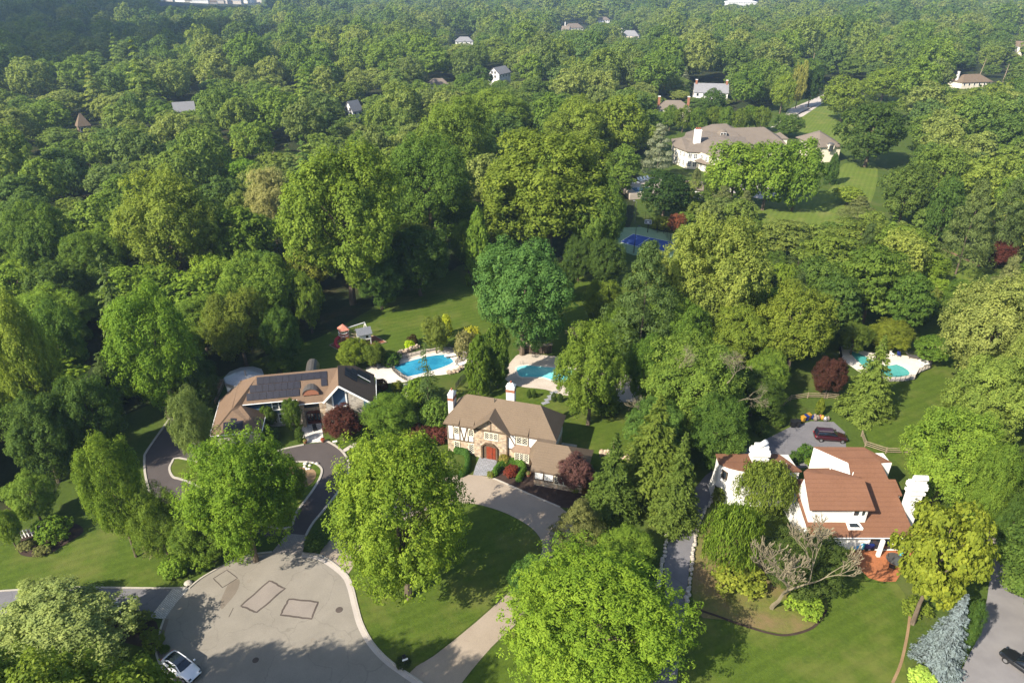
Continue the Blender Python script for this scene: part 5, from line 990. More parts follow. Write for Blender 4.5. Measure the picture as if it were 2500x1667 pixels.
chair(at0(ZA(1590,868)), .3, M_trim, "white chair behind the small teal pool"); chair(at0(ZA(1630,872)), -.3, M_navy, "dark blue chair behind the small teal pool"); chair(at0(ZP(800,800)), .6, M_greymetal, "grey metal chair on the white deck by the roof corner"); chair(at0(ZP(855,815)), -1.0, M_greymetal, "second grey metal chair nearer the blue pool fence")
l = make_lounger(M_trim, "white lounger at the right of the blue pool by the arborvitae"); l.location = at0(ZP(2120,775)); l.rotation_euler[2] = 2.2; l.scale = (1.2,)*3
db = empty('diving_board', at0(ZP(1990,640)), math.radians(200), "white diving board at the right end of the blue pool", 'diving board'); MB().box(-1.3,1.3,-.22,.22,.5,.56).build('board', M_trim, db); MB().box(.5,.9,-.2,.2,0,.5).build('stand', M_greymetal, db)
um = empty('closed_parasol', at0(ZP(2110,700)), 0, "folded dark parasol by the right end of the blue pool", 'parasol'); MB().tube([(0,0,0),(0,0,2.7)], .03).build('pole', M_wood_d, um); MB().lathe([(.05,2.7),(.16,2.3),(.2,1.4),(.12,1.0)], k=10).build('canopy', M_wood_d, um)
pl = Z4(1500,1285); la = empty('pool_ladder', at0(pl), .3, "metal pool ladder at the back of the turquoise pool", 'ladder')
for s in (-.25, .25): MB().tube([(s,.3,0),(s,.3,.7),(s,-.1,.85),(s,-.3,.1)], .025).build('handrail', M_greymetal, la)
wf = Z4(1578,1215); wo_ = empty('waterfall_screen', (wf.x, wf.y, 0), math.radians(-8), "dark curved timber screen with boulders behind the turquoise pool", 'screen wall')
pts_ = [(-3.1+6.2*i/14, .9*(abs(i-7)/7)**2*1.2) for i in range(15)]
b = MB()
for (x, y) in pts_: b.box(x-.2, x+.2, y, y+.18, 0, 1.5+.1*math.sin(x*7))
b.build('timber_boards', M_wood_d, wo_); b = MB(); rr = random.Random(4)
for (x, y) in pts_: b.lathe([(.2,1.35),(.38,1.5),(.32,1.75),(.08,1.85)], (x+rr.uniform(-.1,.1), y+.45+rr.uniform(-.1,.3)), 7)
b.build('boulders', M_stone, wo_)
def rock_wall(pts, label, w=.6, h=.6, name='stone_wall', seed=1, m=M_stone_g, single=True):
    rr = random.Random(seed); b = MB(); P_ = smooth_poly([Vector((p[0], p[1], 0)) for p in pts], 12, False)
    for p in P_:
        r = w*rr.uniform(.35, .65); hh = h*rr.uniform(.6, 1.1); b.lathe([(r*.7,0),(r,hh*.45),(r*.75,hh*.9),(r*.2,hh)], (p.x+rr.uniform(-.15,.15), p.y+rr.uniform(-.15,.15)), 7)
    tag(b.build(name, m), label, 'stone edging' if h < .5 else 'wall')
rock_wall([S(1664,1515), S(1680,1447), S(1689,1362), S(1702,1298), S(1722,1243), S(1752,1210)], "row of pale boulders along the right side of the grey driveway", .5, .45, 'boulder_edging')
rock_wall([S(1607,1430), S(1615,1385), S(1630,1300), S(1640,1270)], "row of boulders along the left side of the grey driveway", .5, .4, 'boulder_edging', 2)
rock_wall([ZP(1200,590), ZP(1300,570), ZP(1420,520), ZP(1500,490)], "low stone retaining wall behind the blue pool", .6, .9, 'retaining_wall', 3, M_stone)
rock_wall([ZP(1950,880), ZP(2060,860), ZP(2160,810)], "stone planter wall in front of the blue pool's right end", .6, .7, 'retaining_wall', 5, M_stone)
w_ = [Z2(1630,1085), Z2(1700,1090), Z2(1800,1105), Z2(1860,1140)]
rock_wall(w_, "pale stone garden wall right of the half-timbered house", .7, 1.1, 'garden_wall', 6, M_stone)
rock_wall([Z7(1215,830), Z7(1235,770), Z7(1300,740), Z7(1340,760)], "stone retaining wall by the steps at the right edge", .5, .7, 'retaining_wall', 7)
st = Z7(1290,800); so = empty('stone_steps', (st.x, st.y, 0), .8, "curved stone steps at the right edge above the gravel road", 'steps')
for k in range(5): MB().box(-1.3,1.3,k*.5,k*.5+.55,0,.12+.15*k).build('step', M_stone_g, so)
# wood retaining bed left of solar house
rb = S(475,960); ro = empty('retaining_bed', (rb.x, rb.y, 0), math.radians(8), "dark timber garden enclosure left of the solar-panel house", 'garden bed')
MB().box(-4.5,4.5,-.1,.1,0,.7).box(-4.5,-4.3,-.1,3,0,.7).box(4.3,4.5,-4,3,0,.7).box(-4.5,4.5,2.9,3.1,0,.7).build('timber_side', M_wood, ro); MB().box(-4.3,4.3,.1,2.9,0,.3).build('soil', M_soil, ro)
# bins and rubbish by the court
def bin_(loc, m, label, h=1.0, w=.6):
    r = empty('wheeled_bin', loc, rr.uniform(-.5,.5), label, 'bin'); MB().add([(-w*.4,-w*.4,.05),(w*.4,-w*.4,.05),(w*.4,w*.4,.05),(-w*.4,w*.4,.05),(-w/2,-w/2,h),(w/2,-w/2,h),(w/2,w/2,h),(-w/2,w/2,h)], [(0,3,2,1),(4,5,6,7),(0,1,5,4),(1,2,6,5),(2,3,7,6),(3,0,4,7)]).build('bin_body', m, r, bev=.03); MB().slab([[(-w*.55,-w*.58,h+.06),(w*.55,-w*.58,h+.06),(w*.55,w*.55,h+.14),(-w*.55,w*.55,h+.14)]], .06).build('lid', m, r)
    MB().tube([(-w/2,w*.4,.12),(w/2,w*.4,.12)], .12, 10).build('wheels', M_rubber, r)
bin_(at0(Z3(735,290)), M_black, "left black wheeled bin at the edge of the parking court", 1.1, .75); bin_(at0(Z3(770,288)), M_black, "right black wheeled bin at the edge of the parking court", 1.1, .75); bin_(at0(Z3(812,252)), M_yellow, "yellow bin nearest the black bins", .95); bin_(at0(Z3(855,232)), M_yellow, "yellow bin beside the rubbish heap", .95); bin_(at0(Z3(838,240)), M_navy, "dark blue bin between the two yellow bins", .9)
for i, (x, y, m, lab) in enumerate(((885,228,M_navy,"dark blue bag at the left of the rubbish heap"),(905,222,M_stuffbag,"grey bag at the top of the rubbish heap"),(925,232,M_stuffbag,"brown bag in the middle of the rubbish heap"),(945,228,M_terrapot,"reddish sack in the rubbish heap"),(962,232,M_yellow,"yellow sack at the right of the rubbish heap"),(985,242,M_greymetal,"silvery sack at the right end of the rubbish heap"),(1005,240,M_stuffbag,"pale sack farthest right of the rubbish heap"),(910,240,M_stuffbag,"tan sack at the front of the rubbish heap"))):
    p = Z3(x, y); k = .3+.06*(i % 3); o = MB().lathe([(k*.7,0),(k,.25),(k*.9,.55),(k*.4,.75),(k*.15,.85)], k=9).build('rubbish_bag', m, smooth=True); o.location = (p.x, p.y, .05); tag(o, lab, 'bag', 'rubbish heap by the parking court')
# terracotta patio things
p = ZC(1460,1225); ty = empty('toy_slide', (p.x, p.y, .06), .3, "turquoise and green plastic toy slide on the terracotta patio", 'toy'); MB().slab([[(-.9,-.3,.2),(-.9,.3,.2),(.3,.3,1.0),(.3,-.3,1.0)]], .12).build('slide', M_bluep, ty); MB().box(.3,.8,-.35,.35,0,1.05).build('tower', M_teal, ty); MB().box(-1.1,-.8,-.35,.35,.0,.3).build('foot', M_lime, ty)
p = ZC(1560,1225); tb = empty('patio_cart', (p.x, p.y, .06), 0, "navy blue cart beside the white column on the patio", 'cart'); MB().box(-.6,.5,-.4,.4,.3,1.0).build('box', M_navy, tb, bev=.05)
for s in (-.4, .35): MB().tube([(s,-.45,.2),(s,.45,.2)], .2, 10).build('wheel', M_rubber, tb)
p = ZC(1840,1385); pt = empty('patio_table', (p.x, p.y, .06), 0, "round grey glass table on the terracotta patio", 'table'); MB().lathe([(1.15,.72),(1.15,.76)], k=20).build('table_top', M_copper, pt)
for k in range(4): a = k*1.57+.7; MB().tube([(math.cos(a)*.7, math.sin(a)*.7, .72), (math.cos(a)*.85, math.sin(a)*.85, 0)], .035).build('leg', M_black, pt)
p = ZC(1878,1350); um = empty('folded_parasol', (p.x, p.y, .06), 0, "folded turquoise parasol by the patio table", 'parasol'); MB().tube([(0,0,0),(0,0,2.3)], .03).build('pole', M_greymetal, um); MB().lathe([(.04,2.3),(.2,2.0),(.3,1.3),(.2,1.0)], k=10).build('canopy', M_teal, um)
chair(at0(ZC(1800,1440)), 2.4, M_black, "dark chair in front of the patio table"); chair(at0(ZC(1790,1350)), 1.2, M_copper, "grey chair left of the patio table")
# front garden things
def pot(loc, label, plant_tint, s=1):
    r = empty('flower_pot', loc, 0, label, 'flower pot'); MB().lathe([(.22*s,0),(.34*s,.5*s),(.3*s,.5*s)], k=12).build('pot', M_terrapot, r)
    c = bpy.data.objects.new('flowers', POTM()); sc.collection.objects.link(c); c.parent = r; c.color = (*plant_tint, 1); c.location = (0,0,.35*s); c.scale = (.4*s,)*3
_pm = []
def POTM():
    if not _pm:
        rng = np.random.default_rng(2); d = rng.normal(size=(160, 3)); d /= np.linalg.norm(d, axis=1)[:, None]; d[:, 2] = np.abs(d[:, 2]); _pm.append((d, rng))
        _pm.append(quads_mesh('flowers', d*rng.uniform(.6, 1, (160, 1)), d, np.full(160, .16), .6, rng))
    return _pm[1]
pot(at0(ZB(1285,1110), .15), "left clay pot with flowers at the foot of the pale entrance walk", (.2,.22,.05)); pot(at0(ZB(1510,1095), .15), "right clay pot with red flowers at the foot of the pale entrance walk", (.3,.08,.04))
pot(at0(Z2(1012,1262)), "clay pot at the left corner of the garage wing", (.12,.16,.05), 1.1)
p = ZB(1410,945); bn = empty('garden_chair', at0(p, .06), .5, "black chair on the pale entrance walk", 'chair'); MB().box(-.3,.3,-.3,.3,.38,.46).build('seat', M_black, bn); MB().slab([[(-.3,.3,.46),(.3,.3,.46),(.3,.4,1.0),(-.3,.4,1.0)]], .06).build('backrest', M_black, bn)
for x in (-.25,.25): MB().box(x-.03,x+.03,-.28,.28,0,.38).build('leg', M_black, bn)
p = ZB(1665,1125); sg = empty('garden_light', at0(p, .05), .3, "small white garden light by the black driveway kerb", 'lamp'); MB().tube([(0,0,0),(0,0,.5)], .03).build('post', M_trim, sg); MB().box(-.35,.35,-.12,.12,.5,.65).build('lamp_head', M_trim, sg)
sheet("walkway", [ZB(1740,1205), ZB(1920,1095), ZB(1960,1130), ZB(1780,1225)], .07, M_pale_drive, 0, "narrow paved path off the black driveway kerb", "path")
sheet("walkway", [ZP(1270,1030), ZP(1330,1030), ZP(1340,1300), ZP(1240,1300)], .04, M_pale_drive, 0, "pale path down from the white deck", "path")
p = Z5(2005,1330); mb = empty('mailbox', (p.x, p.y, 0), .4, "black mailbox with white sign beside the curving kerb", 'mailbox'); MB().box(-.06,.06,-.06,.06,0,1.1).build('post', M_black, mb); MB().box(-.18,.18,-.3,.3,1.1,1.45).build('box', M_black, mb, bev=.05); MB().box(-.3,.3,-.34,-.31,1.25,1.5).build('sign', M_trim, mb)
p = Z6(708,1205); lp = empty('lamp_post', (p.x, p.y, 0), 0, "thin white lamp post in the planting bed by the grey driveway", 'lamp post'); MB().tube([(0,0,0),(0,0,2.3)], [.05,.04]).build('post', M_trim, lp); MB().lathe([(.06,2.3),(.17,2.4),(.2,2.65),(.22,2.7),(.03,2.85)], k=8).build('lantern', M_trim, lp)
rr2 = random.Random(8)
for k in range(9):
    p = D(712+rr2.uniform(-14, 16), 1066+rr2.uniform(-3, 14)); s = rr2.uniform(.18, .34); o = MB().lathe([(s*.8,0),(s,s*.4),(s*.6,s*.8),(s*.15,s)], k=7).build('bed_stone', M_deck); o.location = (p.x, p.y, .11); tag(o, "pale stone in the bed at the right end of the driveway island", 'stone', 'stones in the island bed')
for (x, y, s, lab) in ((345,1005,.5,"rounded pale stone at the street kerb by the bushes"),):
    p = S(x+115, y+420); o = MB().lathe([(s*.8,0),(s,s*.4),(s*.6,s*.7),(s*.15,s*.8)], k=9).build('boulder', M_kerb); o.location = (p.x, p.y, 0); tag(o, lab, 'stone')
# ------------------------------------------------------------------ trees placed one by one
FT = "front yard trees"; 
WT = (.17, .23, .085)
T('oak_hi', 100, 1490, 400, 300, WT, "large tree dusted with white blossom at the lower left by the grey driveway", var=0, lim=(.5, .62))
T('oak_hi', 92, 1372, 130, 120, WT, "smaller white blossom tree rising behind the larger one at the lower left", var=1, lim=(.5, .9))
T('spiky', 918, 1180, 325, 390, BR, "big bright yellow-green maple between the cul-de-sac and the half-timbered house", var=0, lim=(.8, 1.6))
T('spiky', 545, 1130, 262, 300, (.09, .165, .02), "green maple in the driveway island in front of the solar-panel house", var=0)
T('oak_hi', 655, 1105, 95, 110, (.085, .15, .02), "smaller maple at the right end of the driveway island", var=2)
T('fine_hi', 255, 1120, 185, 270, (.085, .145, .022), "dense upright hornbeam on the lawn left of the black driveway", var=0)
T('fine_hi', 360, 1200, 140, 165, (.08, .135, .022), "mid green rounded tree beside the hornbeam and nearer the island maple", var=1)
T('broad_hi', 470, 1215, 170, 160, (.07, .125, .02), "low mid green tree behind the street kerb under the island maple", var=2)
T('thin_spruce', 352, 1240, 62, 110, (.11, .12, .07), "thin grey-brown dying spruce among green trees by the kerb")
T('shrub', 402, 1300, 72, 62, (.10, .18, .025), "bright rounded bush at the lawn edge by the cul-de-sac kerb")
T('shrub', 465, 1285, 60, 55, (.085, .15, .02), "smaller green bush right of the bright bush by the cul-de-sac kerb")
T('fine_hi', 437, 975, 105, 165, (.10, .15, .05), "soft grey-green hemlock left of the solar-panel house garage", name='hemlock_tree', var=1, lim=(.6, 2.2))
T('oak_hi', 785, 970, 96, 84, PU, "dark red maple with twisted pale branches at the solar-panel house entrance", name='red_maple', lim=(.5, 1), var=1)
T('fine_hi', 893, 950, 130, 100, (.075, .14, .022), "spreading green tree right of the dark red maple", var=0, lim=(.5, 1.2))
T('broad_hi', 614, 952, 44, 52, (.055, .10, .018), "small round tree left of the solar-panel house front windows", var=2)
T('broad_hi', 670, 950, 50, 76, (.06, .11, .018), "taller small tree between windows and portico of the solar-panel house", var=3)
T('shrub', 620, 998, 46, 26, (.04, .08, .018), "low dark bush under the small round tree at the solar-panel house")
T('shrub', 688, 1000, 22, 36, (.045, .085, .018), "narrow dark bush left of the white paved entrance walk")
T('shrub', 875, 884, 30, 28, PU, "small dark purple shrub at the right corner of the solar-panel house")
T('shrub', 912, 888, 26, 24, (.11, .14, .025), "round yellow-green bush beside the stepping path near the blue pool")
T('broad_hi', 645, 838, 66, 48, (.07, .12, .02), "round tree behind the solar-panel house roof", var=0)
T('broad_hi', 812, 810, 78, 62, (.10, .15, .02), "yellow-green tree in front of the swing set", var=1)
T('broad_hi', 858, 812, 58, 54, (.07, .11, .02), "darker green tree right of the yellow-green one by the swing set", var=2)
T('shrub', 898, 825, 44, 34, (.04, .09, .018), "dark bush between swing set trees and the blue pool")
T('thin_spruce', 985, 868, 92, 195, (.045, .085, .03), "tall open dark spruce in front of the blue pool")
T('shrub', 955, 905, 60, 60, (.09, .16, .02), "bright bushy tree at the foot of the dark spruce")
T('shrub', 1000, 955, 70, 70, (.07, .13, .025), "green shrub mass between the spruce and the half-timbered house chimney")
T('column', 1098, 835, 56, 118, (.07, .125, .018), "left arborvitae of the tall dark pair by the turquoise pool", var=1)
T('column', 1142, 812, 66, 125, (.055, .105, .018), "right arborvitae of the tall dark pair by the turquoise pool", var=0)
T('broad_hi', 1000, 765, 62, 78, (.10, .14, .03), "light green small tree with yellow branches behind the blue pool", var=3)
T('shrub_loose', 1022, 752, 30, 50, (.32, .30, .03), "golden yellow shrub behind the light green tree on the lawn")
T('shrub_loose', 1080, 772, 36, 42, (.28, .27, .03), "golden yellow shrub behind the bare twiggy bush")
T('shrub_loose', 1072, 800, 50, 70, (.14, .15, .07), "twiggy grey-green vase-shaped bush at the right end of the blue pool")
T('shrub', 941, 792, 24, 20, (.40, .36, .02), "small bright yellow flowering bush near the swing set")
T('shrub', 948, 782, 26, 24, (.04, .03, .015), "small dark brown bush behind the bright yellow one")
T('broad_hi', 1200, 672, 222, 245, (.055, .125, .035), "very large rounded blue-green maple on the lawn behind the arborvitae pair", var=3, lim=(.7, 1.5))
T('oak_hi', 1358, 850, 160, 215, (.085, .14, .022), "large leafy tree overhanging the right end of the turquoise pool", var=0)
T('shrub_loose', 1385, 925, 80, 60, (.08, .135, .022), "leafy growth at the foot of the pool overhanging tree")
T('broad_hi', 1420, 760, 90, 110, (.075, .135, .022), "green tree between the pool tree and the tall white pine", var=1)
T('pine_hi', 1478, 690, 175, 260, (.06, .105, .035), "tall blue-green pine right of the lawn strip", var=0)
T('oak_hi', 1498, 622, 90, 100, LG, "pale green treetop in front of the blue tennis court", var=1)
T('oak_hi', 1655, 630, 240, 280, (.13, .175, .04), "very large pale yellow-green oak in the middle right of the trees", var=2, lim=(.8, 1.8))
T('broad_hi', 1560, 760, 140, 150, (.07, .13, .022), "mid green tree beneath the pale oak on its left", var=2)
T('oak_hi', 1700, 770, 150, 140, (.10, .15, .025), "green tree beneath the pale oak on its right", var=0)
T('oak_hi', 1835, 745, 200, 200, (.095, .135, .022), "broad olive-yellow tree left of the small far pool", var=1)
T('broad_hi', 1590, 880, 240, 210, (.09, .15, .028), "large tree with bare white branches above the grey driveway", var=3)
T('broad_hi', 1650, 990, 150, 160, (.05, .10, .02), "dark green tree at the bend of the grey driveway", var=0)
T('broad_hi', 1420, 800, 110, 100, (.08, .14, .02), "green tree above the pool terrace with black lounger", var=2)
T('broad_hi', 1490, 850, 100, 150, (.06, .12, .02), "slender green tree between pool terrace and dead-branched tree", var=1)
T('spruce_hi', 1490, 1070, 230, 320, (.07, .11, .022), "tallest layered spruce between the two driveways", var=0)
T('spruce_hi', 1400, 1120, 160, 250, (.05, .09, .02), "dark spruce left of the tallest layered spruce", var=1)
T('spruce_hi', 1545, 1130, 150, 270, (.06, .10, .022), "spruce right of the tallest spruce beside the grey driveway", var=1)
T('pine_hi', 1335, 1200, 130, 130, (.10, .12, .045), "sparse grey-green pine beside the beige driveway curve", var=1)
T('broad_hi', 1440, 1260, 130, 90, (.10, .17, .025), "bright green tree below the spruces", var=1)
T('spiky', 1375, 1440, 430, 350, (.11, .19, .022), "huge bright green tree at the bottom centre beside the beige driveway", var=1, lim=(.6, 1.2))
T('broad_hi', 1215, 1330, 100, 110, (.07, .15, .035), "blue-green tree at the left edge of the huge bottom centre tree", var=2)
T('oak_hi', 1322, 1085, 90, 90, (.085, .045, .05), "purple-leaved plum tree in front of the half-timbered house garage", name='plum_tree', var=1)
T('shrub', 1174, 1083, 33, 30, (.12, .028, .022), "dome-shaped red maple shrub inside the curved hedge", name='red_shrub')
T('shrub', 960, 998, 60, 28, PU, "dark red bush left of the half-timbered house behind the bright maple")
T('shrub', 1005, 1002, 50, 40, (.09, .03, .03), "second dark red bush nearer the half-timbered house wall")
T('shrub_loose', 1160, 1055, 24, 24, (.16, .16, .04), "pale shrub left of the half-timbered house door")
T('shrub_loose', 1218, 1047, 30, 28, (.22, .24, .04), "yellow-green shrub right of the half-timbered house door")
T('shrub', 1246, 1043, 20, 16, (.16, .13, .06), "small brownish shrub under the bay window")
T('shrub', 1322, 1120, 26, 20, (.09, .13, .02), "green mound in the mulch bed under the garage window")
T('shrub', 1350, 1122, 34, 24, (.10, .07, .03), "rust-tinted mound in the mulch bed right of the green mound")
T('shrub', 1372, 1138, 22, 16, (.2, .2, .03), "yellow-green mound at the right end of the mulch bed")
T('shrub', 1128, 1090, 18, 16, (.12, .15, .03), "small round shrub at the left tip of the curved hedge")
T('column', 1215, 903, 10, 16, (.035, .07, .018), "small dark conifer behind the ridge left of the tall chimney", group="small conifers behind the half-timbered house")
T('column', 1227, 903, 10, 17, (.035, .07, .018), "small dark conifer just left of the tall chimney", group="small conifers behind the half-timbered house")
T('column', 1272, 910, 12, 18, (.035, .07, .018), "small dark conifer just right of the tall chimney", group="small conifers behind the half-timbered house")
T('column', 1286, 912, 12, 18, (.035, .07, .018), "small dark conifer farthest right of the tall chimney", group="small conifers behind the half-timbered house")
T('weep', 1765, 1118, 145, 140, (.095, .14, .026), "yellow-green weeping tree against the curved white house wall", var=0)
T('weep', 1690, 1235, 145, 185, (.085, .145, .02), "darker weeping tree beside the grey driveway below the white house")
T('shrub', 1850, 1040, 42, 40, (.05, .11, .02), "dark green bush in the corner behind the white chimney house")
T('shrub', 1828, 1050, 30, 30, (.04, .085, .02), "left dark bush beside the courtyard wall of the white house")
T('shrub', 1868, 1062, 36, 26, (.10, .16, .025), "yellow-green bush in front of the courtyard wall of the white house")
T('broad_hi', 1850, 1290, 190, 165, (.045, .075, .02), "dark green shrubby tree beneath the bare grey tree", var=3, lim=(.5, 1))
T('shrub_loose', 1850, 1390, 80, 70, (.13, .21, .03), "bright leafy shrub right of the bare tree trunk")
T('shrub_loose', 1700, 1330, 110, 50, (.14, .18, .03), "low yellow-green brush along the driveway bank")
T('broad_hi', 2190, 1045, 250, 220, (.11, .185, .028), "big bright green tree right of the split-rail fence", var=0)
T('layer_hi', 2165, 1268, 240, 360, (.125, .165, .022), "tall yellow-green tree right of the terracotta patio", lim=(.8, 1.9))
T('broad_hi', 2275, 1120, 150, 200, (.08, .14, .022), "green tree behind the tall yellow-green tree at the right", var=1)
T('broad_hi', 2330, 1200, 110, 130, (.045, .09, .02), "dark green tree at the right edge above the gravel road", var=2)
T('oak_hi', 2285, 760, 270, 260, (.14, .18, .055), "large pale grey-green maple at the right edge", var=0)
T('oak_hi', 2270, 915, 220, 210, (.12, .18, .04), "lower pale maple crown at the right edge above the lawn", var=1)
T('oak_hi', 2350, 860, 150, 260, (.14, .19, .05), "pale maple cut by the right edge of the picture", var=2)
T('spruce_hi', 2152, 1478, 148, 225, BL, "pale silver-blue spruce at the lower right", name='blue_spruce', var=0, lim=(.6, 1.75))
T('broad_hi', 2222, 1440, 90, 150, (.04, .085, .02), "dark green tree behind the silver-blue spruce", var=1)
T('shrub_loose', 2120, 1555, 60, 50, (.34, .36, .08), "pale yellow shrub at the foot of the silver-blue spruce")
T('shrub_loose', 2105, 1395, 60, 50, (.09, .135, .022), "leafy brush at the foot of the tall yellow-green tree by the patio")
T('shrub', 2330, 1265, 60, 60, (.05, .11, .02), "dark bush by the stone steps at the right edge")
T('spruce_hi', 1982, 885, 150, 225, (.085, .135, .03), "full pale green spruce in front of the small far pool", var=0)
T('broad_hi', 1908, 862, 84, 90, (.045, .018, .018), "dark red tree left of the full pale green spruce", var=2, name='red_maple')
T('broad_hi', 2045, 768, 110, 70, (.11, .145, .022), "rounded yellow-green tree behind the small far pool", var=3)
T('broad_hi', 1965, 775, 80, 70, (.07, .11, .022), "darker rounded tree left of the yellow-green one behind the small far pool", var=0)
T('layer_hi', 1905, 590, 160, 130, (.085, .13, .025), "flat-layered tree left in the wide layered grove", var=0)
T('layer_hi', 2010, 640, 180, 180, (.07, .12, .022), "largest flat-layered tree in the middle of the grove", var=1)
T('layer_hi', 2075, 560, 140, 110, (.09, .145, .025), "flat-layered tree at the top right of the grove", var=0)
T('layer_hi', 1980, 540, 150, 80, (.10, .145, .03), "flat-layered tree at the top of the grove below the big lawn", var=1)
T('layer_hi', 1800, 540, 130, 90, (.10, .14, .035), "flat-layered tree between the big lawn and the pale oak", var=0)
T('layer_hi', 2095, 690, 120, 150, (.05, .10, .02), "dark layered tree at the lower right of the grove", var=0)
T('layer_hi', 1930, 690, 130, 140, (.05, .095, .022), "dark layered tree beneath the grove above the small far pool", var=1)
T('layer_hi', 2150, 800, 90, 70, (.065, .125, .02), "spreading tree right of the small far pool", var=1)
T('pine_hi', 2235, 510, 150, 190, (.085, .125, .045), "broad pine at the right with pale horizontal branches", var=0)
T('pine_hi', 2310, 500, 130, 170, (.07, .11, .04), "second broad pine at the right edge", var=1)
T('broad_hi', 2300, 580, 80, 62, (.07, .022, .022), "dark red tree at the right edge beneath the pines", var=3, name='red_maple')
T('pine_hi', 2310, 655, 110, 130, (.13, .16, .07), "grey-green pine beneath the dark red tree at the right edge", var=1)
T('broad_hi', 2215, 690, 110, 90, (.065, .12, .022), "green tree below the striped lawn at the right", var=1)
T('broad_mid', 2085, 440, 130, 130, (.06, .10, .025), "dark olive tree right of the mansion lawn", var=0)
T('broad_mid', 2160, 400, 140, 130, (.08, .13, .028), "green tree behind the dark olive tree right of the mansion lawn", var=1)
T('broad_mid', 2170, 480, 90, 150, (.045, .09, .022), "dark tree between the olive tree and the broad pine", var=2)
T('pine_hi', 1975, 480, 90, 60, (.11, .14, .06), "grey-green pine at the right side of the big lawn", var=1)
T('layer_mid', 1950, 445, 70, 44, (.13, .19, .03), "small bright layered tree at the right of the big lawn", var=0)
T('broad_mid', 1690, 394, 140, 140, (.105, .175, .025), "left tree of the bright row in front of the mansion", var=0)
T('broad_mid', 1768, 392, 135, 145, (.095, .165, .023), "middle tree of the bright row in front of the mansion", var=3)
T('broad_mid', 1838, 392, 118, 145, (.08, .145, .022), "right tree of the bright row in front of the mansion", var=4)
T('column', 1914, 385, 34, 60, (.04, .085, .02), "narrow dark tree at the right end of the bright row", var=1)
T('broad_mid', 2008, 298, 160, 135, (.04, .075, .018), "big dark round tree right of the mansion garage", var=5, lim=(.6, 1.1))
T('broad_mid', 1945, 222, 120, 90, (.10, .15, .028), "olive-green tree above the big dark round tree beside the pale lane", var=1)
T('broad_mid', 2035, 190, 100, 70, (.11, .17, .028), "yellow-green tree above the dark round tree near the far lawn", var=2)
T('cedar', 1514, 340, 84, 110, (.17, .21, .16), "silver-blue cedar left of the mansion", name='cedar_tree')
T('broad_mid', 1528, 442, 112, 100, (.022, .052, .016), "very dark tree between the mansion terrace and the tennis court", var=0)
T('pine_hi', 1662, 462, 70, 70, (.10, .13, .055), "left grey-green pine below the mansion terrace", var=0)
T('pine_hi', 1712, 470, 60, 64, (.10, .13, .055), "right grey-green pine below the mansion terrace", var=1)
T('broad_mid', 1555, 512, 42, 44, (.13, .05, .03), "copper-red weeping tree beside the basketball hoop", name='copper_tree', var=1)
T('shrub', 1519, 514, 44, 34, (.15, .19, .025), "yellow-green mounded bush behind the basketball hoop")
T('column', 1600, 405, 20, 36, (.09, .12, .05), "small pale conifer by the mansion corner terrace", var=1)
T('broad_mid', 1638, 432, 46, 60, (.06, .10, .02), "small green tree beside the pool house", var=4)
T('broad_mid', 1640, 395, 40, 32, (.12, .17, .03), "small bright tree below the mansion bay", var=2)
T('broad_mid', 1812, 285, 70, 50, (.06, .11, .025), "round green tree behind the mansion roof by the pale lane", var=3)
for i, cx in enumerate((1540, 1570, 1604, 1640, 1668, 1700, 1726, 1750)):
    T('broad_mid', cx, 268+(i % 3)*3, 42, 52, (.07+.01*(i % 2), .125, .02), "clipped round tree in the row behind the mansion, %s from the left" % ("first", "second", "third", "fourth", "fifth", "sixth", "seventh", "eighth")[i], group="clipped trees behind the mansion", var=i % 6)
T('broad_mid', 1866, 195, 54, 80, (.025, .055, .016), "very dark tree at the left side of the pale lane", var=0)
T('broad_mid', 1838, 190, 40, 110, (.16, .18, .05), "tall pale yellow tree with white trunk left of the lane", var=1)
T('broad_mid', 1800, 210, 56, 80, (.12, .18, .03), "bright tree left of the pale yellow tree", var=2)
T('spruce_mid', 1571, 182, 36, 58, (.13, .16, .12), "small blue-grey spruce above the far grey-roofed house", name='blue_spruce')
T('broad_mid', 1640, 235, 60, 60, (.045, .09, .02), "dark tree in front of the far grey-roofed house", var=4)
# woods left and centre: the big ones
WG = "large trees of the woods"
T('broad_hi', 340, 800, 225, 270, (.085, .16, .020), "bright green rounded tree at the woods edge above the hemlock", var=0)
T('oak_hi', 50, 830, 200, 320, (.12, .175, .03), "tall yellow-green tree at the left edge of the picture", var=0)
T('broad_hi', 130, 790, 150, 180, (.06, .12, .022), "mid green tree right of the tall yellow-green tree at the left edge", var=1)
T('broad_hi', 545, 745, 165, 170, (.085, .12, .022), "olive-green tree at the woods edge above the solar-panel house", var=2)
T('broad_hi', 640, 770, 100, 130, (.05, .10, .02), "dark green tree at the woods edge left of the swing set", var=3)
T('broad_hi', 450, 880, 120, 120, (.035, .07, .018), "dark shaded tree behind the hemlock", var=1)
T('broad_hi', 200, 950, 170, 190, (.045, .09, .02), "dark green tree above the hornbeam", var=2)
T('broad_hi', 90, 1000, 190, 190, (.05, .095, .022), "dark green mass of tree at the left edge above the white rail", var=3)
T('broad_hi', 70, 1140, 120, 110, (.10, .17, .03), "light green young tree above the white rail", var=0)
T('broad_hi', 15, 1210, 70, 80, (.12, .19, .03), "bright bush-like tree at the left edge by the lawn", var=1)
T('oak_hi', 385, 520, 255, 250, (.115, .165, .03), "wide pale olive tree with visible trunk in the left woods", var=0)
T('oak_hi', 620, 460, 110, 160, (.19, .21, .09), "pale silvery tree standing in the middle of the left woods", var=1)
T('oak_hi', 785, 500, 290, 330, (.10, .16, .025), "tallest broad tulip tree in the centre of the woods", var=2, lim=(.8, 1.9))
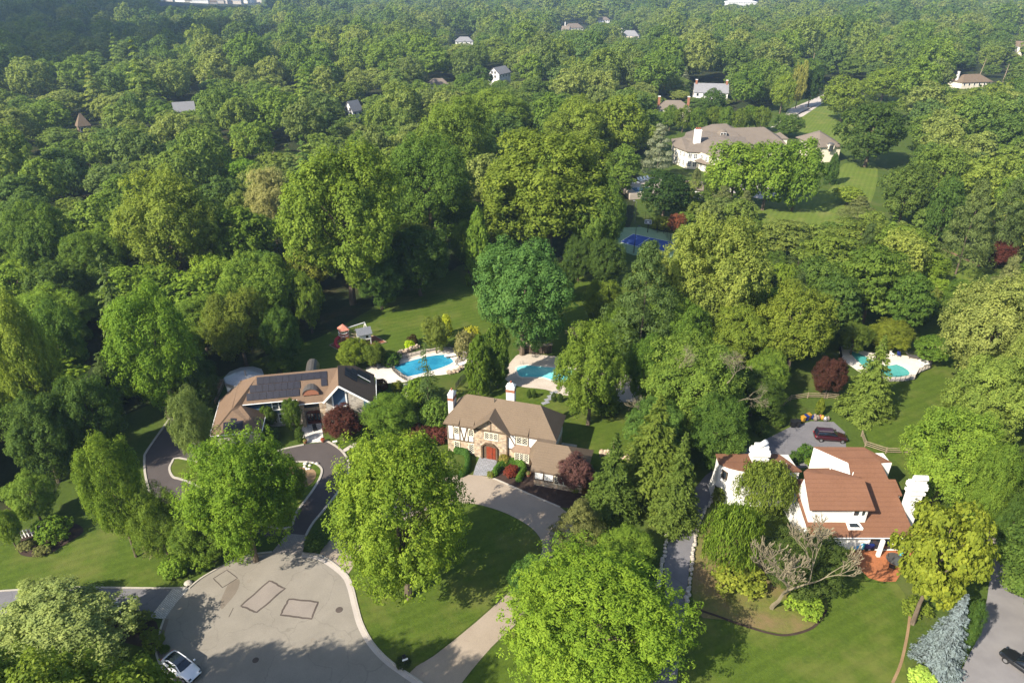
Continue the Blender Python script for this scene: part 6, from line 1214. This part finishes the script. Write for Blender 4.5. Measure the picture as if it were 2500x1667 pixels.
T('broad_hi', 985, 430, 210, 230, (.06, .115, .022), "large mid green tree right of the tallest tulip tree", var=0)
T('broad_hi', 1050, 330, 200, 200, (.09, .145, .025), "green tree behind the large mid green tree at the centre", var=1)
T('oak_hi', 1265, 430, 330, 280, (.09, .135, .022), "very wide olive-brown oak in the centre above the blue-green maple", var=1, lim=(.7, 1.3))
T('broad_hi', 1372, 500, 130, 190, (.07, .125, .025), "tall green tree left of the tennis court", var=2, lim=(.6, 1.5))
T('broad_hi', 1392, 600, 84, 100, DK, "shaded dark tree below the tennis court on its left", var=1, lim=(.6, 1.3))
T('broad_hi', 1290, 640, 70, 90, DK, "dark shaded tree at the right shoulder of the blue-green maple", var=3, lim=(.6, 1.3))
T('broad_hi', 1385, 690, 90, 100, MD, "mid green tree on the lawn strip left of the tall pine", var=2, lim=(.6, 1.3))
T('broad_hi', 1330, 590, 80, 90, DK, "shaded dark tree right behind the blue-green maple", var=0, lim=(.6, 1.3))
T('broad_hi', 1075, 560, 80, 110, (.06, .11, .02), "mid green tree left of the narrow bright conifer", var=2, lim=(.6, 1.4))
T('column', 1098, 560, 60, 150, (.09, .16, .025), "narrow bright green conifer at the edge of the centre lawn", var=1)
T('spruce_hi', 1160, 520, 90, 200, (.035, .07, .022), "dark spruce behind the narrow bright conifer", var=0)
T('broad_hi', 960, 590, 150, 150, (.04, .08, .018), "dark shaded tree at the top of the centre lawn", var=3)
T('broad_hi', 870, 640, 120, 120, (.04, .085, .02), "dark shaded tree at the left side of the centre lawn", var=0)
T('broad_hi', 1140, 270, 170, 130, (.10, .16, .025), "bright tree in the upper centre woods", var=2)
T('broad_mid', 1420, 290, 140, 150, (.105, .155, .025), "yellow-green tree left of the silver-blue cedar", var=5)
T('oak_hi', 1330, 300, 170, 150, (.12, .175, .03), "bright broad tree in the woods left of the mansion", var=2)
T('broad_mid', 560, 400, 90, 80, (.10, .19, .022), "small vivid green tree in front of the pale silvery tree", var=3)
T('oak_hi', 705, 690, 80, 120, (.085, .14, .022), "narrow ivy-clad tree below the tallest tulip tree", var=0, lim=(.6, 2))
T('broad_hi', 215, 610, 160, 150, (.07, .125, .022), "green tree in the left woods below the wide olive tree", var=1)
T('broad_hi', 90, 560, 180, 190, (.065, .12, .022), "green tree near the left edge in the woods", var=2)
T('spruce_mid', 630, 345, 26, 50, (.13, .14, .10), "grey spruce in a small clearing of the woods", name='blue_spruce')
# trees standing below the frame, known by their shadow on the street
for i, (tx, ty, R, H, w_) in enumerate(((-46, 28.3, 6.5, 10.2, "leftmost"), (-37.5, 28, 7, 10.5, "middle"), (-28.5, 28.3, 7, 10.3, "rightmost"))):
    plant('oak_hi', tx, ty, R, H, MD, "%s of the street trees just below the frame whose shadow falls on the cul-de-sac" % w_, group="street trees below the frame")
# dead limbs and the bare tree
def bare(name, p, s, seed, label, lean=(0, 0), **k):
    me = bare_mesh(name, seed, **k); o = bpy.data.objects.new(name, me); sc.collection.objects.link(o); o.location = p; o.scale = (s, s, s)
    return tag(o, label, 'tree')
pb = D(1770, 1395); o = bare('bare_tree', (pb.x, pb.y, 0), 11.5, 4, "mostly dead grey tree with spreading bare branches below the white house", lean=(.12, .1), levels=8, r0=.024, L0=.35, spread=.46, nb=(2, 3), up=.16, m=M_greybark, start=(0, 0, -.05))
o.rotation_euler[2] = 1.0; ALLTREES.append((pb.x, pb.y, 4, 4))
def dead_on(idx_label, pos, s, seed, lean, rz=0, levels=4):
    h = [o for o in sc.objects if o.get('label') == idx_label][0]
    me = bare_mesh('dead_branches', seed, levels=levels+1, r0=.022, L0=.5, spread=.7, nb=(2, 4), up=.05, lean=lean, m=M_greybark)
    d = bpy.data.objects.new('dead_branches', me); sc.collection.objects.link(d); d.parent = h
    M = Matrix.LocRotScale(h.location, h.rotation_euler, h.scale).inverted(); W = Matrix.LocRotScale(pos, Matrix.Rotation(rz, 3, 'Z').to_euler(), Vector((s, s, s)))
    L = M @ W; d.location = L.to_translation(); d.rotation_euler = L.to_euler(); d.scale = L.to_scale()
lb = "large tree with bare white branches above the grey driveway"
dead_on(lb, D(1670, 880, 15), 3.4, 7, (.7, -.1)); dead_on(lb, D(1690, 925, 9), 3.4, 8, (1.3, -.4)); dead_on(lb, D(1560, 850, 13), 2.8, 9, (.0, .1)); dead_on(lb, D(1480, 950, 8), 2.6, 10, (-1., -.3))
dead_on("large leafy tree overhanging the right end of the turquoise pool", D(1335, 795, 12), 2.8, 12, (-.05, .1))
dead_on("dark red maple with twisted pale branches at the solar-panel house entrance", D(790, 990, 1.0), 1.8, 13, (.2, -.2))

# ------------------------------------------------------------------ woods filling the rest
ALLOW_KEEP = [[(-500, 1260), (0, 1180), (60, 1180), (180, 1000), (330, 930), (520, 860), (640, 800), (720, 775), (800, 735), (940, 655), (1040, 615), (1090, 600), (1425, 620), (1432, 400), (1540, 290), (1760, 250), (1800, 225), (1890, 190), (2060, 205), (2110, 330), (2150, 560), (2215, 560), (2360, 640), (2400, 1700), (-700, 1700)],
              [(610, 330), (700, 340), (700, 400), (600, 400)]]
UNDER = [[(640, 800), (760, 745), (900, 665), (1040, 600), (1065, 630), (925, 705), (800, 765), (690, 820)], [(1290, 640), (1330, 600), (1430, 590), (1400, 650), (1330, 690)]]
def inside(poly, x, y):
    c = False; j = len(poly)-1
    for i in range(len(poly)):
        xi, yi = poly[i]; xj, yj = poly[j]
        if (yi > y) != (yj > y) and x < (xj-xi)*(y-yi)/(yj-yi)+xi: c = not c
        j = i
    return c
# places the photo sees into (picture box, farthest depth that may screen it)
WINDOWS = [(1134, 157, 1158, 182, 1e4), (992, 183, 1020, 191, 1e4), (1294, 52, 1342, 70, 1e4), (1434, 74, 1464, 86, 1e4), (1050, 86, 1080, 100, 1e4), (414, 242, 434, 250, 1e4),
           (184, 272, 198, 290, 1e4), (1528, 228, 1568, 252, 1e4), (1590, 180, 1670, 216, 1e4), (2190, 168, 2262, 200, 1e4), (2325, 95, 2352, 118, 1e4), (1665, 0, 1735, 12, 1e4), (2240, 125, 2256, 175, 1e4), (2296, 145, 2312, 190, 1e4),
           (804, 244, 818, 254, 1e4), (370, -10, 600, 15, 3000), (1420, 500, 1550, 590, 200), (1178, 830, 1295, 880, 130), (1930, 800, 2135, 872, 110), (1825, 930, 1965, 1015, 90), (490, 830, 870, 1010, 95), (1020, 890, 1380, 1130, 90), (1660, 1010, 2110, 1330, 70), (2130, 572, 2240, 640, 140), (1300, 760, 1340, 800, 110), (1750, 440, 1930, 505, 190), (2060, 840, 2180, 1000, 100), (1520, 1150, 1640, 1420, 70), (1545, 280, 1930, 400, 240), (1430, 400, 1490, 460, 210), (2335, 68, 2352, 80, 1e4), (1375, 40, 1395, 52, 1e4)]
INFILL = [[(1450, 660), (1560, 610), (1760, 560), (1780, 640), (1900, 780), (1760, 900), (1740, 1000), (1620, 1080), (1520, 1100), (1450, 1010), (1470, 800)], [(1760, 560), (1900, 530), (2120, 520), (2150, 700), (2080, 790), (1900, 780)], [(2050, 430), (2150, 380), (2420, 560), (2420, 650), (2250, 560), (2150, 560)],
          [(2200, 930), (2420, 850), (2420, 1330), (2250, 1230)], [(1400, 1230), (1500, 1180), (1590, 1150), (1510, 1400), (1450, 1350)], [(0, 1010), (180, 1000), (330, 930), (300, 1000), (160, 1150)][:4], [(1560, 440), (1740, 500), (1750, 560), (1560, 590)]]
cells = {}
def near(x, y, r):
    cx, cy = int(x//12), int(y//12)
    for i in range(cx-3, cx+4):
        for j in range(cy-3, cy+4):
            for (a, b, q) in cells.get((i, j), ()):
                if (a-x)**2+(b-y)**2 < (r*.76+q*.76)**2: return True
    return False
def put(x, y, r): cells.setdefault((int(x//12), int(y//12)), []).append((x, y, r))
for (x, y, R, H) in ALLTREES: put(x, y, R)
fr = random.Random(21); cand = []
tries = 0
while tries < 135000:
    tries += 1; u = fr.random(); y = 52+(2350-52)*u**1.25; hw = .93*y+50; x = fr.uniform(-hw, hw)
    far = sstep(700, 1500, y); R = fr.uniform(4.6, 8.8)*(1+.75*far)*(1+.62*sstep(170, 450, y))
    if y < 420 and fr.random() < .25: R = fr.uniform(7.5, 10.5)
    px, py = proj(x, y, 0); dx, dy = px/1.06293, py/1.06293
    if any(inside(p, dx, dy) for p in ALLOW_KEEP):
        if not any(inside(p, dx, dy) for p in INFILL): continue
        R = min(R, fr.uniform(3.2, 5.4))
    if near(x, y, R): continue
    H = R*fr.uniform(.55, 1.25)*(1 if R < 7 else .9)*(1-.3*far)
    z = terr(x, y); tx0, ty0 = proj(x-R, y, z+2.3*H); tx1, ty1 = proj(x+R, y, z+.3*H)
    if ty0 > 1700: continue
    b = (tx0/1.06293, ty0/1.06293, tx1/1.06293, ty1/1.06293)
    if any(b[0] < w[2] and b[2] > w[0] and b[1] < w[3]-2 and b[3] > w[1] and y < w[4] for w in WINDOWS):
        ok = False
        for s in (.75, .5, .35):
            R2, H2 = R*(.5+.5*s), H*s; tx0, ty0 = proj(x-R2, y, z+2.3*H2); tx1, _ = proj(x+R2, y, z)
            if not any(tx0/1.06293 < w[2] and tx1/1.06293 > w[0] and ty0/1.06293 < w[3]-2 and b[3] > w[1] for w in WINDOWS): ok = True; R, H = R2, H2; break
        if not ok: continue
    put(x, y, R); cand.append((y, x, R, H))
cand.sort()
TINTS = [((.085, .145, .024), "mid green"), ((.115, .185, .026), "bright green"), ((.055, .10, .022), "dark green"), ((.11, .14, .028), "olive green"), ((.065, .13, .03), "blue-green"), ((.145, .19, .045), "pale green"), ((.10, .17, .024), "fresh green")]
LM = [("wide pale olive tree", 385, 520), ("tallest tulip tree", 785, 500), ("pale silvery tree", 620, 460), ("olive-brown oak", 1265, 430), ("grey metal roofed house", 424, 254), ("small brown far house", 191, 288), ("tall white gabled house", 1147, 168),
      ("silver-blue cedar", 1514, 340), ("tan roofed far house", 1316, 64), ("slate-roofed white house", 1632, 210), ("big dark round tree", 1995, 300), ("broad pines", 2270, 500), ("pale yellow-green oak", 1655, 630), ("layered grove", 2000, 620), ("brown roofed far house", 2228, 186),
      ("sunny woodland clearing", 650, 365), ("playground set", 825, 760), ("upright hornbeam", 255, 1120), ("bright woods-edge tree", 340, 800), ("tall yellow-green edge tree", 50, 830), ("mansion lawn", 1850, 480), ("tiny white gable", 812, 252), ("grey driveway", 1600, 1130), ("gravel road", 2320, 1350), ("low white far house", 1006, 190)]
def zone(px, py):
    nm, lx, ly = min(LM, key=lambda l: (l[1]-px)**2+((l[2]-py)*1.5)**2); dx, dy = px-lx, py-ly; d = math.hypot(dx, dy)
    v = "above" if dy < 0 else "below"; h = "left" if dx < 0 else "right"
    w = (h+" of") if abs(dx) > 2.2*abs(dy) else v if abs(dy) > 2.2*abs(dx) else v+" and "+h+" of"
    return ("close " if d < 70 else "a little " if d < 140 else "some way " if d < 240 else "far ")+w+" the "+nm
n_ind = 297-len(ALLTREES)
shr = sum(1 for o in sc.objects if o.get('category') == 'shrub'); n_ind += shr
for (y, x, R, H) in cand[:n_ind]:
    r = fr.random(); px, py = proj(x, y, H*1.4); px /= 1.06293; py /= 1.06293
    k = fr.random(); dist = y
    if px > 1550 and k < .2: kind, shp = 'pine_hi', 'pine'
    elif k < .06: kind, shp = 'spruce_mid', 'spruce'
    elif k < .14: kind, shp = 'layer_mid', 'flat-layered tree'
    else: kind, shp = ('broad_hi' if dist < 125 else 'broad_mid'), 'round-crowned tree'
    ti = fr.choice([0, 0, 0, 1, 2, 2, 3, 4, 5, 6]); tint, tn = TINTS[ti]
    if shp in ('pine', 'spruce'): tint, tn = ((.06, .10, .035), 'blue-green'); R *= .8; H *= 1.15
    size = "large" if R > 7.2 else "small" if R < 5.4 else "medium"
    f = fr.uniform(.85, 1.15)
    lab = "%s %s %s %s" % (size, tn, shp, zone(px, py))
    plant(kind, x, y, R, H, tuple(c*f for c in tint), lab, group="woodland trees, "+lab)
rest = cand[n_ind:]
print("individual trees", len(ALLTREES)-shr, "rest", len(rest))
# far kinds: low detail crowns instanced over the points of one object
farcol = bpy.data.collections.new("far_tree_kinds"); fkinds = []
for i in range(6):
    me = crown_mesh("far_crown", 201+i, 34, 26, 8, .048, lr=.25, rag=.12, tuft=.08, flat=(1, .9, .6)[i % 3], matl=M_leaf_far); fkinds.append(me)
fkinds.append(spruce_mesh("far_crown", 210, 14, 3, .10, matl=M_leaf_far))
for i in range(5):
    me = crown_mesh("horizon_crown", 221+i, 26, 18, 5, .075, lr=.27, rag=.1, tuft=.09, matl=M_leaf_far); fkinds.append(me)
fk = []
for i, me in enumerate(fkinds):
    o = bpy.data.objects.new("far_tree_%d" % i, me); farcol.objects.link(o); fk.append(o)
def scatter(name, pts, kinds, label, cat):
    """pts: (x,y,z,R,H,kind)"""
    me = bpy.data.meshes.new(name); me.from_pydata([p[:3] for p in pts], [], []); me.update()
    a = me.attributes.new("sc3", 'FLOAT_VECTOR', 'POINT'); a.data.foreach_set("vector", [c for p in pts for c in (p[3], p[3], p[4])])
    a = me.attributes.new("rot", 'FLOAT_VECTOR', 'POINT'); a.data.foreach_set("vector", [c for p in pts for c in (0, 0, fr.uniform(0, 6.28))])
    a = me.attributes.new("kk", 'INT', 'POINT'); a.data.foreach_set("value", [p[5] for p in pts])
    o = bpy.data.objects.new(name, me); sc.collection.objects.link(o)
    ng = bpy.data.node_groups.new(name, 'GeometryNodeTree'); ng.interface.new_socket("Geometry", in_out='INPUT', socket_type='NodeSocketGeometry'); ng.interface.new_socket("Geometry", in_out='OUTPUT', socket_type='NodeSocketGeometry')
    gi = ng.nodes.new("NodeGroupInput"); go = ng.nodes.new("NodeGroupOutput"); jn = ng.nodes.new("GeometryNodeJoinGeometry")
    def attr(nm, t):
        n = ng.nodes.new("GeometryNodeInputNamedAttribute"); n.data_type = t; n.inputs[0].default_value = nm; return [s for s in n.outputs if s.enabled and s.name == 'Attribute'][0]
    kk = attr("kk", 'INT'); s3 = attr("sc3", 'FLOAT_VECTOR'); ro = attr("rot", 'FLOAT_VECTOR')
    e2r = ng.nodes.new("FunctionNodeEulerToRotation"); ng.links.new(ro, e2r.inputs[0])
    for i, ko in enumerate(kinds):
        oi = ng.nodes.new("GeometryNodeObjectInfo"); oi.inputs[0].default_value = ko; oi.inputs[1].default_value = True
        cmpn = ng.nodes.new("FunctionNodeCompare"); cmpn.data_type = 'INT'; cmpn.operation = 'EQUAL'; ins = [s for s in cmpn.inputs if s.enabled]
        ng.links.new(kk, ins[0]); ins[1].default_value = i
        ip = ng.nodes.new("GeometryNodeInstanceOnPoints"); ng.links.new(gi.outputs[0], ip.inputs["Points"]); ng.links.new(cmpn.outputs[0], ip.inputs["Selection"])
        ng.links.new(oi.outputs["Geometry"], ip.inputs["Instance"]); ng.links.new(e2r.outputs[0], ip.inputs["Rotation"]); ng.links.new(s3, ip.inputs["Scale"])
        ng.links.new(ip.outputs[0], jn.inputs[0])
    ng.links.new(jn.outputs[0], go.inputs[0]); md = o.modifiers.new("scatter", 'NODES'); md.node_group = ng
    return tag(o, label, cat, None, 'stuff')
pts = [(x, y, terr(x, y), R, H, 6 if fr.random() < .06 else (fr.randrange(6) if y < 750 else 7+fr.randrange(5))) for (y, x, R, H) in rest]
scatter("distant_woods", pts, fk, "treetops of the far woods filling the landscape to the horizon", "woods")
# dense brush under the near woods
up = []
for _ in range(7500):
    y = fr.uniform(75, 300); x = fr.uniform(-.83*y-15, .83*y+15); px, py = proj(x, y, 0); dx, dy = px/1.06293, py/1.06293
    if any(inside(p, dx, dy) for p in ALLOW_KEEP) and not any(inside(p, dx, dy) for p in INFILL+UNDER): continue
    r = fr.uniform(1.6, 3.4)
    if any(w[0] < dx < w[2] and w[1] < dy-20 < w[3] for w in WINDOWS): continue; up.append((x, y, -.3*r, r, r*.9, fr.randrange(5)))
scatter("undergrowth", up, fk[:5], "dark leafy brush growing between the trunks of the woods", "undergrowth")
hedge('curved_hedge', [Z2(725,1255), Z2(760,1200), Z2(850,1160), Z2(930,1160), Z2(970,1215), Z2(930,1300)], 1.0, 1.1, "curved clipped green hedge round the dome-shaped red shrub", (.07, .14, .02))
hedge('curved_hedge', [Z2(400,1060), Z2(480,1080), Z2(500,1150), Z2(480,1230), Z2(440,1260)], 1.0, 1.1, "clipped green hedge left of the flagstone walk", (.05, .11, .02))
T('shrub', 122, 1217, 84, 66, (.09, .16, .022), "big rounded clipped bush right of the white rail")
T('shrub_loose', 62, 1252, 40, 26, (.12, .14, .06), "low grey-green plant in the flower bed by the white rail")
T('shrub_loose', 100, 1262, 40, 22, (.11, .13, .05), "second low plant in the flower bed by the white rail")
T('shrub', 352, 1470, 50, 56, (.09, .14, .022), "rounded clipped bush beside the street kerb above the sedan")
T('shrub_loose', 318, 1425, 60, 40, (.09, .13, .03), "leafy plant behind the lamp post")
T('shrub_loose', 285, 1408, 50, 30, (.12, .17, .03), "yellow-green plant left of the lamp post")
T('shrub', 377, 1490, 24, 20, (.06, .11, .02), "small bush touching the kerb above the sedan")
T('shrub', 725, 1245, 50, 40, (.045, .09, .02), "dark shrub between the brown apron and the beige driveway")
T('shrub', 925, 1520, 34, 26, (.03, .05, .02), "dark low shrub beside the mailbox")
T('shrub', 1790, 965, 34, 34, (.05, .09, .02), "left round bush behind the parking court")
T('shrub', 1750, 985, 36, 34, (.045, .085, .02), "round bush at the bend of the grey driveway")
T('shrub', 1700, 1010, 36, 34, (.045, .08, .02), "dark round bush lower on the bend of the grey driveway")
T('column', 1885, 932, 22, 34, (.10, .14, .02), "small yellow-green conifer behind the rubbish heap", var=1)
T('shrub', 1650, 1140, 30, 40, (.06, .09, .02), "bush between the grey driveway and the white house")

# ------------------------------------------------------------------ air
hz = MB().box(-2900, 2900, -160, 4400, -12, 78).build("haze", M_white); hm = bpy.data.materials.new("haze"); hm.use_nodes = True; hn = hm.node_tree
for n in list(hn.nodes): hn.nodes.remove(n)
ho = hn.nodes.new("ShaderNodeOutputMaterial"); pv_ = hn.nodes.new("ShaderNodeVolumePrincipled"); pv_.inputs["Color"].default_value = (.50, .70, 1, 1); pv_.inputs["Density"].default_value = .00017; pv_.inputs["Anisotropy"].default_value = .3
hn.links.new(pv_.outputs[0], ho.inputs["Volume"]); hz.data.materials.clear(); hz.data.materials.append(hm); tag(hz, "thin summer haze over the woods", "haze", None, 'stuff')

# a cloud high over the left woods, out of the picture, whose shadow darkens the far slope
cv = random.Random(3); b = MB()
for i in range(26):
    x = -1490+cv.gauss(0, 1)*140; y = 370+cv.gauss(0, 1)*210; r = cv.uniform(90, 190); z = 760+cv.uniform(0, 60)
    b.lathe([(r*.3, z-r*.12), (r*.85, z), (r, z+r*.25), (r*.8, z+r*.6), (r*.35, z+r*.85), (r*.02, z+r*.9)], (x, y), 14)
tag(b.build("cloud", M_white, smooth=True), "white cloud high beyond the frame shading the far left slope", "cloud", None, 'structure')
